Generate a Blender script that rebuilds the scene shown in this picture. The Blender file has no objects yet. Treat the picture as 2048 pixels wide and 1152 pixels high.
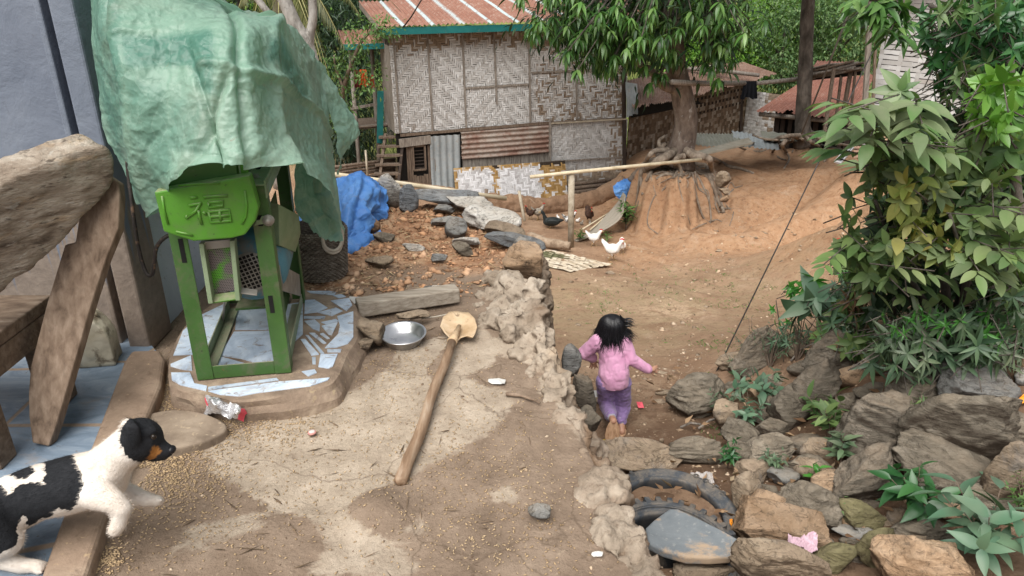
import bpy, bmesh, math, random
import numpy as np
from mathutils import Vector, Matrix, Quaternion
PI = math.pi
scn = bpy.context.scene
COL = scn.collection
rnd = random.Random(7)
nrs = np.random.RandomState(11)

# ---------------------------------------------------------------- camera
FPX, PITCH, CAMZ = 1479.0, math.radians(24.0), 1.55
CAM = Vector((0, 0, CAMZ))
COSP, SINP = math.cos(PITCH), math.sin(PITCH)
cam_d = bpy.data.cameras.new('camera'); cam = bpy.data.objects.new('camera', cam_d); COL.objects.link(cam)
cam.location = CAM; cam.rotation_euler = (PI/2 - PITCH, 0, 0)
cam_d.sensor_width = 36.0; cam_d.lens = 36.0*FPX/2048.0
cam_d.clip_start = 0.05; cam_d.clip_end = 2000
scn.camera = cam

def ray(px, py):
    r, d = (px-1024)/FPX, (py-576)/FPX
    return Vector((r, COSP - d*SINP, -SINP - d*COSP))
def at(px, py, D):            # point at forward distance D
    v = ray(px, py); t = D/v.y
    return CAM + v*t
def onz(px, py, z=0.0):       # point at height z
    v = ray(px, py); t = (z-CAMZ)/v.z
    return CAM + v*t
def depth(p): return p[1]*COSP + (CAMZ-p[2])*SINP
def ppm(p): return FPX/depth(p)     # pixels (of 2048) per metre

# ---------------------------------------------------------------- noise
def _hash(ix, iy, iz, seed):
    h = (ix*374761393 + iy*668265263 + iz*2147483647 + seed*974634777) & 0xffffffff
    h = ((h ^ (h >> 13))*1274126177) & 0xffffffff
    h = (h ^ (h >> 16)) & 0xffffffff
    return h/4294967295.0
def vnoise(p, seed=0):
    p = np.asarray(p, float)
    i = np.floor(p).astype(np.int64); f = p - i; f = f*f*f*(f*(f*6-15)+10)
    out = 0
    for dx in (0, 1):
        wx = f[..., 0] if dx else 1-f[..., 0]
        for dy in (0, 1):
            wy = f[..., 1] if dy else 1-f[..., 1]
            for dz in (0, 1):
                wz = f[..., 2] if dz else 1-f[..., 2]
                out = out + wx*wy*wz*_hash(i[..., 0]+dx, i[..., 1]+dy, i[..., 2]+dz, seed)
    return out*2-1
def fbm(p, scale=1.0, octv=4, seed=0, gain=.5, ridged=False):
    p = np.asarray(p, float)*scale; a = 1.0; s = 0.0; tot = 0.0
    for o in range(octv):
        n = vnoise(p + o*17.3, seed+o)
        if ridged: n = 1-2*np.abs(n)
        s = s + a*n; tot += a; a *= gain; p = p*2.03
    return s/tot
def P3(x, y, z=0.0):
    x = np.asarray(x, float); y = np.asarray(y, float)
    return np.stack([x, y, np.zeros_like(x)+z], -1)
def sstep(a, b, x):
    t = np.clip((np.asarray(x, float)-a)/(b-a), 0, 1); return t*t*(3-2*t)

# ---------------------------------------------------------------- materials
class NT:
    def __init__(s, name, rough=.9, spec=.3):
        m = bpy.data.materials.new(name); m.use_nodes = True
        s.m = m; s.n = m.node_tree.nodes; s.l = m.node_tree.links
        s.b = s.n['Principled BSDF']; s.out = s.n['Material Output']
        s.b.inputs['Roughness'].default_value = rough
        s.b.inputs['Specular IOR Level'].default_value = spec
        s._tc = None; s._co = {}
    def new(s, t): return s.n.new(t)
    def link(s, a, b): s.l.new(a, b)
    def coord(s, kind='Object', scale=(1,1,1), rand=True):
        key = (kind, tuple(scale), rand)
        if key in s._co: return s._co[key]
        if s._tc is None: s._tc = s.new('ShaderNodeTexCoord')
        o = s._tc.outputs[kind]
        mp = s.new('ShaderNodeMapping'); mp.inputs['Scale'].default_value = scale
        s.link(o, mp.inputs['Vector'])
        if rand:
            oi = s.new('ShaderNodeObjectInfo'); mm = s.new('ShaderNodeMath'); mm.operation = 'MULTIPLY'; mm.inputs[1].default_value = 37.0
            s.link(oi.outputs['Random'], mm.inputs[0]); s.link(mm.outputs[0], mp.inputs['Location'])
        s._co[key] = mp.outputs[0]
        return mp.outputs[0]
    def noise(s, scale, detail=5, rough=.55, dist=0.0, co=None):
        t = s.new('ShaderNodeTexNoise'); t.inputs['Scale'].default_value = scale; t.inputs['Detail'].default_value = detail
        t.inputs['Roughness'].default_value = rough; t.inputs['Distortion'].default_value = dist
        s.link(co if co is not None else s.coord(), t.inputs['Vector'])
        return t.outputs['Fac']
    def voro(s, scale, feature='F1', out='Distance', co=None, rand=1.0):
        t = s.new('ShaderNodeTexVoronoi'); t.feature = feature; t.inputs['Scale'].default_value = scale
        t.inputs['Randomness'].default_value = rand
        s.link(co if co is not None else s.coord(), t.inputs['Vector'])
        return t.outputs[out]
    def ramp(s, fac, stops, interp='LINEAR'):
        r = s.new('ShaderNodeValToRGB'); e = r.color_ramp.elements; r.color_ramp.interpolation = interp
        n = len(stops)
        stops = [(st if isinstance(st[1], (tuple, list)) else st) for st in stops]
        while len(e) < n: e.new(.5)
        for k, (p, c) in enumerate(stops):
            e[k].position = p
            if not isinstance(c, (tuple, list)): c = (c, c, c)
            e[k].color = (*c[:3], 1)
        s.link(fac, r.inputs[0]); return r.outputs[0]
    def rng(s, fac, a, b, c=0.0, d=1.0):
        r = s.new('ShaderNodeMapRange'); r.inputs[1].default_value = a; r.inputs[2].default_value = b
        r.inputs[3].default_value = c; r.inputs[4].default_value = d
        s.link(fac, r.inputs[0]); return r.outputs[0]
    def math(s, op, a, b=None, c=None):
        m = s.new('ShaderNodeMath'); m.operation = op
        for k, v in enumerate((a, b, c)):
            if v is None: continue
            if isinstance(v, (int, float)): m.inputs[k].default_value = v
            else: s.link(v, m.inputs[k])
        return m.outputs[0]
    def mix(s, fac, a, b, mode='MIX'):
        m = s.new('ShaderNodeMix'); m.data_type = 'RGBA'; m.blend_type = mode
        for sock, v in ((m.inputs[0], fac), (m.inputs[6], a), (m.inputs[7], b)):
            if isinstance(v, (int, float)): sock.default_value = v
            elif isinstance(v, (tuple, list)): sock.default_value = (*v[:3], 1)
            else: s.link(v, sock)
        return m.outputs[2]
    def attr(s, name, out='Fac'):
        a = s.new('ShaderNodeAttribute'); a.attribute_name = name; return a.outputs[out]
    def island(s):
        g = s.new('ShaderNodeNewGeometry'); return g.outputs['Random Per Island']
    def objrand(s):
        g = s.new('ShaderNodeObjectInfo'); return g.outputs['Random']
    def base(s, c):
        if isinstance(c, (tuple, list)): s.b.inputs['Base Color'].default_value = (*c[:3], 1)
        else: s.link(c, s.b.inputs['Base Color'])
    def rough(s, r):
        if isinstance(r, (int, float)): s.b.inputs['Roughness'].default_value = r
        else: s.link(r, s.b.inputs['Roughness'])
    def bump(s, h, strength=.4, dist=.01):
        b = s.new('ShaderNodeBump'); b.inputs['Strength'].default_value = strength; b.inputs['Distance'].default_value = dist
        s.link(h, b.inputs['Height'])
        if s.b.inputs['Normal'].is_linked:
            prev = s.b.inputs['Normal'].links[0].from_socket; s.link(prev, b.inputs['Normal'])
        s.link(b.outputs[0], s.b.inputs['Normal'])

def simple(name, cols, scale=8, detail=6, rough=.9, spec=.25, bump=.3, bdist=.006, bscale=None, stretch=(1,1,1), spots=(), island=0.0, objvar=0.0, metal=0.0, dirt=None, kind='Object'):
    """mottled surface: cols along a noise, spots = [(scale, lo, hi, colour, amount)], island = brightness spread per loose piece"""
    t = NT(name, rough, spec); co = t.coord(kind, stretch)
    n = t.noise(scale, detail, .6, .3, co)
    k = len(cols)
    c = t.ramp(n, [(.3+.4*i/max(1, k-1), cols[i]) for i in range(k)])
    for (sc, lo, hi, cc, am) in spots:
        f = t.math('MULTIPLY', t.rng(t.noise(sc, 6, .65, .4, co), lo, hi), am)
        c = t.mix(f, c, cc)
    if dirt is not None:          # (colour, scale) dust settled on upward faces
        g = t.new('ShaderNodeNewGeometry'); sx = t.new('ShaderNodeSeparateXYZ'); t.link(g.outputs['Normal'], sx.inputs[0])
        f = t.math('MULTIPLY', t.rng(sx.outputs[2], .35, .95), t.rng(t.noise(dirt[1], 5), .35, .65))
        c = t.mix(t.math('MULTIPLY', f, dirt[2]), c, dirt[0])
    if island:
        f = t.rng(t.island(), 0, 1, 1-island, 1+island)
        c = t.mix(1.0, c, f, 'MULTIPLY')
    if objvar:
        f = t.rng(t.objrand(), 0, 1, 1-objvar, 1+objvar)
        c = t.mix(1.0, c, f, 'MULTIPLY')
    t.base(c)
    t.b.inputs['Metallic'].default_value = metal
    if bump:
        t.bump(t.noise(bscale or scale*3, 8, .65, 0, co), bump, bdist)
    return t.m

# ---------------------------------------------------------------- object helpers
def tag(o, label=None, cat=None, group=None, kind=None):
    if label: o['label'] = label
    if cat: o['category'] = cat
    if group: o['group'] = group
    if kind: o['kind'] = kind
    return o
def thing(name, label, cat, loc=(0,0,0), rz=0.0, group=None):
    o = bpy.data.objects.new(name, None); COL.objects.link(o)
    o.location = loc; o.rotation_euler = (0, 0, rz); o.empty_display_size = .1
    return tag(o, label, cat, group)
def local(o, root):
    """hang a mesh built in world coordinates under a thing"""
    Mi = (Matrix.Translation(root.location) @ root.rotation_euler.to_matrix().to_4x4()).inverted()
    o.data.transform(Mi @ Matrix.Translation(o.location)); o.location = (0, 0, 0); o.parent = root
    return o
def mkmesh(name, V, F, mat=None, parent=None, smooth=False, mats=None, fm=None):
    """V Nx3, F list of index lists or an int array Mx3/Mx4"""
    me = bpy.data.meshes.new(name)
    V = np.asarray(V, dtype=np.float32).reshape(-1, 3)
    if isinstance(F, np.ndarray):
        k = F.shape[1]; n = len(F)
        me.vertices.add(len(V)); me.vertices.foreach_set('co', V.ravel())
        me.loops.add(n*k); me.loops.foreach_set('vertex_index', F.astype(np.int32).ravel())
        me.polygons.add(n); me.polygons.foreach_set('loop_start', np.arange(0, n*k, k, dtype=np.int32))
        me.polygons.foreach_set('loop_total', np.full(n, k, dtype=np.int32))
        me.update(calc_edges=True)
    else:
        me.from_pydata(V.tolist(), [], F); me.update()
    if smooth:
        me.polygons.foreach_set('use_smooth', np.ones(len(me.polygons), dtype=bool))
    for m in (mats or ([mat] if mat else [])): me.materials.append(m)
    if fm is not None: me.polygons.foreach_set('material_index', np.asarray(fm, dtype=np.int32))
    me.validate()
    o = bpy.data.objects.new(name, me); COL.objects.link(o)
    if parent is not None: o.parent = parent
    return o
def setattr_pt(o, name, vals):
    a = o.data.attributes.new(name, 'FLOAT', 'POINT'); a.data.foreach_set('value', np.asarray(vals, dtype=np.float32))
def bevel(o, w=.005, seg=2, ang=35):
    b = o.modifiers.new('bevel', 'BEVEL'); b.width = w; b.segments = seg; b.limit_method = 'ANGLE'; b.angle_limit = math.radians(ang)
    return o

class MB:
    def __init__(s): s.v = []; s.f = []; s.fm = []; s.cur = 0; s.n = 0
    def add(s, V, F):
        V = [tuple(v) for v in V]
        s.v.extend(V); s.f.extend([[i+s.n for i in f] for f in F]); s.fm.extend([s.cur]*len(F)); s.n += len(V); return s
    def box(s, c, size, R=None):
        hx, hy, hz = size[0]/2, size[1]/2, size[2]/2; c = Vector(c)
        V = [Vector((x, y, z)) for z in (-hz, hz) for y in (-hy, hy) for x in (-hx, hx)]
        if R is not None: V = [R @ v for v in V]
        return s.add([v+c for v in V], [[0,2,3,1],[4,5,7,6],[0,1,5,4],[2,6,7,3],[0,4,6,2],[1,3,7,5]])
    def hexa(s, p):          # 8 points: bottom 4 (ccw), top 4
        return s.add(p, [[0,3,2,1],[4,5,6,7],[0,1,5,4],[1,2,6,5],[2,3,7,6],[3,0,4,7]])
    def beam(s, a, b, w, h, up=(0,0,1), jit=0.0, seg=1):
        a, b = Vector(a), Vector(b); d = (b-a).normalized(); u = Vector(up)
        sd = d.cross(u).normalized(); u = sd.cross(d).normalized()
        V = []; F = []
        for k in range(seg+1):
            c = a.lerp(b, k/seg); j = lambda: (rnd.random()-.5)*jit
            for (x, y) in ((-1,-1),(1,-1),(1,1),(-1,1)):
                V.append(c + sd*(x*w/2+j()) + u*(y*h/2+j()))
        for k in range(seg):
            for q in range(4):
                F.append([4*k+q, 4*k+(q+1)%4, 4*k+4+(q+1)%4, 4*k+4+q])
        F.append([3,2,1,0]); F.append([4*seg+i for i in range(4)])
        return s.add(V, F)
    def tube(s, pts, r, n=8, cap=True, jit=0.0):
        pts = [Vector(p) for p in pts]; m = len(pts)
        rr = r if isinstance(r, (list, tuple)) else [r]*m
        T = [(pts[min(i+1, m-1)]-pts[max(i-1, 0)]).normalized() for i in range(m)]
        ref = Vector((0,0,1)) if abs(T[0].z) < .9 else Vector((1,0,0))
        u = T[0].cross(ref).normalized(); V = []; F = []
        for i in range(m):
            if i: 
                u = (u - T[i]*u.dot(T[i])); u = u.normalized() if u.length > 1e-6 else T[i].orthogonal().normalized()
            w = T[i].cross(u)
            for k in range(n):
                a = 2*PI*k/n; q = rr[i]*(1+(rnd.random()-.5)*jit)
                V.append(pts[i] + u*(math.cos(a)*q) + w*(math.sin(a)*q))
        for i in range(m-1):
            for k in range(n):
                F.append([i*n+k, i*n+(k+1)%n, (i+1)*n+(k+1)%n, (i+1)*n+k])
        if cap: F.append([k for k in range(n)][::-1]); F.append([(m-1)*n+k for k in range(n)])
        return s.add(V, F)
    def lathe(s, prof, n=24, c=(0,0,0), M=None):
        V = []; F = []; c = Vector(c)
        for (r, z) in prof:
            for k in range(n):
                a = 2*PI*k/n; v = Vector((r*math.cos(a), r*math.sin(a), z)); v = M @ v if M is not None else v
                V.append(v+c)
        for i in range(len(prof)-1):
            for k in range(n):
                F.append([i*n+k, i*n+(k+1)%n, (i+1)*n+(k+1)%n, (i+1)*n+k])
        return s.add(V, F)
    def grid(s, fn, nu, nv, closed_u=False):
        V = []; F = []
        for j in range(nv+1):
            for i in range(nu + (0 if closed_u else 1)): V.append(fn(i/nu, j/nv))
        w = nu if closed_u else nu+1
        for j in range(nv):
            for i in range(nu):
                i2 = (i+1) % nu if closed_u else i+1
                F.append([j*w+i, j*w+i2, (j+1)*w+i2, (j+1)*w+i])
        return s.add(V, F)
    def prism(s, poly, z0, z1, M=None):
        n = len(poly); V = [Vector((x, y, z0)) for x, y in poly]+[Vector((x, y, z1)) for x, y in poly]
        if M is not None: V = [M @ v for v in V]
        F = [[i, (i+1)%n, n+(i+1)%n, n+i] for i in range(n)] + [list(range(n))[::-1], [n+i for i in range(n)]]
        return s.add(V, F)
    def capsule(s, a, b, ra, rb, n=12, m=5):
        a, b = Vector(a), Vector(b); d = (b-a); L = d.length; d = d.normalized() if L > 1e-6 else Vector((0,0,1))
        pts = []; rr = []
        for k in range(m+1):
            t = PI/2*(1-k/m); pts.append(a - d*ra*math.sin(t)); rr.append(max(1e-4, ra*math.cos(t)))
        for k in range(m+1):
            t = PI/2*k/m; pts.append(b + d*rb*math.sin(t)); rr.append(max(1e-4, rb*math.cos(t)))
        ref = Vector((0,0,1)) if abs(d.z) < .9 else Vector((1,0,0)); u = d.cross(ref).normalized(); w = d.cross(u)
        V = []; F = []
        for p, q in zip(pts, rr):
            for k in range(n): V.append(p+u*(q*math.cos(2*PI*k/n))+w*(q*math.sin(2*PI*k/n)))
        for i in range(len(pts)-1):
            for k in range(n): F.append([i*n+k, i*n+(k+1)%n, (i+1)*n+(k+1)%n, (i+1)*n+k])
        F.append(list(range(n))[::-1]); F.append([(len(pts)-1)*n+k for k in range(n)])
        return s.add(V, F)
    def ellip(s, c, r, R=None, n=16, m=10):
        c = Vector(c); V = []; F = []
        for j in range(m+1):
            t = PI*j/m - PI/2
            for k in range(n):
                a = 2*PI*k/n; v = Vector((r[0]*math.cos(t)*math.cos(a), r[1]*math.cos(t)*math.sin(a), r[2]*math.sin(t)))
                V.append(c + (R @ v if R is not None else v))
        for j in range(m):
            for k in range(n): F.append([j*n+k, j*n+(k+1)%n, (j+1)*n+(k+1)%n, (j+1)*n+k])
        return s.add(V, F)
    def build(s, name, mat=None, parent=None, smooth=False, bev=0.0, mats=None, origin=None):
        V = s.v
        if origin is not None:
            ox, oy, oz = origin; V = [(v[0]-ox, v[1]-oy, v[2]-oz) for v in V]
        o = mkmesh(name, V, s.f, mat, parent, smooth, mats, s.fm if mats else None)
        if origin is not None: o.location = origin
        if bev: bevel(o, bev)
        return o
def weld(o, d=1e-4):
    bm = bmesh.new(); bm.from_mesh(o.data); bmesh.ops.remove_doubles(bm, verts=bm.verts, dist=d)
    bmesh.ops.recalc_face_normals(bm, faces=bm.faces); bm.to_mesh(o.data); bm.free(); return o
def fixn(o):
    bm = bmesh.new(); bm.from_mesh(o.data); bmesh.ops.recalc_face_normals(bm, faces=bm.faces); bm.to_mesh(o.data); bm.free(); return o
def remesh(mb, name, voxel, mat=None, parent=None, smooth_it=4, origin=None, sub=0):
    """melt overlapping solids into one continuous skin"""
    o = mb.build(name, None); fixn(o)
    r = o.modifiers.new('r', 'REMESH'); r.mode = 'VOXEL'; r.voxel_size = voxel
    if smooth_it: s_ = o.modifiers.new('s', 'SMOOTH'); s_.iterations = smooth_it; s_.factor = .5
    dg = bpy.context.evaluated_depsgraph_get(); me = bpy.data.meshes.new_from_object(o.evaluated_get(dg))
    bpy.data.objects.remove(o)
    V = np.empty(len(me.vertices)*3, np.float32); me.vertices.foreach_get('co', V); V = V.reshape(-1, 3)
    me.polygons.foreach_set('use_smooth', np.ones(len(me.polygons), dtype=bool))
    if origin is not None:
        me.vertices.foreach_set('co', (V-np.array(origin, np.float32)).ravel())
    me.materials.clear()
    if mat: me.materials.append(mat)
    o = bpy.data.objects.new(name, me); COL.objects.link(o)
    if origin is not None: o.location = origin
    if parent is not None: o.parent = parent
    me.update()
    return o
def verts(o):
    V = np.empty(len(o.data.vertices)*3, np.float32); o.data.vertices.foreach_get('co', V); return V.reshape(-1, 3)
def setverts(o, V):
    o.data.vertices.foreach_set('co', np.asarray(V, np.float32).ravel()); o.data.update()
def vnormals(o):
    V = np.empty(len(o.data.vertices)*3, np.float32); o.data.vertices.foreach_get('normal', V); return V.reshape(-1, 3)
def catmull(pts, n=6):
    pts = [Vector(p) for p in pts]; P = [pts[0]*2-pts[1]]+pts+[pts[-1]*2-pts[-2]]; out = []
    for i in range(1, len(P)-2):
        for k in range(n):
            t = k/n; a, b, c, d = P[i-1], P[i], P[i+1], P[i+2]
            out.append(.5*((2*b)+(c-a)*t+(2*a-5*b+4*c-d)*t*t+(3*b-a-3*c+d)*t**3))
    out.append(pts[-1]); return out

# ---------------------------------------------------------------- leaves
def leaf_template(nl=5, width=.35, droop=.25, fold=.15, tip=1.0, base=.45):
    """leaf of length 1 along +x, up +z; returns verts, quads"""
    V = []; F = []
    for i in range(nl+1):
        t = i/nl
        w = width*.5*(max(0.0, math.sin(PI*t**base))**(.8 if t < .5 else tip)) if 0 < t < 1 else .004
        z = -droop*t*t
        V += [(t, -w, z+fold*w*2), (t, 0, z), (t, w, z+fold*w*2)]
    for i in range(nl):
        a = 3*i; F += [[a, a+3, a+4, a+1], [a+1, a+4, a+5, a+2]]
    return np.array(V, float), np.array(F, int)
def scatter_leaves(name, tmpl, pos, dirs, ups, sizes, mat, parent=None, smooth=True, wob=0.0, wid=None):
    """one mesh of many leaves; pos/dirs/ups Nx3, sizes N"""
    TV, TF = tmpl; pos = np.asarray(pos, float); n = len(pos)
    d = np.asarray(dirs, float); d /= np.linalg.norm(d, axis=1, keepdims=True)+1e-9
    u = np.asarray(ups, float); s_ = np.cross(u, d); s_ /= np.linalg.norm(s_, axis=1, keepdims=True)+1e-9; u = np.cross(d, s_)
    sz = np.asarray(sizes, float).reshape(-1, 1, 1)
    w = np.ones((n, 1, 1)) if wid is None else np.asarray(wid, float).reshape(-1, 1, 1)
    T = TV[None]
    V = pos[:, None] + sz*(T[..., 0:1]*d[:, None] + w*T[..., 1:2]*s_[:, None] + T[..., 2:3]*u[:, None])
    F = (TF[None] + (np.arange(n)*len(TV))[:, None, None]).reshape(-1, TF.shape[1])
    return mkmesh(name, V.reshape(-1, 3), F, mat, parent, smooth)
def unit(n, rs=nrs):
    v = rs.normal(size=(n, 3)); return v/np.linalg.norm(v, axis=1, keepdims=True)
def leaf_mat(name, cols, rough=.45, spec=.4, trans=.25, dust=None, veins=0.0, under=None, pos_scale=1.2):
    """cols: colours picked per leaf"""
    t = NT(name, rough, spec)
    k = len(cols); isl = t.island()
    c = t.ramp(isl, [(i/max(1, k-1), cols[i]) for i in range(k)])
    f = t.rng(t.noise(pos_scale, 3, .5, 0, t.coord('Object', (1,1,1), False)), .3, .7, .72, 1.28); c = t.mix(1.0, c, f, 'MULTIPLY')
    if dust:
        dn = t.math('MULTIPLY', t.rng(t.noise(2.2, 4, .6, 0, t.coord('Object', (1,1,1), False)), .42, .62), dust[1])
        g = t.new('ShaderNodeNewGeometry'); sx = t.new('ShaderNodeSeparateXYZ'); t.link(g.outputs['True Normal'], sx.inputs[0])
        dn = t.math('MULTIPLY', dn, t.rng(t.math('ABSOLUTE', sx.outputs[2]), .1, .8, .45, 1))
        c = t.mix(dn, c, dust[0])
    t.base(c)
    tr = t.new('ShaderNodeBsdfTranslucent'); mx = t.new('ShaderNodeMixShader'); mx.inputs[0].default_value = trans
    c2 = t.mix(1.0, c, (1.15, 1.25, .6), 'MULTIPLY'); t.link(c2, tr.inputs[0])
    t.link(t.b.outputs[0], mx.inputs[1]); t.link(tr.outputs[0], mx.inputs[2]); t.link(mx.outputs[0], t.out.inputs[0])
    return t.m
# ---------------------------------------------------------------- world and light (bright overcast)
w = bpy.data.worlds.new('World'); scn.world = w; w.use_nodes = True
wn = w.node_tree.nodes; wl = w.node_tree.links
SUN_EL, SUN_AZ = math.radians(58), math.radians(205)     # azimuth clockwise from +y: high, behind the viewer
sky = wn.new('ShaderNodeTexSky'); sky.sky_type = 'NISHITA'; sky.sun_disc = False
sky.sun_elevation = SUN_EL; sky.sun_rotation = SUN_AZ; sky.air_density = 1.0; sky.dust_density = 4.0; sky.ozone_density = 1.0
hs = wn.new('ShaderNodeHueSaturation'); hs.inputs['Saturation'].default_value = .22; hs.inputs['Value'].default_value = 1.0
wl.new(sky.outputs[0], hs.inputs['Color']); wl.new(hs.outputs[0], wn['Background'].inputs['Color'])
wn['Background'].inputs['Strength'].default_value = 0.15
sd = bpy.data.lights.new('sun', 'SUN'); sd.energy = 4.6; sd.angle = math.radians(60); sd.color = (1.0, .965, .91)
so = bpy.data.objects.new('sun', sd); COL.objects.link(so)
dirv = Vector((math.sin(SUN_AZ)*math.cos(SUN_EL), math.cos(SUN_AZ)*math.cos(SUN_EL), math.sin(SUN_EL)))
so.rotation_euler = dirv.to_track_quat('Z', 'Y').to_euler(); so.location = (0, -5, 12)
scn.view_settings.view_transform = 'Standard'; scn.view_settings.look = 'None'; scn.view_settings.exposure = 0; scn.view_settings.gamma = 1
scn.cycles.max_bounces = 6; scn.cycles.diffuse_bounces = 3; scn.cycles.glossy_bounces = 3; scn.cycles.transmission_bounces = 4
scn.cycles.transparent_max_bounces = 8; scn.cycles.caustics_reflective = False; scn.cycles.caustics_refractive = False
scn.cycles.use_denoising = True

# ---------------------------------------------------------------- terrain heights
CTRL = [  # pixel x, pixel y, forward distance (m)
 (1235,880,4.2),(1240,708,6.0),(1240,607,8.0),(1240,543,10.0),(1225,515,11.2),(1100,452,13.1),(1180,440,13.6),(1050,402,14.6),(1200,395,14.8),
 (1380,600,8.0),(1350,700,6.1),(1420,750,5.3),(1390,805,4.75),(1450,640,7.3),(1600,600,7.7),(1500,450,11.6),(1690,520,10.3),(1400,520,10.3),
 (1550,330,14.6),(1700,325,13.2),(1640,360,12.6),(1750,470,10.6),(1650,440,11.2),(1590,420,12.0),(1480,340,14.3),(1300,455,12.4),
 (1130,530,9.9),(1095,700,6.0),(1180,820,4.6),
 (1340,1000,3.0),(1390,1060,2.55),(1350,1150,2.2),(1280,910,3.85),
 (1480,980,3.15),(1460,850,4.2),(1560,1100,2.65),(1870,1120,2.4),(1900,860,3.3),(1980,765,3.6),(1700,860,3.7),(1600,765,4.6),(1500,690,5.6),
 (1640,690,4.95),(1900,700,3.95),(2040,900,3.1),(1750,600,6.4),(1700,1000,3.0),(1650,640,5.9),
 (1300,420,13.2),(900,360,15.0),(700,350,14.5),(1740,330,12.2),
]
C3 = [tuple(at(*c)) for c in CTRL]
C3 += [(-1.2,3,-1.8),(-1.2,6,-2.1),(-1.2,9,-2.6),(-4,3,-1.6),(-4,9,-2.6),(-.3,1,-.55),(-2,1,-.8),(.6,1.0,-.55),(2.5,1.2,-.55),(3.4,3.4,-.45),(3.6,5.2,-.75),(4.4,7,-1.1),(5.0,9.5,-1.25),
       (6.2,11.0,-1.25),(7.5,8,-.9),(7,4,-.4),(7,1,-.3),(-6,14,-3.2),(-6,4,-1.8),(9,14,-1.9),(5.3,16,-2.3),(2.5,16.5,-2.45),(3.6,17.5,-2.5),(0,16.5,-3.0),(-3,16.5,-3.3),(8,17,-2.3),(-10,10,-3),(12,8,-1)]
CA = np.array(C3, float)
def _tps(r2): return np.where(r2 > 1e-12, .5*r2*np.log(np.maximum(r2, 1e-12)), 0)
_n = len(CA); _K = _tps(((CA[:, None, :2]-CA[None, :, :2])**2).sum(-1)) + np.eye(_n)*.02
_Pm = np.c_[np.ones(_n), CA[:, :2]]
_S = np.linalg.solve(np.block([[_K, _Pm], [_Pm.T, np.zeros((3, 3))]]), np.r_[CA[:, 2], np.zeros(3)])
def tps(x, y):
    x = np.asarray(x, float); y = np.asarray(y, float); sh = x.shape; x = x.ravel(); y = y.ravel(); out = np.empty_like(x)
    for k in range(0, len(x), 20000):
        xx, yy = x[k:k+20000], y[k:k+20000]
        r2 = (xx[:, None]-CA[None, :, 0])**2 + (yy[:, None]-CA[None, :, 1])**2
        out[k:k+20000] = _tps(r2) @ _S[:_n] + _S[_n] + _S[_n+1]*xx + _S[_n+2]*yy
    return out.reshape(sh)
FARY = np.array([0, 15, 18, 22, 28, 36, 46, 60, 80, 110, 160, 300]); FARZ = np.array([-2.6, -2.7, -2.9, -3.8, -5.0, -4.9, -4.0, -1.6, 3.5, 13, 30, 45])
MOUND = at(1352, 330, 13.3)
TY1, TY2 = onz(1343, 1021, -.935), onz(1345, 1106, -.83)
def ground_raw(x, y):
    x = np.asarray(x, float); y = np.asarray(y, float)
    xc, yc = np.clip(x, -9, 11), np.clip(y, .6, 17.5)
    z = np.clip(tps(xc, yc), -4.2, 0.2)
    r = np.hypot(np.maximum(np.abs(x-.5)-8, 0)*.7, 0)
    far = np.interp(y, FARY, FARZ) + fbm(P3(x, y), .05, 3, 5)*1.2*sstep(20, 40, y)
    f = np.maximum(sstep(15.8, 20.5, y), sstep(0, 6, r))
    z = z*(1-f) + far*f
    # root mound below the mango tree: steep eroded sides, flat top
    dx, dy = (x-MOUND.x), (y-MOUND.y)*.95
    a = np.arctan2(dy, dx); d = np.hypot(dx, dy)
    rad = .88 + .10*np.sin(a*3+1) + .06*np.sin(a*7+.4) + .04*np.sin(a*13)+.02*np.sin(a*23)
    m = 1-sstep(.72, 1.16, d/rad)
    z = np.maximum(z, z*(1-m) + (MOUND.z+.02)*m)
    return z
def ground(x, y):
    x = np.asarray(x, float); y = np.asarray(y, float)
    z = ground_raw(x, y)
    p = P3(x, y)
    z = z + .035*fbm(p, 1.4, 4, 1) + .020*fbm(p, 5, 4, 2) + .010*np.abs(fbm(p, 11, 3, 12)) + .06*fbm(p, .6, 2, 9)*sstep(6, 9, y)
    # erosion rills running down the bare slope, and the gully right of the mound
    rill = fbm(np.stack([x*1.3+y*.55, y*.45-x*.15, 0*x], -1), 1.0, 3, 21, ridged=True)
    z = z - .16*np.clip(rill-.1, 0, 1)*sstep(7, 9, y)*(1-sstep(15, 17, y))*sstep(1.2, 2.2, x)
    dm = np.hypot(x-MOUND.x, y-MOUND.y)
    z = z + .11*fbm(p, 6, 5, 51)*(1-sstep(1.0, 1.4, dm)) - .10*np.clip(fbm(np.stack([np.arctan2(y-MOUND.y, x-MOUND.x)*7, dm*.8, 0*x], -1), 1.0, 3, 33, ridged=True), 0, 1)*sstep(.45, .7, dm)*(1-sstep(1.0, 1.5, dm))
    z = np.where(np.hypot(x-TY1.x, y-TY1.y) < .42, np.minimum(z, -1.0), z); z = np.where(np.hypot(x-TY2.x, y-TY2.y) < .40, np.minimum(z, -.885), z)
    g1, g2 = at(1440, 440, 11.8), at(1690, 330, 13.0)
    ex, ey = g2.x-g1.x, g2.y-g1.y; L2 = ex*ex+ey*ey
    t = np.clip(((x-g1.x)*ex+(y-g1.y)*ey)/L2, 0, 1); dd = np.hypot(x-g1.x-t*ex, y-g1.y-t*ey)
    z = z - .26*np.exp(-(dd/.30)**2) + .16*np.exp(-((dd-.65)/.35)**2)*sstep(0, .3, (x-g1.x)*ey-(y-g1.y)*ex)
    return z
def pg(px, py):        # pixel onto the ground sheet
    v = ray(px, py); y = np.linspace(1.2, 40, 1600); t = y/v.y
    X, Z = v.x*t, CAMZ+v.z*t; g = gfast(X, y); k = int(np.argmax(Z <= g))
    return Vector((X[k], y[k], g[k]))
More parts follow.
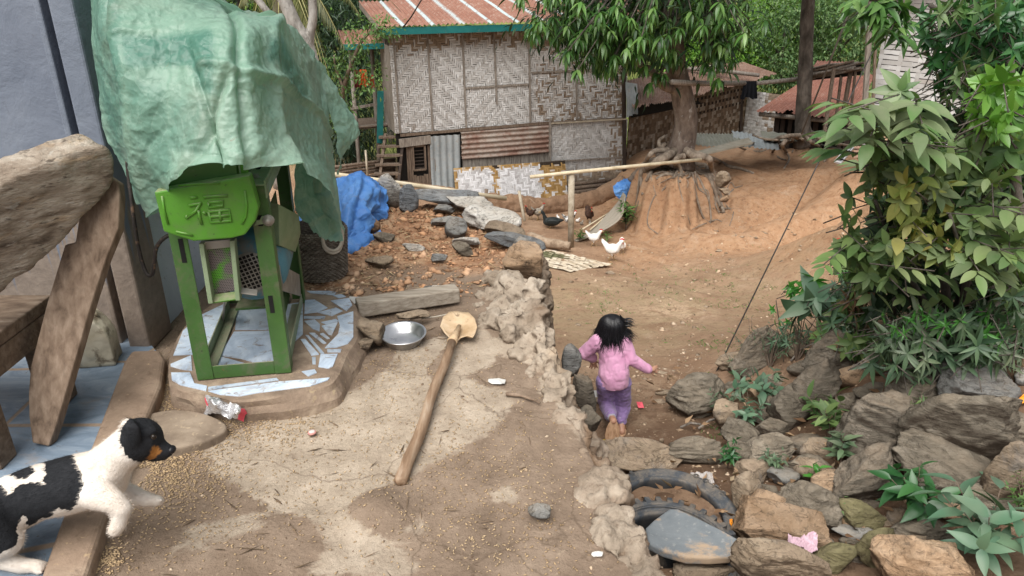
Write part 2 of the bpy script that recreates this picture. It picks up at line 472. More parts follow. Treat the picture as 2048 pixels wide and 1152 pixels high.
def axis(spec):
    out = [spec[0][0]]
    for (a, b, s) in spec:
        n = max(1, int(round((b-a)/s))); out += list(np.linspace(a, b, n+1)[1:])
    return np.array(out)
gx = axis([(-200,-60,20),(-60,-12,3),(-12,-2,.4),(-2,-.6,.12),(-.6,1.7,.045),(1.7,4.4,.034),(4.4,5.2,.08),(5.2,9,.12),(9,14,.5),(14,60,3),(60,200,20)])
gy = axis([(-30,0,3),(0,1.6,.2),(1.6,6.5,.045),(6.5,11.2,.06),(11.2,14.4,.04),(14.4,15.5,.08),(15.5,20,.25),(20,40,1),(40,80,3),(80,300,12)])
GX, GY = np.meshgrid(gx, gy); GZ = ground(GX, GY)
def gfast(x, y):
    x = np.asarray(x, float); y = np.asarray(y, float); i = np.clip(np.searchsorted(gx, x)-1, 0, len(gx)-2); j = np.clip(np.searchsorted(gy, y)-1, 0, len(gy)-2)
    u = np.clip((x-gx[i])/(gx[i+1]-gx[i]), 0, 1); v = np.clip((y-gy[j])/(gy[j+1]-gy[j]), 0, 1)
    return (GZ[j, i]*(1-u)+GZ[j, i+1]*u)*(1-v)+(GZ[j+1, i]*(1-u)+GZ[j+1, i+1]*u)*v
def gz(x, y): return float(gfast(x, y))
nx, ny = len(gx), len(gy)
idx = np.arange(nx*ny).reshape(ny, nx)
F = np.stack([idx[:-1, :-1], idx[:-1, 1:], idx[1:, 1:], idx[1:, :-1]], -1).reshape(-1, 4)

t = NT('bare_earth', .95, .12); co = t.coord('Object', (1,1,1), False)
n1 = t.noise(1.1, 8, .62, .4, co); n2 = t.noise(7, 8, .7, .2, co); n3 = t.noise(45, 6, .7, 0, co)
c = t.ramp(n1, [(.3, (.245,.150,.094)), (.5, (.33,.213,.138)), (.72, (.44,.305,.205))])
c = t.mix(t.math('MULTIPLY', t.attr('red'), .8), c, t.ramp(n2, [(.28, (.30,.155,.082)), (.5, (.42,.248,.142)), (.72, (.52,.35,.225))]))
c = t.mix(t.math('MULTIPLY', t.attr('moss'), t.rng(t.noise(3.5, 8, .7, .5, co), .38, .6)), c, (.355,.262,.16))
c = t.mix(t.math('MULTIPLY', t.attr('pale'), t.rng(n2, .45, .58)), c, (.55,.40,.27))
c = t.mix(t.attr('dark_earth'), c, (.155,.095,.06))
c = t.mix(t.rng(n2, .56, .70, 0, .5), c, (.17,.105,.068)); c = t.mix(t.rng(t.noise(14, 9, .75, .8, co), .36, .46, .6, 0), c, (.15,.09,.058)); c = t.mix(t.rng(t.noise(3.2, 8, .7, 1.2, co), .56, .68, 0, .5), c, (.50,.375,.27))
c = t.mix(t.rng(n3, .62, .74, 0, .6), c, (.50,.37,.26))
c = t.mix(t.rng(t.noise(23, 5, .6, 0, co), .64, .7, 0, .55), c, (.13,.08,.05))
g_ = t.ramp(t.noise(.35, 6, .6, 0, co), [(.35, (.10,.13,.035)), (.65, (.22,.23,.075))])
c = t.mix(t.attr('green'), c, g_)
t.base(c)
t.bump(t.noise(9, 10, .75, .3, co), .8, .05); t.bump(t.noise(30, 9, .75, .2, co), .8, .018); t.bump(n3, .6, .008)
M_EARTH = t.m
gobj = mkmesh('ground', np.stack([GX, GY, GZ], -1).reshape(-1, 3), F, M_EARTH, None, True)
tag(gobj, kind='structure')
def blob(x, y, p, r, ry=None):
    ry = ry or r; return np.exp(-(((x-p[0])/r)**2 + ((y-p[1])/ry)**2))
X, Y = GX.ravel(), GY.ravel()
nz = fbm(P3(X, Y), .8, 4, 41)
slope = sstep(.25, .75, np.hypot(*np.gradient(GZ, gx, gy, axis=(1, 0))).ravel())
red = np.clip(sstep(8.6, 11.5, Y+nz*1.5)*sstep(.9, 2.3, X) + sstep(2.6, 4.4, X+nz)*sstep(5.5, 7.5, Y), 0, 1)*(1-.5*sstep(15, 17, Y))
red = np.maximum(red, blob(X, Y, MOUND, 1.7))
setattr_pt(gobj, 'red', np.clip(red, 0, 1))
setattr_pt(gobj, 'moss', np.clip(blob(X, Y, at(1330, 590, 8.3), 2.2, 1.8)+.8*blob(X, Y, at(1180, 640, 7.2), 1.0, 1.2), 0, 1))
pal = np.clip(blob(X, Y, at(1290, 850, 4.45), .38, .28)+blob(X, Y, at(1350, 620, 7.6), .5, .35)+.7*blob(X, Y, at(1300, 770, 5.1), .45, .2), 0, 1)
setattr_pt(gobj, 'pale', pal)
setattr_pt(gobj, 'dark_earth', np.clip(.85*blob(X, Y, at(1390, 880, 4.0), .5, .45)+.6*blob(X, Y, at(1600, 860, 3.8), 1.4, 1.1)+.5*blob(X, Y, at(1320, 1010, 2.9), .5, .5)+.8*blob(X, Y, at(1750, 1000, 3.0), 1.0, .9), 0, .9))  # darker earth beside the path, around the tyre and under the rock pile
setattr_pt(gobj, 'green', np.clip(sstep(17.5, 21, Y)+sstep(9, 13, np.abs(X-1)+0*Y)*sstep(2, 6, Y), 0, 1))

# ---------------------------------------------------------------- raised yard (top sheet + earth sides)
EDGE = [onz(*q, .03) for q in ((1290,1152),(1225,1050),(1212,985),(1190,920),(1160,850),(1130,790),(1100,730),(1065,650),(1045,590),(1045,520),(1055,480),(1040,440),(1015,415),(985,395),(945,382),(905,376))]
EY = np.array([p.y for p in EDGE]); EX = np.array([p.x for p in EDGE])
EY = np.r_[.2, EY, 6.2]; EX = np.r_[.62, EX, -1.3]
YARD_END = 5.02
def yard_edge(y): return np.interp(y, EY, EX)
def inpoly(x, y, poly):
    r = np.zeros(x.shape, bool); n = len(poly)
    for i in range(n):
        x1, y1 = poly[i]; x2, y2 = poly[(i+1) % n]
        c = ((y1 > y) != (y2 > y)) & (x < (x2-x1)*(y-y1)/(y2-y1+1e-12)+x1); r ^= c
    return r
def yard(x, y):
    x = np.asarray(x, float); y = np.asarray(y, float); p = P3(x, y)
    z = .012*fbm(p, 2.2, 4, 3) + .006*fbm(p, 11, 4, 4)
    z = z + sstep(3.3, 3.9, y)*(.035*fbm(p, 4, 4, 8)+.02) - .05*sstep(4.6, 5.0, y)
    z = z + .05*np.exp(-(((x-onz(760,1020).x)/.09)**2+((y-onz(760,1020).y)/.08)**2))
    return z
ny2, nx2 = 300, 190
yy = np.linspace(.25, YARD_END, ny2)
V = []; 
S = np.linspace(0, 1, nx2)**.9
YX = np.empty((ny2, nx2)); YY = np.repeat(yy[:, None], nx2, 1)
for j, y in enumerate(yy): YX[j] = -2.9 + (yard_edge(y)+2.9)*S
YZ = yard(YX, YY)
idx = np.arange(nx2*ny2).reshape(ny2, nx2)
F1 = np.stack([idx[:-1, :-1], idx[:-1, 1:], idx[1:, 1:], idx[1:, :-1]], -1).reshape(-1, 4)
top = np.stack([YX, YY, YZ], -1).reshape(-1, 3)
# sides: right edge, far edge
ring = [(j, nx2-1) for j in range(ny2)] + [(ny2-1, i) for i in range(nx2-2, -1, -1)]
rid = np.array([idx[j, i] for j, i in ring]); base = len(top); V2 = []; lev = 8
for k in range(1, lev+1):
    for (j, i) in ring:
        x, y, z = YX[j, i], YY[j, i], YZ[j, i]; dn = -3.6*(k/lev)**1.3
        n_ = float(vnoise(np.array([[x*5, y*5, dn*5]]), 2)[0])*.05
        V2.append((x + (.02*k+n_ if i == nx2-1 else 0), y + (.05*k+n_ if j == ny2-1 else 0), z+dn))
m_ = len(ring); F2 = []
prev = rid
for k in range(lev):
    cur = base + k*m_ + np.arange(m_)
    F2 += [[prev[q], cur[q], cur[q+1], prev[q+1]] for q in range(m_-1)]; prev = cur
t = NT('yard_earth', .95, .12); co = t.coord('Object', (1,1,1), False)
nA = t.noise(5, 9, .68, .3, co); nB = t.noise(38, 8, .7, 0, co); nC = t.noise(1.6, 5, .6, 0, co)
mud = t.ramp(nA, [(.28, (.155,.112,.080)), (.5, (.23,.170,.124)), (.72, (.32,.245,.182))])
con = t.ramp(t.noise(8, 9, .7, .2, co), [(.28, (.27,.215,.162)), (.5, (.385,.315,.242)), (.75, (.50,.42,.335))])
red = t.ramp(t.noise(9, 9, .75, .2, co), [(.28, (.17,.092,.052)), (.45, (.31,.165,.092)), (.58, (.43,.275,.165)), (.75, (.53,.395,.27))])
f = t.math('ADD', t.attr('conc'), t.math('MULTIPLY', t.math('SUBTRACT', t.noise(5.5, 11, .74, .9, co), .5), 2.1))
f = t.math('ADD', f, t.math('MULTIPLY', t.math('SUBTRACT', nB, .5), .35))
c = t.mix(t.rng(f, .36, .64), mud, con)
cv = t.new('ShaderNodeVectorMath'); cv.operation = 'MULTIPLY_ADD'; cq = t.new('ShaderNodeTexNoise'); cq.inputs['Scale'].default_value = 3; cq.inputs['Detail'].default_value = 6; t.link(co, cq.inputs['Vector']); t.link(cq.outputs['Color'], cv.inputs[0]); cv.inputs[1].default_value = (.35,.35,.35); t.link(co, cv.inputs[2])
ck = t.rng(t.voro(1.7, 'DISTANCE_TO_EDGE', 'Distance', cv.outputs[0]), .0, .009, .55, 0); c = t.mix(ck, c, (.10,.07,.048))
f = t.math('ADD', t.attr('red'), t.math('MULTIPLY', t.math('SUBTRACT', nA, .5), 1.2))
c = t.mix(t.rng(f, .35, .75), c, red)
c = t.mix(t.rng(nB, .60, .70, 0, .55), c, (.50,.40,.29))
c = t.mix(t.rng(t.noise(70, 4, .6, 0, co), .66, .72, 0, .7), c, (.09,.055,.035))
c = t.mix(t.rng(t.noise(14, 7, .7, .5, co), .60, .72, 0, .5), c, (.13,.085,.055))
t.base(c); t.bump(nA, .7, .035); t.bump(t.noise(22, 9, .75, .2, co), .6, .014); t.bump(nB, .7, .008)
M_YARD = t.m
yo = mkmesh('yard_ground', np.r_[top, np.array(V2)], np.r_[F1, np.array(F2)], M_YARD, None, True)
tag(yo, kind='structure')
CONC = [[(765,748),(800,700),(860,680),(960,650),(1000,690),(985,735),(930,750),(960,775),(1040,790),(1010,835),(960,880),(900,915),(860,930),(820,950),(760,985),(700,1000),(690,1035),(760,1075),(830,1110),(840,1160),(600,1160),(650,1085),(640,1040),(560,1020),(450,965),(405,910),(440,870),(560,830),(700,790)],
 [(355,1060),(420,1040),(500,1025),(540,1030),(520,1060),(450,1085),(390,1085)],[(345,1100),(395,1088),(400,1105),(350,1112)],[(395,1012),(430,1003),(425,1025),(395,1025)],
 [(985,985),(1010,965),(1032,975),(1025,1015),(990,1022),(975,1000)],[(785,1045),(830,1035),(840,1065),(800,1075)],[(285,1110),(305,1108),(300,1130),(282,1128)],
 [(1075,760),(1110,740),(1160,800),(1190,880),(1160,890),(1120,830)],[(1010,640),(1080,640),(1110,720),(1060,740),(1010,700)]]
VV = verts(yo); x, y = VV[:, 0], VV[:, 1]
conc = np.zeros(len(VV))
def pxpoly(poly, z=0.0): return [(onz(a, b, z).x, onz(a, b, z).y) for a, b in poly]
for poly in CONC:
    pp = pxpoly(poly)
    for ox, oy in ((0,0),(.025,0),(-.025,0),(0,.025),(0,-.025),(.05,.03),(-.05,.03),(.05,-.03),(-.05,-.03)):
        conc += inpoly(x+ox, y+oy, pp)/9.0
conc = np.clip(conc, 0, 1)
for m_ in ([(720,1010),(760,985),(830,1010),(820,1050),(770,1060),(730,1040)],[(850,745),(885,700),(900,720),(880,780)]):
    conc *= 1-inpoly(x, y, pxpoly(m_))
setattr_pt(yo, 'conc', conc)
setattr_pt(yo, 'red', np.clip(sstep(3.1, 3.95, y+.5*fbm(P3(x, y), 2.2, 4, 15)), 0, 1)*.9)
# ================================================================ house corner on the left
def wood(name, cols, stretch=(1,1,8), scale=9, bump=.5, dirt=None, **k):
    return simple(name, cols, scale=scale, stretch=stretch, bump=bump, bdist=.006, bscale=scale*2.2, rough=.85, dirt=dirt, **k)
t = NT('painted_render', .62, .35); co = t.coord('Object', (1,1,1), False)
n1 = t.noise(2.5, 8, .65, .3, co); n2 = t.noise(30, 8, .7, 0, co)
blue = t.ramp(n1, [(.3, (.120,.142,.185)), (.55, (.160,.185,.232)), (.75, (.215,.243,.29))])
blue = t.mix(t.rng(n2, .62, .74, 0, .5), blue, (.10,.11,.13))
sx = t.new('ShaderNodeSeparateXYZ'); t.link(co, sx.inputs[0])
drip = t.noise(1, 4, .6, 0, t.coord('Object', (26,26,1.2), False))
hgt = t.math('ADD', sx.outputs[2], t.math('MULTIPLY', t.math('SUBTRACT', drip, .5), 1.5))
cem = t.ramp(n2, [(.3, (.165,.13,.105)), (.7, (.26,.21,.17))])
c = t.mix(t.rng(hgt, .50, .60), cem, blue)
c = t.mix(t.rng(t.noise(1.1, 6, .6, .8, co), .6, .75, 0, .35), c, (.19,.17,.15))
t.base(c); t.bump(t.noise(7, 8, .6, .4, co), .35, .03); t.bump(n2, .3, .005)
M_WALL = t.m
t = NT('painted_render_side', .6, .35); co = t.coord('Object', (1,1,1), False)
n1 = t.noise(3, 8, .65, .3, co); n2 = t.noise(26, 8, .7, 0, co); sx = t.new('ShaderNodeSeparateXYZ'); t.link(co, sx.inputs[0])
c = t.ramp(n1, [(.3, (.44,.50,.56)), (.7, (.56,.61,.66))])
c = t.mix(t.rng(n2, .60, .70, 0, .7), c, (.20,.20,.20))
hg = t.math('SUBTRACT', sx.outputs[2], t.math('MULTIPLY', n1, .35))
hg = t.math('SUBTRACT', hg, t.math('MULTIPLY', t.math('SUBTRACT', sx.outputs[1], 2.9), .30))
c = t.mix(t.rng(hg, .0, .16), t.ramp(n2, [(.3, (.14,.095,.065)), (.7, (.24,.17,.12))]), c)
t.base(c); t.bump(n2, .5, .012); M_SIDE = t.m
M_DARK = simple('dark_gap', [(.012,.012,.014),(.02,.02,.022)], bump=0)
hse = thing('rendered_house', 'corner of a house with blue-grey painted rendered walls, left edge of the yard', 'house', (-1.7, 2.95, 0))
def wallbox(x0, x1, y0, y1, z0, z1): return MB().box(((x0+x1)/2, (y0+y1)/2, (z0+z1)/2), (x1-x0, y1-y0, z1-z0))
local(bevel(wallbox(-4.6, -1.695, 2.93, 3.10, -.1, 2.9).build('front_wall', M_WALL), .008), hse)
local(wallbox(-1.695, -1.645, 3.0, 3.08, -.1, 2.9).build('wall_gap', M_DARK), hse)
local(bevel(wallbox(-1.645, -1.555, 2.80, 3.02, 0, 2.9).build('door_post', M_WALL), .010), hse)
local(bevel(wallbox(-1.715, -1.690, 2.83, 2.93, 0, 2.9).build('door_frame', M_WALL), .006), hse)
local(wallbox(-1.74, -1.592, 3.02, 4.3, -.1, 2.9).build('side_wall', M_SIDE), hse)
# porch floor of broken marble tiles, concrete kerb beside it
def tile_mat(name, scale, cols, grout, gw=.03):
    t = NT(name, .35, .45); co = t.coord('Object', (1,1,1), False)
    e = t.voro(scale, 'DISTANCE_TO_EDGE', 'Distance', co); cid = t.voro(scale, 'F1', 'Color', co)
    m = t.ramp(t.noise(4, 9, .7, 1.6, t.coord('Object', (1,2.2,1), False)), [(.3, cols[0]), (.5, cols[1]), (.7, cols[2])])
    sx = t.new('ShaderNodeSeparateXYZ'); t.link(cid, sx.inputs[0])
    m = t.mix(1.0, m, t.rng(sx.outputs[0], 0, 1, .8, 1.2), 'MULTIPLY')
    n = t.noise(12, 6, .65, 0, co)
    f = t.math('ADD', e, t.math('MULTIPLY', t.math('SUBTRACT', n, .5), .02))
    c = t.mix(t.rng(f, gw*.5, gw), t.ramp(t.noise(50, 5), [(.3, grout), (.7, tuple(q*1.35 for q in grout))]), m)
    c = t.mix(t.rng(t.noise(6, 8, .7, .3, co), .56, .7, 0, .6), c, (.25,.19,.14))
    c = t.mix(t.rng(t.noise(60, 4, .6, 0, co), .66, .72, 0, .8), c, (.10,.07,.05))
    t.base(c); t.bump(t.rng(f, gw*.5, gw), .3, .004); t.bump(t.noise(40, 6), .15, .003)
    t.rough(t.rng(n, .3, .7, .3, .65)); return t.m
M_PORCH = tile_mat('porch_marble', 2.6, [(.085,.12,.16),(.15,.195,.25),(.25,.295,.34)], (.22,.165,.12), .03)
pf = MB()
pf.prism([(-4.6,.2),(-.95,.2),(onz(110,1152,.03).x, onz(110,1152,.03).y),(onz(160,1031,.03).x, onz(160,1031,.03).y),(onz(230,877,.03).x, onz(230,877,.03).y),(-1.5,2.75),(-1.66,2.93),(-4.6,2.93)], -.15, .028)
tag(pf.build('porch_floor', M_PORCH), kind='structure')
M_KERB = simple('kerb_cement', [(.17,.12,.085),(.27,.195,.14),(.40,.31,.23)], scale=4, bump=.5, bdist=.02, spots=[(18,.55,.7,(.12,.08,.055),.7),(45,.62,.7,(.45,.33,.2),.7)])
kp = [(330,716),(322,770),(300,822),(255,925),(210,1039),(172,1152),(140,1235),(40,1235),(80,1152),(124,1031),(187,877),(247,722),(262,700),(320,698)]
k2 = [(onz(a, b, .055).x, onz(a, b, .055).y) for a, b in kp]
kb = MB().prism(k2[::-1], -.12, .055).build('kerb', M_KERB); bevel(kb, .018, 3)
tag(kb, kind='structure')

# ================================================================ long things leaning on the porch
M_LOGW = simple('weathered_log_wood', [(.095,.07,.052),(.24,.19,.145),(.37,.315,.255),(.50,.44,.37)], scale=8, stretch=(1,1,3.4), bump=1.0, bdist=.03, bscale=12, spots=[(5,.56,.7,(.46,.33,.21),.7),(16,.58,.68,(.055,.04,.03),.8),(13,.6,.66,(.48,.45,.40),.6)])
M_PLANK = wood('grey_brown_plank', [(.10,.068,.046),(.195,.138,.098),(.28,.21,.155)], stretch=(9,9,1.1), scale=4, bump=.5, spots=[(3,.58,.72,(.07,.048,.034),.6),(40,.64,.7,(.32,.26,.20),.5)])
M_BENCH = wood('bench_wood', [(.075,.05,.034),(.135,.095,.066),(.20,.15,.11)], stretch=(2,8,8), scale=4, bump=.4, spots=[(6,.55,.7,(.26,.21,.16),.5)])
def slab_from_px(poly, Dfn, thick, zsub=0):
    """front outline traced on a slanted plane, with a real thickness behind it"""
    f = [at(a, b, Dfn(a, b)) for a, b in poly]
    n = (f[len(f)//3]-f[0]).cross(f[2*len(f)//3]-f[0]).normalized()
    if n.dot(f[0]-CAM) < 0: n = -n
    k = len(f); V = f + [p+n*thick for p in f]
    F = [list(range(k)), [k+i for i in range(k)][::-1]] + [[i, k+i, k+(i+1)%k, (i+1)%k] for i in range(k)]
    return MB().add(V, F)
def densify(o, cuts=2, disp=.0, scale=5, seed=0, sm=0):
    bm = bmesh.new(); bm.from_mesh(o.data); bmesh.ops.triangulate(bm, faces=[f for f in bm.faces if len(f.verts) > 4])
    for _ in range(cuts): bmesh.ops.subdivide_edges(bm, edges=bm.edges, cuts=1, use_grid_fill=True)
    bm.to_mesh(o.data); bm.free()
    if disp:
        V = verts(o); N = vnormals(o); setverts(o, V + N*(fbm(V, scale, 4, seed)*disp)[:, None])
    return o
logpoly = [(-70,430),(0,370),(50,343),(130,311),(180,297),(210,295),(223,304),(229,330),(226,370),(200,405),(165,440),(140,480),(70,535),(0,588),(-70,630)]
lg = slab_from_px([logpoly[0]]+logpoly[1:], lambda a, b: 2.14+.0013*a, .13)
lgo = remesh(lg, 'timber_log', .012, M_LOGW, None, 10)
V = verts(lgo); N = vnormals(lgo); d = fbm(V, 14, 4, 3)*.010 + fbm(V*np.array([1,1,1.0]), 5, 3, 6)*.014
setverts(lgo, V + N*d[:, None])
tag(lgo, 'thick weathered wooden log with a rounded scarred end resting across the bench', 'log')
pl = slab_from_px([(174,324),(236,364),(239,392),(236,457),(210,521),(180,615),(150,720),(112,851),(97,893),(64,886),(57,832),(56,791),(60,735),(94,604),(129,489),(150,484),(160,420),(165,362)], lambda a, b: 2.50-(b-330)*.00075, .045)
plo = pl.build('leaning_plank', M_PLANK); densify(plo, 0); bevel(plo, .006)
tag(plo, 'brown sawn plank with a slanted top leaning against the blue-grey wall', 'plank')
bench = thing('wooden_bench', 'low rough wooden bench standing on the porch under the log', 'bench', (-2.1, 2.2, .03))
bevel(local(MB().box((-2.25, 2.19, .415), (1.16, .50, .045)).build('seat', M_BENCH), bench), .006)
bevel(local(MB().beam((-2.8, 1.975, .345), (-1.70, 1.975, .345), .035, .09).build('apron', M_BENCH), bench), .004)
bevel(local(MB().beam((-1.69, 1.98, .345), (-1.69, 2.40, .345), .035, .09).build('apron', M_BENCH), bench), .004)
for (lx, ly) in ((-1.71, 2.00), (-1.71, 2.38), (-2.75, 2.00), (-2.75, 2.38)):
    bevel(local(MB().beam((lx, ly, .028), (lx, ly, .392), .10, .085, up=(0,1,0)).build('leg', M_BENCH), bench), .006)
# jerrycan
M_CAN = simple('dirty_white_plastic', [(.30,.25,.17),(.50,.45,.34),(.62,.58,.47)], scale=10, bump=.25, bdist=.01, rough=.5, spots=[(16,.52,.64,(.10,.07,.045),.75),(5,.55,.75,(.22,.17,.10),.6)])
jc = onz(200, 721, .03)
can = thing('jerrycan', 'dirty cream plastic jerrycan on the tiled porch between plank and door post', 'jerrycan', tuple(jc), math.radians(12))
b = MB(); w2 = .066
for (z, x0, x1, yh) in ((.012,-.068,.072,.05),): pass
prof = [(-.070,.0),(.072,.0),(.074,.115),(.062,.155),(.020,.215),(-.055,.235),(-.074,.20)]
b.add([Vector((x, y, z)) for y in (-.055, .055) for x, z in prof], [list(range(7)), [7+i for i in range(7)][::-1]] + [[i, 7+i, 7+(i+1)%7, (i+1)%7] for i in range(7)])
body = remesh(b, 'body', .006, M_CAN, None, 5); V = verts(body); N = vnormals(body)
setverts(body, V+N*(fbm(V, 14, 3, 5)*.006)[:, None]); body.parent = can
MB().tube(catmull([(-.05,0,.225),(-.03,0,.262),(.01,0,.255),(.030,0,.205)], 5), .011, 8).build('handle', M_CAN, can, True)
MB().lathe([(0,.262),(.018,.262),(.019,.235),(.019,.225)], 14, (-.060,0,0)).build('cap', M_CAN, can, True)
# black hose hanging along the wall
M_HOSE = simple('black_rubber', [(.018,.014,.012),(.035,.028,.024)], scale=20, rough=.6, spots=[(30,.55,.65,(.22,.13,.075),.6)], bump=.2)
hp = [at(*q) for q in ((243,150,2.78),(255,330,2.70),(262,390,2.66),(268,440,2.62),(278,500,2.58),(292,545,2.55),(304,549,2.54),(309,525,2.53),(313,495,2.53),(330,475,2.53),(352,466,2.55))]
ho = MB().tube(catmull(hp, 6), .0075, 8).build('hose', M_HOSE, None, True)
tag(ho, 'black rubber hose looping down the pale wall beside the green machine', 'hose')

# ================================================================ tiled plinth
PZ = .085
M_PLB = simple('plinth_cement', [(.15,.11,.08),(.25,.185,.135),(.38,.30,.22)], scale=7, bump=.6, bdist=.02, spots=[(30,.6,.7,(.42,.33,.2),.6)])
t = NT('pale_blue_marble', .4, .45); co = t.coord('Object', (1,1,1), False)
m = t.ramp(t.noise(6, 9, .7, 1.5, co), [(.3, (.27,.34,.44)), (.5, (.44,.52,.62)), (.7, (.62,.69,.77))])
m = t.mix(t.rng(t.noise(22, 8, .75, .5, co), .55, .64, 0, .85), m, (.19,.13,.09))
m = t.mix(t.rng(t.noise(7, 8, .7, .4, co), .58, .72, 0, .7), m, (.34,.26,.19))
m = t.mix(1.0, m, t.rng(t.island(), 0, 1, .82, 1.12), 'MULTIPLY')
t.base(m); t.bump(t.noise(50, 6), .25, .004); M_TILE = t.m
topo = [(339,727),(341,769),(360,778),(416,791),(480,800),(562,789),(637,769),(664,754),(686,709),(707,671),(709,630),(697,600),(671,585),(619,581),(540,570),(470,585),(405,622),(371,652),(349,690)]
poly = [(onz(a, b, PZ).x, onz(a, b, PZ).y) for a, b in topo]
cx_, cy_ = sum(p[0] for p in poly)/len(poly), sum(p[1] for p in poly)/len(poly)
plinth = thing('tiled_plinth', 'low rounded cement plinth paved with broken pale blue marble under the green machine', 'plinth', (cx_, cy_, 0))
def subdiv_poly(poly, n=5):
    out = catmull([Vector((x, y, 0)) for x, y in poly]+[Vector((*poly[0], 0))], n)[:-1]; return [(p.x, p.y) for p in out]
pp = subdiv_poly(poly)
rings = []
for k, (s, z) in enumerate(((0.0, PZ), (.003, PZ-.006), (.006, PZ-.03), (.010, .03), (.012, -.05))):
    r = []
    for i, (x, y) in enumerate(pp):
        dx, dy = x-cx_, y-cy_; L = math.hypot(dx, dy); e = .055*max(0, min(1, (x-cx_-.12)/.2))*(k/4)
        nn = float(vnoise(np.array([[x*14, y*14, k*1.3]]))[0])*.010*(k > 0)
        r.append((x+dx/L*(s+e+nn), y+dy/L*(s+e+nn), z))
    rings.append(r)
V = [p for r in rings for p in r]; n = len(pp); F = [list(range(n))] + [[k*n+i, (k+1)*n+i, (k+1)*n+(i+1)%n, k*n+(i+1)%n] for k in range(4) for i in range(n)]
po = mkmesh('base', V, F, M_PLB); fixn(po); local(po, plinth)
Z5 = lambda x, y: (320+x/4.655, 540+y/4.655)
TILES = [[(1590,290),(1760,265),(1790,330),(1735,385),(1650,330)],[(1350,285),(1440,280),(1560,355),(1470,395),(1345,410)],[(1470,400),(1640,355),(1700,385),(1600,430)],
 [(1650,435),(1800,390),(1800,630),(1750,690),(1640,725),(1535,730),(1660,600),(1675,520)],[(1340,435),(1540,435),(1530,458),(1340,455)],[(1345,480),(1440,465),(1490,510),(1485,575),(1420,550)],
 [(1500,490),(1640,460),(1660,480),(1545,510)],[(1505,525),(1655,490),(1600,610),(1570,605)],[(1390,590),(1440,590),(1550,685),(1520,690)],[(1490,600),(1520,590),(1580,640),(1555,645)],
 [(1355,610),(1385,615),(1530,780),(1500,785)],[(1310,650),(1350,645),(1480,790),(1410,800)],[(1555,745),(1690,742),(1680,768),(1560,768)],[(1495,790),(1655,785),(1610,900),(1570,920),(1475,905)],
 [(1415,815),(1450,815),(1450,880),(1420,880)],[(1320,950),(1440,930),(1460,960),(1380,995)],[(450,1095),(1085,1010),(1105,1030),(450,1120)],[(450,1132),(1110,1045),(1580,1008),(1560,1030),(1400,1085),(900,1150),(740,1180),(560,1165)],
 [(100,880),(290,800),(300,940),(200,930),(100,900)],[(105,960),(280,960),(320,1060),(440,1085),(430,1130),(300,1100),(190,1075),(112,1030)],[(125,800),(215,570),(390,420),(640,300),(600,400),(420,800),(280,790)],
 [(720,360),(1060,335),(1085,560),(700,560)],[(690,580),(1090,570),(1120,890),(960,890),(760,830),(560,800)],[(520,812),(560,808),(900,905),(500,935)],[(1370,200),(1580,200),(1640,210),(1620,238),(1400,217)],[(1610,240),(1690,230),(1730,252),(1660,265)],[(1100,340),(1330,300),(1330,600),(1110,800)]]
tb = MB()
for T in TILES:
    q = [onz(*Z5(x, y), PZ) for x, y in T]; q = [(p.x, p.y) for p in q]
    A = sum(q[i][0]*q[(i+1)%len(q)][1]-q[(i+1)%len(q)][0]*q[i][1] for i in range(len(q)))
    if A < 0: q = q[::-1]
    tb.prism(q, PZ-.004, PZ+.0035)
local(tb.build('marble_paving', M_TILE), plinth)

# ================================================================ green milling machine
GR, GB = Vector((.985,.172,0)).normalized(), Vector((-.172,.985,0)).normalized()
MO = Vector((-1.192, 2.418, PZ+.004))
def ml(r, b, u): return MO + GR*r + GB*b + Vector((0,0,u))
def mp(px, py, b):                  # pixel onto the machine plane b behind its front
    v = ray(px, py); o = MO + GB*b; t = (o-CAM).dot(GB)/v.dot(GB); return CAM+v*t
def paint(name, cols, grime=.6):
    t = NT(name, .42, .45); co = t.coord('Object', (1,1,1), False)
    c = t.ramp(t.noise(5, 6, .6, .3, co), [(.3, cols[0]), (.7, cols[1])])
    c = t.mix(t.rng(t.noise(9, 9, .72, .5, co), .50, .70, 0, grime), c, (.115,.11,.072)); c = t.mix(t.rng(t.noise(30, 8, .75, .4, co), .60, .68, 0, grime*.7), c, (.045,.05,.028))
    c = t.mix(t.rng(t.noise(70, 5, .7, 0, co), .64, .70, 0, .9), c, (.025,.03,.015))
    c = t.mix(t.rng(t.noise(18, 7, .7, 1, co), .66, .74, 0, .8), c, (.16,.065,.025))
    g = t.new('ShaderNodeNewGeometry'); sz = t.new('ShaderNodeSeparateXYZ'); t.link(g.outputs['Normal'], sz.inputs[0])
    c = t.mix(t.math('MULTIPLY', t.rng(sz.outputs[2], .4, .9), t.rng(t.noise(30, 5), .3, .6, .2, .85)), c, (.27,.25,.17))
    t.base(c); t.bump(t.noise(90, 5, .6, 0, co), .12, .003); t.rough(t.rng(t.noise(12, 5), .3, .7, .32, .7)); return t.m
M_GREEN = paint('green_paint', [(.036,.092,.020),(.056,.132,.030)], .95)
M_GREENB = paint('bright_green_paint', [(.055,.185,.012),(.078,.245,.018)], .38)
M_PALEG = paint('dusty_green_paint', [(.16,.23,.12),(.24,.30,.19)], .6)
M_STEEL = simple('dusty_steel', [(.16,.15,.13),(.28,.26,.23),(.38,.36,.33)], scale=9, rough=.5, metal=.35, bump=.15, bdist=.003)
M_BLACK = simple('black_hole', [(.008,.008,.008),(.014,.014,.013)], bump=0)
M_MOTB = simple('blue_motor_paint', [(.05,.15,.20),(.10,.24,.30)], scale=8, rough=.5, spots=[(9,.5,.62,(.21,.19,.16),.85)], bump=.15)
mach = thing('milling_machine', 'bright green grain milling machine on an angle-iron stand under the green sheet', 'machine', tuple(MO))
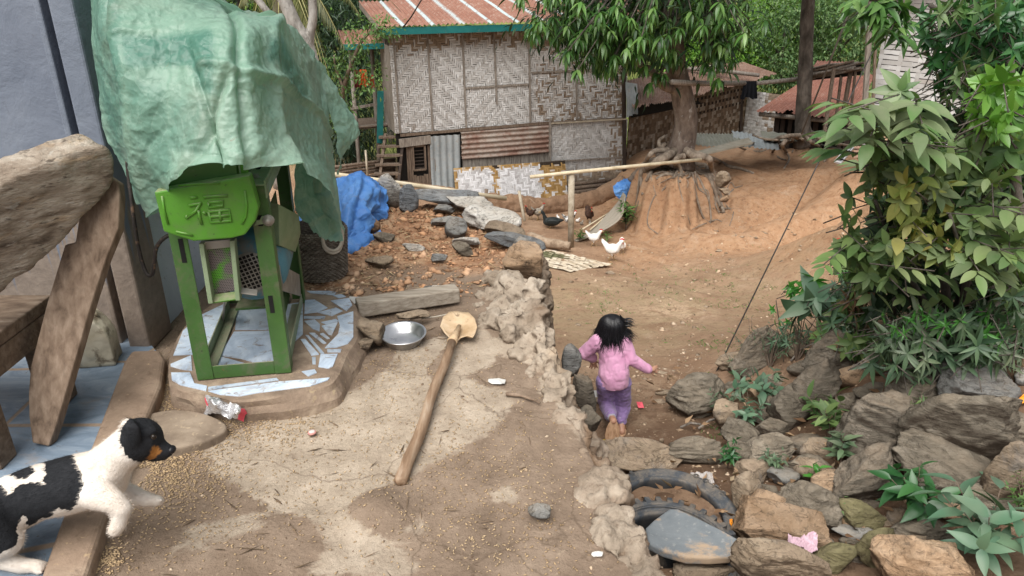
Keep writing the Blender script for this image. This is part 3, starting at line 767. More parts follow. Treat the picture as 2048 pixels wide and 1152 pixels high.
def mk(mb, name, mat, bev=.002, smooth=False, parent=None):
    o = mb.build(name, mat, None, smooth); fixn(o)
    if bev: bevel(o, bev)
    if parent is not None:
        local(o, mach); o.parent = parent
    else: local(o, mach)
    return o
W, DP = .333, .70
def lbox(mb, r0, r1, b0, b1, u0, u1):
    return mb.hexa([ml(r0,b0,u0), ml(r1,b0,u0), ml(r1,b1,u0), ml(r0,b1,u0), ml(r0,b0,u1), ml(r1,b0,u1), ml(r1,b1,u1), ml(r0,b1,u1)])
def angle_leg(r, b, sr, sb, top, w=.060, th=.006):
    m = MB(); a, c = sorted((r, r+sr*w)); d, e = sorted((b, b+sb*th)); lbox(m, a, c, d, e, 0, top)
    a, c = sorted((r, r+sr*th)); d, e = sorted((b+sb*(th+.0005), b+sb*w)); lbox(m, a, c, d, e, 0, top); return m
hs_ = lambda r, b, u0, u1: lbox(MB(), r-.008, r+.008, b-.0015, b+.001, u0, u1)
l1 = mk(angle_leg(0, 0, 1, 1, .62), 'leg', M_GREEN); mk(hs_(.036, 0, .48, .57), 'slot', M_BLACK, 0, parent=l1)
l2 = mk(angle_leg(W+.012, 0, -1, 1, .745), 'leg', M_GREEN); mk(hs_(W-.025, 0, .26, .33), 'slot', M_BLACK, 0, parent=l2); mk(hs_(W-.022, 0, .60, .64), 'slot', M_BLACK, 0, parent=l2)
mk(angle_leg(0, DP, 1, -1, .72), 'leg', M_GREEN); mk(angle_leg(W+.012, DP, -1, -1, .74), 'leg', M_GREEN)
m = MB(); lbox(m, .0603, W-.0483, .002, .008, .001, .055); lbox(m, .0603, W-.0483, .0085, .05, .001, .007); mk(m, 'front_rail', M_GREEN)
m = MB(); lbox(m, .008, .014, .0605, DP-.0605, .001, .05); lbox(m, .0145, .055, .075, DP-.075, .001, .007); mk(m, 'side_rail', M_PALEG)
m = MB(); lbox(m, W-.002, W+.004, .0605, DP-.0605, .001, .05); lbox(m, W-.045, W-.0025, .075, DP-.075, .001, .007); mk(m, 'side_rail', M_PALEG)
m = MB(); lbox(m, .074, W-.062, DP-.009, DP-.003, .001, .06); lbox(m, .074, W-.062, DP-.05, DP-.0095, .001, .007); mk(m, 'rear_rail', M_GREEN)
# top rail (channel) running back from the right front leg
m = MB(); lbox(m, W-.075, W+.014, -.004, DP-.02, .746, .752); lbox(m, W+.008, W+.014, -.004, DP-.02, .70, .7455); lbox(m, W-.075, W-.069, -.004, DP-.02, .7525, .766); lbox(m, W+.008, W+.014, -.004, DP-.02, .7525, .764)
tr = mk(m, 'top_rail', M_PALEG)
for bq in (.09, .34, .50): mk(MB().lathe([(0,.012),(.011,.012),(.012,.002),(.018,.001),(.018,0)], 6, ml(W-.03, bq, .753)), 'bolt', M_STEEL, 0, parent=tr)
mk(lbox(MB(), W-.045, W-.03, .2, .27, .7525, .7535), 'slot', M_BLACK, 0, parent=tr)
# front cover with the raised character
cov = [(308,384),(499,351),(505,372),(517,416),(511,442),(490,470),(463,477),(387,483),(327,464)]
fp = [mp(a, b, -.075) for a, b in cov]; th = .055; k = len(fp)
m = MB().add(fp+[p+GB*th for p in fp], [list(range(k)), [k+i for i in range(k)][::-1]]+[[i, k+i, k+(i+1)%k, (i+1)%k] for i in range(k)])
cv = mk(m, 'front_cover', M_GREENB, .006)
def emboss(strokes, name, r=.0042, closed=False):
    m = MB()
    for s in strokes:
        P_ = [mp(280+x/4.655, 300+y/4.655, -.0765) for x, y in s]
        m.tube(P_, r, 6)
    return mk(m, name, M_GREENB, 0, True, parent=cv)
emboss([[(465,445),(530,440)],[(455,520),(560,495),(570,500)],[(560,500),(520,570),(425,635),(440,610)],[(545,560),(555,620),(575,690)],[(585,575),(615,600)],[(590,440),(700,430),(815,425)],[(640,490),(640,535),(770,520),(775,475),(640,490)],
        [(640,575),(660,675),(850,660),(830,555),(640,575)],[(740,565),(755,665)],[(650,622),(838,608)]], 'raised_character', .0052)
emboss([[(360,330),(550,315),(740,310)],[(205,430),(225,560),(262,690)],[(335,760),(490,795)],[(975,380),(995,520),(985,620),(950,690)]], 'pressed_rib', .004)
m = MB(); q = [mp(a, b, -.0) for a, b in ((456,352),(496,346),(495,326),(452,322))]; m.add(q+[p+GB*.02 for p in q], [[0,1,2,3],[7,6,5,4],[0,4,5,1],[1,5,6,2],[2,6,7,3],[3,7,4,0]]); mk(m, 'cover_bracket', M_GREENB)
# chamber body, hopper under the sheet
c0 = mp(315, 455, 0); 
m = MB(); lbox(m, .005, .262, -.018, .52, .64, .845); mk(m, 'milling_chamber', M_GREEN)
m = MB(); lbox(m, .266, .272, -.005, .54, .70, .93); mk(m, 'side_plate', M_PALEG)
hop = [ml(.03,.05,.845), ml(.255,.05,.845), ml(.255,.42,.845), ml(.03,.42,.845), ml(-.02,.04,1.20), ml(.30,.04,1.20), ml(.30,.50,1.18), ml(-.02,.50,1.18)]
mk(MB().hexa(hop), 'hopper', M_GREEN)
# pivot bolt on the right leg, bracket
pb = mp(537, 440, -.004); m = MB(); R90 = Matrix((GR, Vector((0,0,1)), -GB)).transposed()
m.lathe([(0,.022),(.009,.022),(.010,.010),(.020,.009),(.021,0)], 12, pb, R90); mk(m, 'pivot_bolt', M_STEEL, 0, True)
m = MB(); q = [mp(a, b, -.008) for a, b in ((508,452),(536,446),(534,432),(522,433),(520,440),(512,441))]; kq = len(q)
m.add(q+[p+GB*.006 for p in q], [list(range(kq)), [kq+i for i in range(kq)][::-1]]+[[i, kq+i, kq+(i+1)%kq, (i+1)%kq] for i in range(kq)]); mk(m, 'bracket', M_PALEG)
# sieve chute
t = NT('perforated_sheet', .5, .4); co = t.coord('Object', (1,1,1), False)
mp_ = t.new('ShaderNodeMapping'); mp_.inputs['Rotation'].default_value = (0, 0, -.17); t.link(co, mp_.inputs[0])
sx = t.new('ShaderNodeSeparateXYZ'); t.link(mp_.outputs[0], sx.inputs[0])
P_ = .0062
def cell(v, off=None):
    q = t.math('MULTIPLY', v, 1/P_)
    if off is not None: q = t.math('ADD', q, off)
    return t.math('SUBTRACT', t.math('FRACT', q), .5)
row = t.math('FLOOR', t.math('MULTIPLY', sx.outputs[2], 1/P_))
a_ = cell(sx.outputs[0], t.math('MULTIPLY', row, .5)); b_ = cell(sx.outputs[2])
d_ = t.math('SQRT', t.math('ADD', t.math('MULTIPLY', a_, a_), t.math('MULTIPLY', b_, b_)))
gm = t.mix(t.rng(t.noise(7, 6, .6, .5, co), .47, .56), (.17,.14,.14), (.10,.33,.03))
t.base(t.mix(t.rng(d_, .27, .36), (.012,.012,.01), gm)); M_PERF = t.m
s1 = [mp(a, b, .03) for a, b in ((409,498),(463,494),(474,580),(421,588))]
ch = mk(MB().add(s1+[p+GB*.004 for p in s1], [[0,3,2,1],[4,5,6,7],[0,1,5,4],[1,2,6,5],[2,3,7,6],[3,0,4,7]]), 'sieve', M_PERF, 0)
def bar(a, b, w=.016, d=.05): return MB().beam(a, b, w, d, up=GB)
mk(bar(mp(405,484,.02), mp(424,603,.0)), 'sieve_frame', M_PALEG); mk(bar(mp(466,478,.02), mp(478,597,.0)), 'sieve_frame', M_PALEG)
q = [mp(*z) for z in ((418,590,.02),(475,582,.02),(478,597,-.012),(424,605,-.012))]; mk(MB().add(q+[p+Vector((0,0,-.006))+GB*.002 for p in q], [[0,3,2,1],[4,5,6,7],[0,1,5,4],[1,2,6,5],[2,3,7,6],[3,0,4,7]]), 'spout_lip', M_GREENB, .001)
q = [mp(a, b, .018) for a, b in ((404,484),(468,478),(468,494),(410,500))]; mk(MB().add(q+[p+GB*.02 for p in q], [[0,3,2,1],[4,5,6,7],[0,1,5,4],[1,2,6,5],[2,3,7,6],[3,0,4,7]]), 'sieve_head', M_STEEL)
q = [mp(*z) for z in ((477,574,.03),(515,579,.03),(514,590,.0),(477,585,.0))]; mk(MB().add(q+[p+Vector((0,0,-.004)) for p in q], [[0,3,2,1],[4,5,6,7],[0,1,5,4],[1,2,6,5],[2,3,7,6],[3,0,4,7]]), 'side_lip', M_STEEL, .001)
# electric motor
mc = mp(503, 543, .12); RM = Matrix((GR, Vector((0,0,1)), -GB)).transposed()
m = MB(); m.lathe([(.0,.0),(.105,.0),(.126,-.02),(.131,-.05),(.131,-.24),(.10,-.27),(0,-.27)], 36, mc, RM); mo = mk(m, 'motor', M_MOTB, 0, True)
m = MB(); m.lathe([(0,.004),(.074,.004),(.078,.0)], 28, mc, RM); gp = mk(m, 'fan_cover', M_STEEL, 0, True, parent=mo)
m = MB()
for i in range(-4, 5):
    for j in range(-4, 5):
        if math.hypot(i, j) < 4.6:
            a_ = .3; x, y = i*.0155, j*.0155; c_ = mc+GR*(x*math.cos(a_)-y*math.sin(a_))+Vector((0,0,1))*(x*math.sin(a_)+y*math.cos(a_))-GB*.0045
            e1 = (GR*math.cos(a_)+Vector((0,0,1))*math.sin(a_))*.0056; e2 = (-GR*math.sin(a_)+Vector((0,0,1))*math.cos(a_))*.0056
            m.add([c_-e1-e2, c_+e1-e2, c_+e1+e2, c_-e1+e2], [[0,1,2,3]])
mk(m, 'grille_holes', M_BLACK, 0, parent=gp)
mk(lbox(MB(), .12, W-.05, .26, .42, .16, .171), 'motor_bracket', M_GREEN); mk(lbox(MB(), .02, W-.06, .46, .49, .20, .62), 'rear_dark_panel', M_GREEN)  # dark panel added to darken the space behind the motor
mk(MB().beam(ml(.01,.50,.02), ml(.10,.30,.30), .05, .008, up=GR), 'brace', M_STEEL)
# outlet chute on the right
q = [mp(*z) for z in ((557,408,.16),(598,430,.34),(602,466,.36),(591,504,.32),(559,491,.14))]
m = MB().add(q+[p-GR*.05+GB*.03 for p in q], [[0,1,2,3,4],[9,8,7,6,5],[0,5,6,1],[1,6,7,2],[2,7,8,3],[3,8,9,4],[4,9,5,0]]); mk(m, 'outlet_chute', M_PALEG)
mk(MB().beam(ml(W+.002,.10,.36), ml(W+.002,.62,.10), .006, .10, up=(0,0,1)), 'side_guard', M_STEEL)
mk(lbox(MB(), W-.05, W-.046, .36, .62, .05, .55), 'belt_guard', M_GREEN)

# ================================================================ green plastic sheet over the machine
G = [[(178,-95,2.86),(255,-105,2.80),(330,-85,2.85),(400,-15,2.98),(480,20,3.02),(560,33,3.08),(596,66,3.22),(640,128,3.42)],
     [(177,20,2.80),(232,25,2.56),(330,45,2.52),(415,48,2.52),(490,48,2.58),(552,52,2.74),(592,108,2.95),(645,195,3.28)],
     [(185,110,2.78),(240,120,2.46),(330,130,2.41),(415,125,2.38),(490,130,2.42),(556,138,2.60),(606,180,2.86),(652,245,3.20)],
     [(201,200,2.76),(250,205,2.44),(330,205,2.36),(415,200,2.31),(490,200,2.37),(560,210,2.55),(616,240,2.80),(662,300,3.14)],
     [(226,285,2.74),(264,300,2.46),(330,285,2.34),(415,262,2.26),(490,265,2.33),(567,275,2.50),(628,300,2.74),(668,352,3.06)],
     [(255,350,2.72),(282,375,2.50),(338,340,2.33),(422,300,2.22),(497,305,2.29),(574,313,2.45),(640,325,2.66),(678,408,3.02)],
     [(284,405,2.70),(301,429,2.52),(346,371,2.31),(432,319,2.19),(500,329,2.27),(576,339,2.42),(646,346,2.60),(690,472,2.98)]]
def sheet(G, nu, nv, cols=None):
    A = np.array([[tuple(at(*q)) for q in r] for r in G])         # rows x cols x 3
    def cr(A, n, ax):
        A = np.moveaxis(A, ax, 0); k = len(A); P_ = np.concatenate([[2*A[0]-A[1]], A, [2*A[-1]-A[-2]]]); out = []
        for s in np.linspace(0, k-1-1e-9, n):
            i = int(s); t = s-i; a, b, c, d = P_[i], P_[i+1], P_[i+2], P_[i+3]
            out.append(.5*((2*b)+(c-a)*t+(2*a-5*b+4*c-d)*t*t+(3*b-a-3*c+d)*t**3))
        return np.moveaxis(np.array(out), 0, ax)
    return cr(cr(A, nv, 0), nu, 1)
def cloth(name, Gr, nu, nv, mat, parent=None, amp=.02, seed=0, crink=.006, foldfn=None, edge=.012, th=.0):
    B = sheet(Gr, nu, nv); du = np.gradient(B, axis=1); dv = np.gradient(B, axis=0); N = np.cross(dv, du); N /= np.linalg.norm(N, axis=-1, keepdims=True)+1e-9
    if ((B-np.array(CAM))*N).sum(-1).mean() > 0: N = -N
    Pn = B
    rid = lambda sc, s: np.abs(fbm(Pn, sc, 3, s))
    sh = lambda sc, s: np.maximum(0, 1-np.abs(fbm(Pn + .06*fbm(Pn, 5, 2, s+40)[..., None], sc, 2, s))*5.0)**1.6
    d = amp*(fbm(Pn*np.array([1.6,1.6,.8]), 2.4, 2, seed)) + amp*.75*sh(3.0, seed+3) - amp*.6*sh(3.4, seed+4) + crink*1.2*sh(6.5, seed+5) - crink*1.0*sh(7.3, seed+6) + crink*.45*sh(15, seed+7) - crink*.4*sh(17, seed+8)
    if foldfn is not None: d = d + foldfn(B, nu, nv)
    B = B + N*d[..., None]
    uu = np.linspace(0, 1, nu); e = edge*fbm(np.stack([uu*14, 0*uu, 0*uu], -1), 1, 3, seed+11)
    B[-1, :, 2] += e; B[-2, :, 2] += e*.5
    idx = np.arange(nu*nv).reshape(nv, nu); F = np.stack([idx[:-1,:-1], idx[1:,:-1], idx[1:,1:], idx[:-1,1:]], -1).reshape(-1, 4)
    return mkmesh(name, B.reshape(-1, 3), F, mat, parent, True)
t = NT('green_plastic_sheet', .38, .5); co = t.coord('Object', (1,1,1), False)
n1 = t.noise(2.8, 7, .62, .6, co); n2 = t.noise(11, 9, .7, .8, co); rg = t.math('ABSOLUTE', t.math('SUBTRACT', t.noise(9, 5, .55, 1.2, co), .5)); rg2 = t.math('ABSOLUTE', t.math('SUBTRACT', t.noise(21, 5, .6, 1.0, co), .5))
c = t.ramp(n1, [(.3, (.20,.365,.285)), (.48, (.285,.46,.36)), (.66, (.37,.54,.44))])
c = t.mix(t.math('MULTIPLY', t.attr('painted_dark'), .85), c, t.ramp(n2, [(.3, (.040,.165,.125)), (.7, (.13,.31,.24))]))
c = t.mix(t.rng(rg, .0, .02, .22, 0), c, (.50,.66,.56))  # bright wrinkle lines put into the colour along the ridges
c = t.mix(t.rng(t.noise(3.2, 8, .66, .5, co), .52, .75, 0, .45), c, (.25,.225,.155)); c = t.mix(t.rng(t.noise(38, 7, .75, .6, co), .60, .72, 0, .4), c, (.17,.20,.14))
c = t.mix(t.rng(t.noise(15, 8, .7, 1.0, co), .64, .73, 0, .6), c, (.28,.17,.10))
def crum(sc):
    v = t.new('ShaderNodeVectorMath'); v.operation = 'MULTIPLY_ADD'; q = t.new('ShaderNodeTexNoise'); q.inputs['Scale'].default_value = sc*.6; t.link(co, q.inputs['Vector']); t.link(q.outputs['Color'], v.inputs[0]); v.inputs[1].default_value = (.9/sc,)*3; t.link(co, v.inputs[2])
    return t.voro(sc, 'F1', 'Distance', v.outputs[0])
t.base(c); t.bump(crum(4), .2, .05); t.bump(crum(10), .35, .024); t.bump(crum(26), .5, .010); t.bump(crum(55), .4, .005); t.bump(rg, .25, .02)
tr_ = t.new('ShaderNodeBsdfTranslucent'); mx_ = t.new('ShaderNodeMixShader'); mx_.inputs[0].default_value = .42; t.link(t.mix(1.0, c, (.9,1.05,.95), 'MULTIPLY'), tr_.inputs[0])
t.link(t.b.outputs[0], mx_.inputs[1]); t.link(tr_.outputs[0], mx_.inputs[2]); t.link(mx_.outputs[0], t.out.inputs[0])
M_TARP = t.m
tarp = thing('plastic_sheet', 'crumpled translucent green plastic sheet draped over the milling machine', 'tarpaulin', (-1.05, 2.7, .8))
def folds(B, nu, nv):
    u = np.linspace(0, 1, nu)[None, :]; v = np.linspace(0, 1, nv)[:, None]
    return .02*np.sin(u*17-v*4+2*fbm(np.stack([u+0*v, v+0*u, 0*u+0*v], -1), 2, 2, 14))*(.3+v) - .022*np.exp(-((u-.62+.30*v)/.018)**2)*sstep(.2,.5,v) - .02*np.exp(-((u-.30-.22*v)/.016)**2)*sstep(.15,.4,v) + .02*np.exp(-((v-.30-.1*u)/.02)**2)*sstep(.3,.5,u) + .030*np.sin(u*34+v*2.5+1.5*fbm(np.stack([u+0*v, v+0*u, 0*u+0*v], -1), 3, 2, 4))*v**2*.6 - .05*np.exp(-((u-.105)/.03)**2)*(1-.5*v) + .03*np.exp(-((u-.15)/.035)**2) - .03*np.exp(-((u-.53-.05*v)/.02)**2) + .02*np.exp(-((u-.72)/.03)**2)
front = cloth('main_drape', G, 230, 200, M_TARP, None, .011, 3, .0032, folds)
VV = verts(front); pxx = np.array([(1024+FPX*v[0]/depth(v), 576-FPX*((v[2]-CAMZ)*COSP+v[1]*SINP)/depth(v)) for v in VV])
painted_dark = np.zeros(len(VV))  # machine showing through and dark left fold painted into the sheet colour
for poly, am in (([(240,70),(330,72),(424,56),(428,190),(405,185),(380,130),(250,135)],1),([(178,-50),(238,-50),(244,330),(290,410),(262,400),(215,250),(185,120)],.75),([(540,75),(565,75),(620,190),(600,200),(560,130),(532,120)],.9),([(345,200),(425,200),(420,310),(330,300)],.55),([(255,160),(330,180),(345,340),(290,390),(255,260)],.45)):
    painted_dark = np.maximum(painted_dark, am*np.mean([inpoly(pxx[:,0]+ox, pxx[:,1]+oy, poly) for ox, oy in ((0,0),(7,0),(-7,0),(0,7),(0,-7),(5,5),(-5,-5))], 0))
setattr_pt(front, 'painted_dark', painted_dark); local(front, tarp)
# right side drape, tail and loose corner, back
G2 = [[(600,70,3.15),(625,110,3.25),(645,140,3.42)],[(604,190,2.92),(640,210,3.12),(662,235,3.38)],[(600,290,2.86),(640,300,3.02),(672,330,3.26)],[(588,345,2.86),(632,370,2.96),(678,405,3.12)],[(597,428,2.86),(640,440,2.94),(685,450,3.04)],[(628,464,2.88),(660,480,2.94),(689,480,3.0)]]
d2 = cloth('side_drape', G2, 70, 130, M_TARP, None, .02, 13, .006); local(d2, tarp); setattr_pt(d2, 'painted_dark', np.full(len(d2.data.vertices), .18))
G3 = [[(612,95,3.30),(632,115,3.36),(650,130,3.44)],[(650,190,3.36),(672,190,3.44),(688,195,3.50)],[(668,260,3.36),(700,255,3.46),(721,264,3.54)],[(672,312,3.30),(686,300,3.40),(700,285,3.48)],[(670,350,3.24),(675,335,3.32),(684,312,3.40)]]
d3 = cloth('loose_corner', G3, 60, 70, M_TARP, None, .02, 23, .005); local(d3, tarp)
G4 = [[(178,-95,2.86),(330,-85,2.86),(480,20,3.03),(560,33,3.09),(640,128,3.43)],[(260,-80,3.25),(360,-60,3.4),(480,35,3.5),(560,60,3.55),(640,140,3.55)],[(320,120,3.5),(400,140,3.55),(490,170,3.6),(570,200,3.6),(650,260,3.55)],[(400,300,3.5),(450,300,3.55),(520,300,3.55),(580,320,3.5),(640,350,3.4)]]
d4 = cloth('rear_drape', G4, 80, 70, M_TARP, None, .02, 33, .005); local(d4, tarp)
# ================================================================ rocks
def rock_mat(name, cols, dust, dusta=.6, sc=5, spots=(), strata=True):
    t = NT(name, .9, .2); co = t.coord('Object', (1,1,1), True); st = t.coord('Object', (1,1,4.5), True)
    n1 = t.noise(sc, 9, .68, .6, co); n2 = t.noise(sc*5, 8, .72, .2, co); ns = t.noise(sc*1.6, 8, .7, .8, st)
    k = len(cols); c = t.ramp(t.math('ADD', t.math('MULTIPLY', n1, .5), t.math('MULTIPLY', ns, .5)), [(.34+.32*i/(k-1), cols[i]) for i in range(k)])
    for (s_, lo, hi, cc, am) in spots: c = t.mix(t.math('MULTIPLY', t.rng(t.noise(s_, 7, .68, .5, co), lo, hi), am), c, cc)
    c = t.mix(t.rng(n2, .32, .46, .8, 0), c, (.045,.034,.025)); c = t.mix(t.rng(t.math('ABSOLUTE', t.math('SUBTRACT', t.noise(sc*.9, 6, .6, 1.5, st), .5)), .0, .018, .75, 0), c, (.03,.022,.016))
    c = t.mix(t.rng(t.noise(sc*7, 6, .7, 0, st), .60, .72, 0, .5), c, tuple(min(.8, q*1.5) for q in cols[-1]))
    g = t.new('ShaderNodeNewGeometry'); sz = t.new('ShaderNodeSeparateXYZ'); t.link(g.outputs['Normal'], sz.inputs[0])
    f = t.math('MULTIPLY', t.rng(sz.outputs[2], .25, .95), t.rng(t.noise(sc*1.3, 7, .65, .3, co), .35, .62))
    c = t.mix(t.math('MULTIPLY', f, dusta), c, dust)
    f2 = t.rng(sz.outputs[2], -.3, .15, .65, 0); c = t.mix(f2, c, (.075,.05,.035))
    c = t.mix(1.0, c, t.rng(t.objrand(), 0, 1, .82, 1.18), 'MULTIPLY')
    t.base(c); t.bump(n1, .6, .05); t.bump(ns, 1.0, .03); t.bump(n2, .9, .010); return t.m
DUST = (.31,.235,.165)
RK = {'schist': rock_mat('schist', [(.07,.062,.05),(.165,.142,.112),(.30,.262,.212)], DUST, .5),
      'brown': rock_mat('brown_schist', [(.085,.070,.053),(.19,.163,.126),(.34,.298,.24)], (.33,.27,.20), .55),
      'tan': rock_mat('tan_stone', [(.17,.125,.085),(.30,.23,.16),(.43,.35,.26)], (.42,.32,.23), .6, spots=[(7,.56,.68,(.20,.20,.20),.5)]),
      'orange': rock_mat('orange_stone', [(.22,.14,.08),(.39,.26,.16),(.52,.375,.255)], (.47,.35,.245), .5),
      'pale': rock_mat('pale_limestone', [(.40,.375,.33),(.57,.54,.49),(.70,.68,.64)], (.50,.43,.34), .5, spots=[(6,.56,.7,(.36,.23,.14),.6)]),
      'slate': rock_mat('blue_slate', [(.11,.12,.128),(.19,.203,.212),(.29,.30,.305)], (.30,.27,.23), .35),
      'grey': rock_mat('grey_stone', [(.15,.15,.145),(.25,.25,.24),(.36,.355,.34)], (.36,.30,.23), .5),
      'moss': rock_mat('mossy_stone', [(.095,.085,.045),(.18,.16,.082),(.27,.235,.14)], (.27,.24,.13), .6),
      'mud': rock_mat('earth_clod', [(.15,.085,.048),(.25,.145,.082),(.34,.21,.13)], (.36,.23,.14), .5)}
def ico(sub):
    bm = bmesh.new(); bmesh.ops.create_icosphere(bm, subdivisions=sub, radius=1)
    V = np.array([v.co[:] for v in bm.verts]); F = np.array([[v.index for v in f.verts] for f in bm.faces]); bm.free(); return V, F
ICO = {k: ico(k) for k in (2, 3, 4, 5)}
def rock_shape(seed, sub=4, chop=12, rough=.05, strata=.05, lo=.55, hi=.86, box=.35):
    rs = np.random.RandomState(seed); V, F = ICO[sub]; V = V.copy()
    V = np.sign(V)*np.abs(V)**(1-box*.55); V /= np.abs(V).max()
    for k in range(chop):
        n = rs.normal(size=3); n[2] *= .9; n /= np.linalg.norm(n); d = rs.uniform(lo, hi)
        V -= n*np.maximum(0, V@n-d)[:, None]
    r = np.linalg.norm(V, axis=1, keepdims=True)+1e-6; N = V/r
    V = V + N*(fbm(V+seed*3.1, 1.6, 4, seed)*rough*1.6 + fbm(V+seed, 5, 4, seed+1)*rough*1.2 + fbm(V+seed, 15, 3, seed+5)*rough*.7 + (np.abs(fbm(V*np.array([.6,.6,4.2])+seed, 1.5, 3, seed+2))-.2)*strata*1.6)[:, None]
    V -= (V.max(0)+V.min(0))/2; V /= (V.max(0)-V.min(0))/2
    return V, F
_rseed = [100]
def rock(name, label, cat, px, py, wp, hp, mat='schist', surf='pile', ang=0.0, yaw=None, group=None, flat=None, D=None, sub=4, chop=12, rough=.05, strata=.05, box=.35, dpt=.8, dD=0.0, lo=.55):
    """a single stone whose picture size is about wp x hp pixels, bedded into the surface it lies on"""
    _rseed[0] += 1; sd_ = _rseed[0]; rr = random.Random(sd_)
    by = py+hp*.42
    if D is None:
        b = onz(px, by, .03) if surf == 'yard' else pg(px, by)
        D0 = b.y
    else: D0 = D
    c = at(px, py, D0); s = wp/2/ppm(c)
    v = (c-CAM).normalized(); phi = math.asin(-v.z)
    sy = s*dpt; hh = hp/2/ppm(c)
    if sy*math.sin(phi) > .85*hh: sy = .85*hh/math.sin(phi)
    szz = math.sqrt(max(hh*hh-(sy*math.sin(phi))**2, (.25*hh)**2))/math.cos(phi)
    c = at(px, py, D0+sy*.55+dD)
    V, F = rock_shape(sd_, sub, chop, rough, strata, lo, box=box)
    V = V*np.array([s, sy, szz])*1.02
    R = Matrix.Rotation(math.radians(ang), 3, v) if ang else Matrix.Identity(3)
    V = V @ np.array(R).T
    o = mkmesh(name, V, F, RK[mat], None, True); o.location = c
    tag(o, label, cat, group); return o

# ---------------------------------------------------------------- stones on the red rubble end of the yard
YR = [('stone','tall pale stone standing on end beside the blue sheet',784,381,40,60,'pale',-10,.45),
 ('stone','dark grey pointed stone right of the upright pale one',818,398,36,50,'slate',8,.45),
 ('stone','long flat dark slate slab on top of the stone row',889,393,126,27,'slate',2,.4),
 ('stone','white jagged boulder under the right end of the slate slab',938,412,86,32,'pale',6,.7),
 ('stone','small grey stone under the slate slab',888,418,40,19,'grey',0,.7),
 ('stone','broad white boulder along the edge of the rubble',984,436,108,38,'pale',8,.7),
 ('stone','tan stone patched with grey at the rubble edge above the tilted slab',1011,461,74,28,'tan',12,.7),
 ('stone','thin dark slate slab tilted at the outer edge of the yard',1030,483,112,28,'slate',13,.4),
 ('stone','grey wedge-shaped stone behind the top of the wall',1051,497,46,36,'grey',20,.7),
 ('stone','smooth flat grey stone left of the round disc',890,442,50,17,'grey',0,.6),
 ('stone','broken pinkish white block lying on the rubble',933,481,50,18,'pale',4,.5),
 ('stone','brown ribbed block in front of the pinkish block',925,497,42,23,'brown',14,.6),
 ('stone','thin pale flake in the middle of the rubble',827,494,42,13,'pale',3,.4),
 ('stone','long pinkish flat stone near the basket',759,525,52,20,'tan',-8,.5),
 ('stone','dark brown stone on the hem of the blue sheet',768,476,38,18,'brown',10,.6),
 ('clod','brown lump of soil resting on the blue sheet',737,453,42,27,'mud',0,.8),
 ('stone','pale greenish flat stone in the rubble below the ribbed block',878,516,30,13,'grey',0,.5),
 ('stone','small white pyramid stone behind the beam',876,577,22,14,'pale',0,.8),
 ('stone','flat grey flake behind the beam, left of the white pyramid stone',858,578,24,11,'grey',0,.5),
 ('stone','rounded beige stone beside the plinth',741,664,56,44,'tan',25,.9),
 ('stone','small smooth beige stone at the foot of the plinth',729,687,34,22,'tan',0,.9),
 ('stone','flat pale stone tucked under the beam',826,631,62,20,'tan',0,.5)]
for (nm, lb, px, py, w_, h_, m_, an, dp) in YR:
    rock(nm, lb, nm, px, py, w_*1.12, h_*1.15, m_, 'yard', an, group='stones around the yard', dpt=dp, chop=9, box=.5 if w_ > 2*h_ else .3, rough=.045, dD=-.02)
dd = onz(909, 468, .05); m = MB(); m.lathe([(0,.0),(.062,.0),(.066,.008),(.066,.062),(.060,.070),(0,.071)], 28)
o = m.build('concrete_disc', RK['grey'], None, True); o.location = dd+Vector((0,.05,.0)); o.rotation_euler = (math.radians(38), math.radians(16), 0)
tag(o, 'short round grey concrete disc tilted on the rubble', 'disc')
# ---------------------------------------------------------------- rough stone and mortar retaining wall
t = NT('wall_mortar', .95, .12); co = t.coord('Object', (1,1,1), False)
n1 = t.noise(5, 9, .68, .5, co); n2 = t.noise(28, 9, .72, .2, co)
c = t.ramp(n1, [(.3, (.22,.175,.13)), (.5, (.37,.305,.238)), (.7, (.54,.465,.38))])
c = t.mix(t.math('MULTIPLY', t.attr('ochre'), .8), c, t.ramp(n2, [(.3, (.30,.19,.10)), (.7, (.52,.37,.23))]))
c = t.mix(t.rng(n2, .32, .46, .9, 0), c, (.12,.085,.058)); c = t.mix(t.rng(t.noise(60, 6, .7, 0, co), .60, .70, 0, .6), c, (.20,.16,.125)); c = t.mix(t.rng(t.noise(11, 8, .7, .8, co), .56, .64, 0, .7), c, (.30,.235,.175))
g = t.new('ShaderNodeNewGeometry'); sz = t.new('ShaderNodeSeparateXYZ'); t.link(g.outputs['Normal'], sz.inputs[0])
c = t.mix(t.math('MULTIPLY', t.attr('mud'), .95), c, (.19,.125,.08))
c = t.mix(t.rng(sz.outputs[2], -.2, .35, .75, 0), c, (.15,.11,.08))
t.base(c); t.bump(n1, .7, .04); t.bump(n2, .9, .012); M_MORT = t.m
m = MB(); LUMP = [(1000,545,42,30,.06),(1035,555,48,34,.10),(975,585,32,26,.03),(1010,595,40,30,.07),(1055,600,42,34,.12),(985,625,36,28,.05),(1030,640,46,30,.08),(1078,640,32,30,.10),(1060,675,44,28,.06),(1095,690,34,28,.08),(1085,720,44,26,.03),(1115,745,34,26,.05),(1120,780,40,28,.02),(1140,815,36,28,.03),(1160,855,34,28,.02),(1130,830,34,24,.0),(1185,905,30,26,.0),(1150,890,34,20,-.02),
 (1212,965,54,42,.025),(1190,985,40,30,.01),(1235,1050,46,44,.025),(1255,1085,44,40,.03),(1280,1120,46,40,.02),(1300,1160,46,44,.02)]
kw = 0
def lumpy(c, r3, sd_):
    V, F = rock_shape(sd_, 3, 9, .10, .0, .5, .85, .5); R = np.array(Matrix.Rotation(sd_*1.7, 3, 'Z')); m.add([Vector(v)+c for v in (V @ R.T)*np.array(r3)], F.tolist())
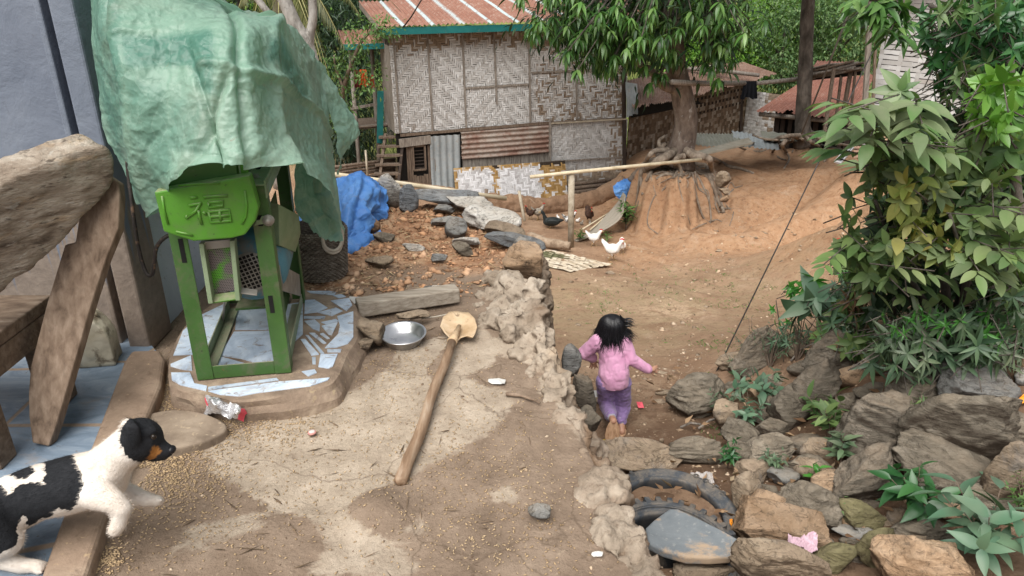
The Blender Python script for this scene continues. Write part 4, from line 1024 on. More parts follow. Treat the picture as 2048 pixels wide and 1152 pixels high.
for (px, py, rx, ry, z) in LUMP:
    p = onz(px, py, z); s = 1/ppm(p); r = rx*s; kw += 1
    lumpy(Vector((p.x, p.y, z*.8-.045)), (r*1.0, ry*s*1.35, .050+.12*r), kw)
    for _ in range(5):
        kw += 1; q = rnd.uniform(.35,.65); lumpy(Vector((p.x+rnd.uniform(-.8,.8)*r, p.y+rnd.uniform(-1.2,1.2)*ry*s, z*.8-.035+rnd.uniform(-.03,.02))), (r*q, r*q*1.1, .035+.18*r*q), kw)
# body of the wall under the lumps, leaning slightly outward
ys = np.linspace(1.2, 4.2, 26)
for y in ys:
    x = yard_edge(y); m.ellip((x+.00, y, -.12), (.085, .12, .10), None, 10, 6)
for y in np.linspace(1.2, 4.3, 22):
    for z in (-.30, -.55, -.8, -1.1, -1.4):
        x = yard_edge(y)+.02-z*.05+rnd.uniform(-.02, .03); m.ellip((x, y+rnd.uniform(-.05,.05), z), (.12, .16, .2), None, 10, 6)
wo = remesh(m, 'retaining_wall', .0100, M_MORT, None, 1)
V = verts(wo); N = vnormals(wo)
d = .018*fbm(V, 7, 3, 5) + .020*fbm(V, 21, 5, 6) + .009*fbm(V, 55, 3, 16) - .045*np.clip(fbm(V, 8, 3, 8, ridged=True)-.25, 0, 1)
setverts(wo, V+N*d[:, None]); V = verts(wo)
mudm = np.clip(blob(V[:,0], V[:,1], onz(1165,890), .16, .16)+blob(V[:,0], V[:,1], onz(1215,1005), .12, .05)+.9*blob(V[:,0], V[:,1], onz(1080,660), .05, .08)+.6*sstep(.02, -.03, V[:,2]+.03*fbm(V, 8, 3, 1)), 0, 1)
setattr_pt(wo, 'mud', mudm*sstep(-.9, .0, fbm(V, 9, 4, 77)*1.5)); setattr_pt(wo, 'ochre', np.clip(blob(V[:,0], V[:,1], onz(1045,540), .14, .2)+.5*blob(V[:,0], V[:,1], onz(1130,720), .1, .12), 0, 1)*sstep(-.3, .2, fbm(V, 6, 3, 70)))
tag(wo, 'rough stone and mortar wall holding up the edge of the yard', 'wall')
rock('boulder', 'orange-tan boulder topping the far end of the stone wall', 'boulder', 1046, 528, 86, 88, 'orange', 'yard', 20, D=3.62, chop=10, rough=.07, box=.45)
rock('stone', 'grey squared stone sticking out of the wall face left of the child', 'stone', 1143, 724, 40, 72, 'grey', 'yard', 0, D=3.0, chop=10, box=.5)
rock('stone', 'dark grey stone low in the wall face beside the path', 'stone', 1168, 795, 44, 90, 'schist', 'yard', -14, D=2.78, chop=10, box=.5)
rock('stone', 'brown stone low in the wall face beside the yellow wrapper', 'stone', 1183, 845, 44, 62, 'brown', 'yard', -14, D=2.6, chop=10, box=.5)

# ---------------------------------------------------------------- beam, bowl, shovel
M_BEAM = simple('grey_weathered_timber', [(.20,.165,.125),(.33,.285,.23),(.44,.39,.325)], scale=6, stretch=(1.2,9,9), bump=.5, bdist=.006, spots=[(7,.56,.7,(.16,.12,.09),.6)])
q = [onz(712,641,.01), onz(914,608,.01)]; 
a_ = Vector((q[0].x, q[0].y+.045, .055)); b_ = Vector((q[1].x, q[1].y+.045, .05))
o = MB().beam(a_, b_, .085, .072).build('timber_beam', M_BEAM); densify(o, 1); bevel(o, .007); tag(o, 'short squared grey timber beam lying behind the steel bowl', 'beam')
t = NT('stainless_steel', .22, .5); t.b.inputs['Metallic'].default_value = 1.0
n = t.noise(14, 5); t.base(t.ramp(n, [(.3, (.66,.66,.67)), (.7, (.82,.82,.83))])); t.rough(t.rng(n, .3, .7, .24, .42)); t.bump(t.noise(6, 3), .1, .01); M_INOX = t.m
bp = onz(807, 690, .0); m = MB()
m.lathe([(0,.004),(.066,.004),(.074,.009),(.092,.045),(.101,.048),(.1025,.046),(.101,.0435),(.095,.0425),(.076,.003),(.066,.0),(0,.0)], 40)
o = m.build('steel_bowl', M_INOX, None, True); o.location = (bp.x, bp.y+.012, .010); o.rotation_euler = (math.radians(3), 0, 0); tag(o, 'shallow round stainless steel bowl on the ground in front of the beam', 'bowl')
sh = thing('shovel', 'long wooden-handled shovel with a cement-caked blade lying on the yard', 'shovel', tuple(onz(903, 690, .03)))
bl = [(880,656),(886,638),(898,631),(912,627),(926,627),(938,631),(950,643),(955,658),(951,672),(946,681),(935,678),(922,679),(914,686),(908,692),(901,690),(898,681),(889,672)]
kc = Vector((0,0,0)); pts = [onz(a, b, .03) for a, b in bl]; ctr = sum(pts, Vector())/len(pts)
V = []; F = []; n = len(pts); R_ = 7
for j in range(R_+1):
    s = 1-j/R_*.98
    for p in pts:
        z = .018 + .022*s*s + (.006*math.sin(p.x*60)*s if s > .9 else 0); V.append((ctr.x+(p.x-ctr.x)*s, ctr.y+(p.y-ctr.y)*s, z))
for j in range(R_): F += [[j*n+i, j*n+(i+1)%n, (j+1)*n+(i+1)%n, (j+1)*n+i] for i in range(n)]
F.append([R_*n+i for i in range(n)])
M_BLADE = simple('cement_caked_steel', [(.40,.27,.15),(.56,.41,.26),(.66,.53,.37)], scale=9, bump=.5, bdist=.006, spots=[(26,.60,.68,(.16,.10,.06),.8),(6,.6,.75,(.62,.56,.47),.6)])
o = mkmesh('blade', V, F, M_BLADE, None, True); s_ = o.modifiers.new('s', 'SOLIDIFY'); s_.thickness = .004; local(o, sh)
M_HANDLE = simple('worn_handle_wood', [(.14,.085,.05),(.25,.165,.105),(.37,.275,.195)], scale=5, stretch=(7,.9,7), bump=.3, rough=.6, spots=[(4,.56,.7,(.40,.33,.26),.6)])
h0, h1 = onz(904, 684, .05), onz(803, 962, .022)
local(MB().tube([ctr+Vector((0,.02,.01)), onz(908,676,.055), h0], [.010,.017,.0235], 12).build('socket', M_BLADE, None, True), sh)
hpts = [h0.lerp(h1, k/8)+Vector((.004*math.sin(k*1.4), 0, .003*math.sin(k*2))) for k in range(9)]
hd = hpts[-1]-hpts[-2]; hpts.append(h1+hd.normalized()*.008)
local(MB().tube(hpts, [.0185,.0185,.019,.0195,.0195,.020,.0205,.021,.0215,.0125], 14).build('handle', M_HANDLE, None, True), sh)
# ---------------------------------------------------------------- woven basket
bk = Vector((-1.005, 3.62, .02)); M_WICK = simple('old_wicker', [(.07,.055,.042),(.15,.125,.098),(.25,.215,.175)], scale=30, stretch=(1,1,2), bump=.4, bdist=.004)
bas = thing('woven_basket', 'dark woven basket with pale looped handles behind the green machine', 'basket', tuple(bk))
def bfn(u, v):
    a = 2*PI*u; nst = 34; row = v*26; r = .125+.022*v-.012*math.exp(-((v-.98)/.03)**2)
    w = math.cos(nst*a + PI*math.floor(row))*.004; r += w + .0045*math.cos(2*PI*row)*-1
    return Vector((r*math.cos(a), r*math.sin(a), .27*v))
m = MB(); m.grid(bfn, 272, 130, True); o = m.build('body', M_WICK, None, True); o.parent = bas
m = MB(); m.lathe([(0,.012),(.12,.012)], 24); o = m.build('bottom', M_WICK); o.parent = bas
M_STRIP = simple('pale_cane_strip', [(.38,.33,.26),(.54,.49,.41)], scale=14, stretch=(1,1,5), bump=.3)
for (a0, a1) in ((-62, -22),):
    P_ = [Vector((.150*math.cos(math.radians(q)), .150*math.sin(math.radians(q)), z)) for q, z in ((-68,.275),(-66,.20),(-52,.165),(-36,.17),(-24,.215),(-22,.275))]
    for dz in (0, .012): MB().tube(catmull([p*(1+dz*.6)+Vector((0,0,dz)) for p in P_], 6), .009, 6).build('handle', M_STRIP, bas, True)
# ---------------------------------------------------------------- blue sheet over a heap
t = NT('blue_tarpaulin', .5, .4); co = t.coord('Object', (1,1,1), False)
n1 = t.noise(3, 7, .62, .5, co); n2 = t.noise(40, 7, .7, .5, t.coord('Object', (1,.4,1.3), False))
c = t.ramp(n1, [(.3, (.045,.155,.46)), (.5, (.085,.24,.58)), (.72, (.19,.38,.68))])
c = t.mix(t.rng(n2, .58, .70, 0, .55), c, (.03,.085,.24)); c = t.mix(t.rng(t.noise(5, 8, .68, .5, co), .58, .75, 0, .6), c, (.34,.30,.25))
t.base(c); t.bump(n2, .3, .004); t.bump(t.math('ABSOLUTE', t.math('SUBTRACT', t.noise(9, 5, .55, 1.0, co), .5)), .45, .02); M_BLUE = t.m
GBL = [[(590,440,4.75),(640,400,4.8),(690,372,4.85),(722,365,4.85),(752,380,4.85),(772,405,4.8)],
 [(592,405,4.6),(648,372,4.65),(690,352,4.62),(718,346,4.6),(748,362,4.65),(773,393,4.68)],
 [(592,425,4.36),(645,395,4.38),(688,374,4.36),(722,368,4.38),(756,386,4.5),(777,412,4.58)],
 [(592,455,4.18),(645,434,4.16),(686,420,4.14),(722,408,4.22),(754,416,4.40),(774,428,4.50)],
 [(592,482,4.06),(640,478,4.0),(680,468,3.98),(716,446,4.10),(738,436,4.25),(758,443,4.44)],
 [(592,500,3.98),(640,508,3.88),(680,506,3.86),(704,480,3.98),(728,466,4.12),(748,466,4.24)],
 [(592,508,3.95),(640,516,3.88),(680,517,3.87),(718,503,3.98),(752,491,4.08),(766,478,4.2)]]
def bfolds(B, nu, nv):
    u = np.linspace(0, 1, nu)[None, :]; v = np.linspace(0, 1, nv)[:, None]
    return .020*np.sin(u*19+v*9+7*fbm(np.stack([u+0*v, v+0*u, 0*u+0*v], -1), 2.5, 2, 9))*sstep(.1, .5, v+0*u)
bt = cloth('blue_tarp', GBL, 120, 110, M_BLUE, None, .03, 51, .010, bfolds, .03)
tag(bt, 'bright blue plastic tarpaulin heaped over a pile beside the rubble', 'tarpaulin')
# ---------------------------------------------------------------- stone step, litter
M_STEP = simple('stone_step', [(.14,.105,.078),(.22,.17,.125),(.30,.24,.18)], scale=8, bump=.5, bdist=.01, spots=[(40,.58,.66,(.44,.35,.24),.6)])
sp_ = [(286,838),(300,826),(345,818),(395,822),(432,834),(452,848),(447,862),(410,880),(345,895),(300,890)]
q = subdiv_poly([(onz(a, b, .035).x, onz(a, b, .035).y) for a, b in sp_], 4)
o = MB().prism(q[::-1], -.05, .034).build('stepping_stone', M_STEP); bevel(o, .010, 3); fixn(o); tag(o, 'flat half-round stepping stone beside the kerb, in front of the puppy', 'stone')
M_FOIL = NT('silver_foil', .22, .6); M_FOIL.b.inputs['Metallic'].default_value = .65
M_FOIL.base(M_FOIL.ramp(M_FOIL.noise(9, 5), [(.35, (.50,.50,.52)), (.6, (.80,.80,.82))])); M_FOIL.bump(M_FOIL.math('ABSOLUTE', M_FOIL.math('SUBTRACT', M_FOIL.noise(45, 4, .6, 1), .5)), 1.0, .01); M_FOIL = M_FOIL.m
def flatmat(name, c, rough=.5): return simple(name, [tuple(q*.8 for q in c), tuple(min(1, q*1.1) for q in c)], scale=12, rough=rough, bump=.15)
M_PINK = flatmat('pink_print', (.75,.10,.14)); M_WHITEP = flatmat('white_paper', (.58,.57,.54)); M_INK = flatmat('dark_print', (.05,.05,.06)); M_YEL = flatmat('yellow_print', (.72,.55,.03)); M_PURP = flatmat('violet_print', (.30,.16,.55)); M_ORNG = flatmat('orange_peel', (.85,.30,.02)); M_RED = flatmat('red_plastic', (.35,.02,.03))
def crumple(name, G, nu, nv, mats, fmfn, amp=.006, seed=1, sc=30):
    B = sheet(G, nu, nv); d = amp*fbm(B, sc, 3, seed)*1.0; B[..., 2] += d + amp*.6*np.abs(fbm(B, sc*2, 2, seed+4))
    idx = np.arange(nu*nv).reshape(nv, nu); F = np.stack([idx[:-1,:-1], idx[1:,:-1], idx[1:,1:], idx[:-1,1:]], -1).reshape(-1, 4)
    fm = [fmfn((k % (nu-1))/(nu-1), (k//(nu-1))/(nv-1)) for k in range(len(F))]
    return mkmesh(name, B.reshape(-1, 3), F, None, None, True, mats, fm)
z2 = lambda a, b, z: (a, b, onz(a, b, z).y)
wr = crumple('foil_wrapper', [[z2(406,800,.06),z2(424,793,.085),z2(452,806,.06),z2(476,812,.075),z2(497,826,.03)],[z2(413,812,.045),z2(430,812,.10),z2(458,815,.055),z2(474,826,.075),z2(492,832,.03)],[z2(404,830,.02),z2(434,826,.05),z2(450,838,.02),z2(468,840,.03),z2(487,843,.012)]], 46, 28, [M_FOIL, M_PINK], lambda u, v: 1 if u > .84 or (u < .05 and v < .4) else 0, .022, 3, 24)
tag(wr, 'torn silver foil packet with a pink end leaning on the plinth', 'wrapper')
def printed_strip(m, parent): return mk
o = MB().lathe([(0,.006),(.012,.006),(.0145,.0045),(.0155,.0),(.013,0)], 20).build('bottle_cap', flatmat('worn_pink_cap', (.50,.25,.22)), None, True); o.location = onz(624, 866, .014)
cp_ = MB().lathe([(0,.0068),(.0095,.0066),(.0098,.0064)], 18).build('cap_print', M_WHITEP, o, True)
tag(o, 'small worn pink and white bottle cap lying on the yard', 'bottle cap')
pap = crumple('paper_scrap', [[z2(699,593,.03),z2(728,594,.03),z2(732,597,.03)],[z2(698,600,.025),z2(728,600,.03),z2(731,604,.03)],[z2(699,608,.02),z2(726,606,.02),z2(729,608,.02)]], 24, 14, [M_WHITEP, M_INK], lambda u, v: 1 if (.25 < v < .7 and (int(u*17)*7 % 5) < 2 and .1 < u < .85) else 0, .003, 5)
tag(pap, 'printed white paper scrap between the plinth and the beam', 'paper')
for (px, py, w_, h_, lb, mt) in ((994,763,34,11,'pale crumpled plastic scrap in the middle of the yard',M_WHITEP),(1195,1108,22,9,'small white plastic shard near the wall at the bottom of the picture',M_WHITEP)):
    o = crumple('plastic_scrap', [[z2(px-w_/2,py-h_/2,.010),z2(px,py-h_/2-1,.016),z2(px+w_/2,py-h_/3,.009)],[z2(px-w_/2-1,py,.010),z2(px,py,.017),z2(px+w_/2,py,.010)],[z2(px-w_/3,py+h_/2,.008),z2(px,py+h_/2,.012),z2(px+w_/2-2,py+h_/2,.016)]], 16, 10, [mt], lambda u, v: 0, .005, int(px))
    tag(o, lb, 'scrap')
o = rock('tile_chip', 'broken chip of pale blue tile on the mud near the wall', 'tile chip', 1079, 1022, 46, 26, 'pale', 'yard', 6, chop=6, box=.7, dpt=.7); o.data.materials[0] = RK['grey']
o = MB().tube(catmull([onz(a, b, .02) for a, b in ((1012,788),(1035,790),(1060,797),(1080,806))], 5), [.008]*6+[.006]*6+[.004]*4, 7, jit=.3).build('stick', M_PLANK, None, True); tag(o, 'short bent twig lying on the yard beside the wall', 'stick')
o = MB().tube([onz(843,637,.02), onz(870,634,.022), onz(902,627,.03)], .004, 6).build('stick', M_STRIP, None, True); tag(o, 'thin pale stick lying between the bowl and the shovel blade', 'stick')
# ---------------------------------------------------------------- loose stuff: husks, straw, rubble
def scatter_bits(name, pts, sizes, mat, elong=1.0, seed=5, flat=.5, sub=False):
    rs = np.random.RandomState(seed); n = len(pts)
    T = np.array([(1,0,0),(-1,0,0),(0,1,0),(0,-1,0),(0,0,1),(0,0,-1)], float); TF = np.array([(0,2,4),(2,1,4),(1,3,4),(3,0,4),(2,0,5),(1,2,5),(3,1,5),(0,3,5)])
    sc = np.stack([np.full(n, elong), np.ones(n), np.full(n, flat)], -1)*np.asarray(sizes)[:, None]*rs.uniform(.6, 1.4, (n, 3))
    V = T[None]*sc[:, None]; V += rs.uniform(-.25, .25, V.shape)*np.asarray(sizes)[:, None, None]*(0 if elong > 2 else 1)
    a = rs.uniform(0, 2*PI, n); ca, sa = np.cos(a)[:, None], np.sin(a)[:, None]; til = rs.uniform(-.3, .3, n)[:, None]
    x = V[..., 0]*ca - V[..., 1]*sa; y = V[..., 0]*sa + V[..., 1]*ca; z = V[..., 2] + V[..., 0]*til
    V = np.stack([x, y, z], -1) + np.asarray(pts)[:, None]
    F = (TF[None] + (np.arange(n)*6)[:, None, None]).reshape(-1, 3)
    o = mkmesh(name, V.reshape(-1, 3), F, mat); tag(o, kind='stuff'); return o
def px_cloud(cx, cy, rx, ry, n, rs): 
    a = rs.normal(size=(n, 2)); return np.stack([cx+a[:, 0]*rx, cy+a[:, 1]*ry], -1)
rs = np.random.RandomState(3); P_ = []
for (cx, cy, rx, ry, n, zf) in ((330,930,60,40,2000,0),(480,850,90,25,1100,0),(300,760,18,30,500,0),(335,800,14,35,500,0),(400,1000,150,80,900,0),(210,1120,25,20,350,0),(900,850,170,90,600,0),(960,980,160,90,550,0),(760,730,80,40,400,0),(1000,1060,130,70,350,0),(800,480,110,40,900,1),(760,570,60,50,900,1),(560,700,90,60,0,2)):
    for (a, b) in px_cloud(cx, cy, rx, ry, n, rs):
        p = onz(a, b, .0)
        if p.y < 1.3 or p.x > yard_edge(p.y)-.03: continue
        P_.append((p.x, p.y))
P_ = np.array(P_); keep = ~inpoly(P_[:,0], P_[:,1], [(q_[0]*1.0, q_[1]) for q_ in pp]) & ~inpoly(P_[:,0], P_[:,1], k2) & ~((P_[:,0] < -1.2) & (P_[:,1] < 2.0) & (P_[:,0] < -1.05-(P_[:,1]-1.4)*.2))
P_ = P_[keep]; Z = yard(P_[:,0], P_[:,1])+.003
M_HUSK = simple('rice_husk', [(.34,.23,.125),(.52,.39,.24)], scale=3, bump=0, island=.3)
scatter_bits('rice_husks', np.c_[P_, Z], np.full(len(P_), .0022), M_HUSK, 2.6, 5, .6)
# husks and dark chaff on the plinth and the kerb
P_ = []
for k in range(2600):
    a, b = rs.uniform(345, 700), rs.uniform(600, 785); q_ = onz(a, b, PZ)
    if fbm(np.array([[q_.x, q_.y, 0]]), 9, 3, 4)[0] + (0.25 if a < 570 else -.1) > rs.uniform(-.1, .4): P_.append((q_.x, q_.y, PZ+.005))
P_ = np.array(P_); P_ = P_[inpoly(P_[:,0], P_[:,1], poly)]
scatter_bits('chaff', P_, np.full(len(P_), .0024), simple('dark_chaff', [(.10,.055,.03),(.25,.15,.085)], scale=3, bump=0, island=.5), 2.4, 6, .6)
P_ = []
for k in range(2600):
    y = rs.uniform(3.35, 4.95); x = rs.uniform(-1.45, yard_edge(y)-.05); P_.append((x, y))
P_ = np.array(P_); Z = yard(P_[:,0], P_[:,1]); s_ = .006+.024*rs.rand(len(P_))**5
M_RUB = simple('rubble_bits', [(.22,.12,.07),(.40,.22,.12),(.55,.42,.30)], scale=1.2, bump=.3, island=.5)
scatter_bits('rubble', np.c_[P_, Z+.003], s_, M_RUB, 1.2, 7, .6)
P_ = []; 
for k in range(240):
    y = rs.uniform(3.35, 4.95); x = rs.uniform(-1.4, yard_edge(y)-.1); P_.append((x, y))
P_ = np.array(P_); scatter_bits('straw', np.c_[P_, yard(P_[:,0], P_[:,1])+.012], np.full(len(P_), .0026), simple('straw', [(.42,.31,.17),(.62,.50,.31)], scale=2, bump=0, island=.3), 16, 8, .7)
P_ = np.c_[rs.uniform(-1.0, .35, 700), rs.uniform(1.5, 3.4, 700)]; P_ = P_[P_[:,0] < yard_edge(P_[:,1])-.05]
scatter_bits('grit', np.c_[P_, yard(P_[:,0], P_[:,1])+.001], .002+.006*rs.rand(len(P_))**6, simple('grit', [(.14,.09,.06),(.34,.25,.17),(.48,.40,.31)], scale=1.5, bump=0, island=.5), 1.2, 9, .7)
P_ = np.c_[rs.uniform(-1.1, .3, 80), rs.uniform(1.5, 3.5, 80)]; P_ = P_[P_[:,0] < yard_edge(P_[:,1])-.08]
scatter_bits('twig_bits', np.c_[P_, yard(P_[:,0], P_[:,1])+.004], .0012+.002*rs.rand(len(P_)), simple('twig_bit', [(.06,.04,.026),(.24,.17,.11)], scale=2, bump=0, island=.4), 14, 19, .8)
# ================================================================ woven bamboo panels
def weave(O, U, W, w, h, cell, over, brown=None, lift=.006, gap=.1, seed=1, back=True, holes=None):
    """strips woven in the plane O + U*u + W*v; returns an MB with loose strips (islands) and a per-vertex tint list"""
    rs = random.Random(seed); N = U.cross(W).normalized(); 
    if N.dot(CAM-O) < 0: N = -N
    nu, nv = max(2, int(round(w/cell))), max(2, int(round(h/cell))); cu, cv_ = w/nu, h/nv
    m = MB(); tint = []
    def strip(u0, u1, v0, v1, along_u):
        j = lambda: rs.uniform(-.07, .07)*cell; l = lift*rs.uniform(.5, 1.5)
        g = gap*cell*rs.uniform(.3, 1.2)
        b = brown((u0+u1)/2, (v0+v1)/2) if brown else 0
        if along_u:
            v0 += g*.5; v1 -= g*.5; e = .12*cell
            q = [(u0-e, v0+j(), 0), ((u0+u1)/2, v0+j(), l), (u1+e, v0+j(), 0), (u1+e, v1+j(), 0), ((u0+u1)/2, v1+j(), l), (u0-e, v1+j(), 0)]
        else:
            u0 += g*.5; u1 -= g*.5; e = .12*cell
            q = [(u0+j(), v0-e, 0), (u0+j(), (v0+v1)/2, l), (u0+j(), v1+e, 0), (u1+j(), v1+e, 0), (u1+j(), (v0+v1)/2, l), (u1+j(), v0-e, 0)]
        q = [(min(max(a, 0), w), min(max(b_, 0), h), c) for a, b_, c in q]
        m.add([O+U*a+W*b_+N*c for a, b_, c in q], [[0,1,4,5],[1,2,3,4]]); tint.extend([b]*6)
    for i in range(nu):
        j = 0
        while j < nv:
            if over(i, j):
                k = j
                while k < nv and over(i, k) and k-j < 6: k += 1
                strip(i*cu, (i+1)*cu, j*cv_, k*cv_, False); j = k
            else: j += 1
    for j in range(nv):
        i = 0
        while i < nu:
            if not over(i, j):
                k = i
                while k < nu and not over(k, j) and k-i < 6: k += 1
                if not (holes and holes((i+.5)*cu, (j+.5)*cv_)): strip(i*cu, k*cu, j*cv_, (j+1)*cv_, True)
                i = k
            else: i += 1
    if back:
        m.add([O+U*a+W*b_-N*.012 for a, b_ in ((0,0),(w,0),(w,h),(0,h))], [[0,1,2,3]]); tint.extend([2.0]*4)
    return m, tint
def twill(i, j): 
    z = (i//18) % 2; return ((i + (j if z else -j)) % 6) < 3
def twill3(i, j): return ((i+2*j) % 5) < 2 if (i//11) % 2 else ((i-2*j) % 5) < 2
def plain(i, j): return (i+j) % 2 == 0
def bmat(name, white, brown):
    t = NT(name, .85, .2); isl = t.island(); k = t.math('FRACT', t.math('MULTIPLY', isl, 7.31)); br = t.attr('tint')
    cw = t.ramp(isl, [(0, white[0]), (.55, white[1]), (1, white[2])]); cb = t.ramp(k, [(0, brown[0]), (.55, brown[1]), (1, brown[2])])
    n = t.noise(2.2, 6, .65, .4, t.coord('Object', (1,1,1), False))
    f = t.math('SUBTRACT', t.math('ADD', br, t.math('MULTIPLY', t.math('SUBTRACT', n, .5), .35)), k)
    c = t.mix(t.rng(f, -.04, .25), cw, cb)
    c = t.mix(t.rng(br, 1.4, 1.6), c, (.035,.025,.018))
    c = t.mix(t.rng(t.noise(30, 7, .7, .3, t.coord('Object', (1,1,1), False)), .57, .72, 0, .6), c, (.20,.165,.13))
    t.base(c); t.bump(t.noise(60, 5), .2, .004); return t.m
M_WEAVE = bmat('whitewashed_bamboo', [(.40,.39,.375),(.50,.495,.485),(.60,.60,.595)], [(.22,.165,.12),(.32,.255,.19),(.43,.37,.30)])
M_MATW = bmat('new_bamboo_mat', [(.34,.33,.33),(.50,.50,.51),(.64,.64,.66)], [(.22,.13,.045),(.34,.215,.085),(.45,.32,.16)])
M_BROWNW = bmat('brown_bamboo', [(.20,.155,.115),(.28,.23,.18),(.36,.315,.26)], [(.09,.06,.038),(.17,.115,.075),(.27,.20,.14)])
def panel(name, m, tint, mat, root=None):
    o = m.build(name, mat); setattr_pt(o, 'tint', tint)
    return local(o, root) if root is not None else o
# corrugated sheet in the plane O,U,W: waves run along W
def corr(O, U, W, w, h, wl=.076, amp=.011, nv=12, bend=0.0, seed=0, ragged=0.0):
    N = U.cross(W).normalized()
    if N.z < -.05 or (abs(N.z) <= .05 and N.dot(CAM-O) < 0): N = -N
    nu = int(w/wl*6); m = MB(); rs = np.random.RandomState(seed); b = rs.uniform(-1, 1, 40)*bend; rg = rs.uniform(-1, 1, nu+1)*ragged
    def f(u, v):
        i = int(round(u*nu)); p = O+U*(u*w)+W*(v*h + (rg[i] if v == 0 else 0)); d = amp*math.sin(2*PI*u*w/wl)
        d += bend*float(vnoise(np.array([[u*w*1.3+seed, v*h*1.3, seed]]))[0])
        return p+N*d
    return m.grid(f, nu, nv)
def rustmat(name, cols, streak, stripe=None, pat=.5, sc=(1,1,1)):
    t = NT(name, .7, .3); co = t.coord('Object', (1,1,1), False)
    n = t.noise(1.6, 9, .68, .5, co); n2 = t.noise(14, 8, .7, .3, co)
    c = t.ramp(t.math('ADD', t.math('MULTIPLY', n, .6), t.math('MULTIPLY', n2, .4)), [(.32+.36*i/(len(cols)-1), cols[i]) for i in range(len(cols))])
    c = t.mix(t.math('MULTIPLY', t.rng(n2, .56, .68), pat), c, streak)
    if stripe is not None: c = t.mix(t.math('MULTIPLY', t.attr('stripe'), t.rng(t.noise(7, 8, .7, 0, co), .32, .46)), c, stripe)
    t.base(c); t.bump(n2, .2, .004); return t.m
M_ROOF = rustmat('rusty_red_roof', [(.18,.078,.052),(.245,.118,.082),(.31,.19,.145)], (.40,.33,.28), (.40,.48,.49), .8)
M_RUST2 = rustmat('old_rusty_tin', [(.065,.048,.042),(.14,.08,.058),(.21,.135,.10),(.31,.26,.235)], (.30,.28,.27), None, .5)
M_RUST3 = rustmat('dark_red_tin', [(.14,.06,.045),(.23,.10,.07),(.29,.155,.115)], (.35,.31,.29), None, .4)
M_ZINC = rustmat('grey_zinc', [(.20,.225,.235),(.30,.33,.34),(.37,.39,.39)], (.25,.19,.13), None, .6)
M_ZINCR = rustmat('rust_banded_zinc', [(.13,.075,.055),(.22,.13,.10),(.33,.28,.24),(.36,.345,.32)], (.15,.07,.05), None, .5)
M_MOSST = rustmat('mossy_tin', [(.15,.145,.11),(.24,.24,.20),(.30,.305,.27)], (.20,.21,.11), None, .6)
M_TEAL = simple('teal_paint', [(.012,.125,.125),(.02,.17,.165)], scale=6, rough=.55, bump=.15, spots=[(20,.62,.7,(.12,.16,.15),.6)])
M_GREYW = simple('grey_old_wood', [(.12,.10,.085),(.235,.205,.175),(.34,.31,.275)], scale=6, stretch=(8,8,1), bump=.5, bdist=.006, spots=[(20,.58,.7,(.06,.05,.042),.7)])
M_BROWNWD = simple('brown_old_wood', [(.075,.052,.038),(.15,.11,.082),(.23,.185,.145)], scale=6, stretch=(8,8,1), bump=.5, bdist=.006)
M_DKWOOD = simple('dark_post_wood', [(.03,.022,.018),(.07,.052,.042)], scale=8, stretch=(6,6,1), bump=.4)
M_BAMBOO = simple('dry_bamboo', [(.42,.34,.22),(.56,.48,.34),(.62,.55,.42)], scale=7, rough=.6, bump=.15, spots=[(14,.6,.7,(.30,.23,.15),.6)])
M_BAMG = simple('grey_bamboo', [(.25,.21,.155),(.37,.32,.245),(.45,.40,.32)], scale=9, rough=.7, bump=.2, spots=[(22,.58,.68,(.14,.11,.08),.6)])
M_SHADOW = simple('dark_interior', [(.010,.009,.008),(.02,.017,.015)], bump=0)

# ================================================================ two-storey woven bamboo house
HA = Vector((-2.22, 14.0, 0)); HE = Vector((4.59, 1.6, 0)).normalized(); HN = Vector((HE.y, -HE.x, 0)); UP = Vector((0,0,1))
def hp(s, z, off=0.0): return HA + HE*s + HN*off + UP*z
def hq(px, py, off=0.0):
    v = ray(px, py); o = HA+HN*off; t = (o-CAM).dot(HN)/v.dot(HN); p = CAM+v*t
    return (p-HA).dot(HE), p.z
bh = thing('bamboo_house', 'two-storey house of whitewashed woven bamboo with a rusty red roof and teal eave board', 'house', tuple(hp(2.4, -2.95)))
L = lambda o: local(o, bh)
S1 = hq(1250, 235)[0]; ZF = -1.48; ZE = .40
def brn_up(u, v):
    x = u/S1; h = v/(ZE-ZF)
    return .0 + .34*float(sstep(.53, .62, x)) + .25*float(sstep(.85, .97, x)) + .85*float(sstep(.74, .92, h+.04*math.sin(u*3))) + .06*float(sstep(.35, 0, h))  # browner strips near the eave, wall-top shading put into the brown
m, ti = weave(hp(0, ZF), HE, UP, S1, ZE-ZF, .040, twill, brn_up, .008, .2, seed=3); panel('upper_wall', m, ti, M_WEAVE, bh)
def batten(a, b, off=.018, w=.035, d=.02, mat=None, name='batten'):
    A_, B_ = hq(*a), hq(*b); o = MB().beam(hp(A_[0], A_[1], off), hp(B_[0], B_[1], off), w, d, up=HN).build(name, mat or M_GREYW); return L(o)
for a, b in (((854,66),(865,262)),((924,64),(932,256)),((987,62),(993,208)),((1057,60),(1060,244)),((1152,150),(1153,236)),((786,68),(800,266))): batten(a, b)
for a, b in (((930,176),(1056,168)),((1062,145),(1246,136))): batten(a, b)
batten((800,270), (1095,245), .03, .05, .03, M_BROWNWD, 'floor_beam'); batten((1095,245), (1250,236), .03, .04, .03, M_BROWNWD, 'floor_beam')
batten((1246,60), (1247,380), .035, .075, .06, M_DKWOOD, 'corner_post')
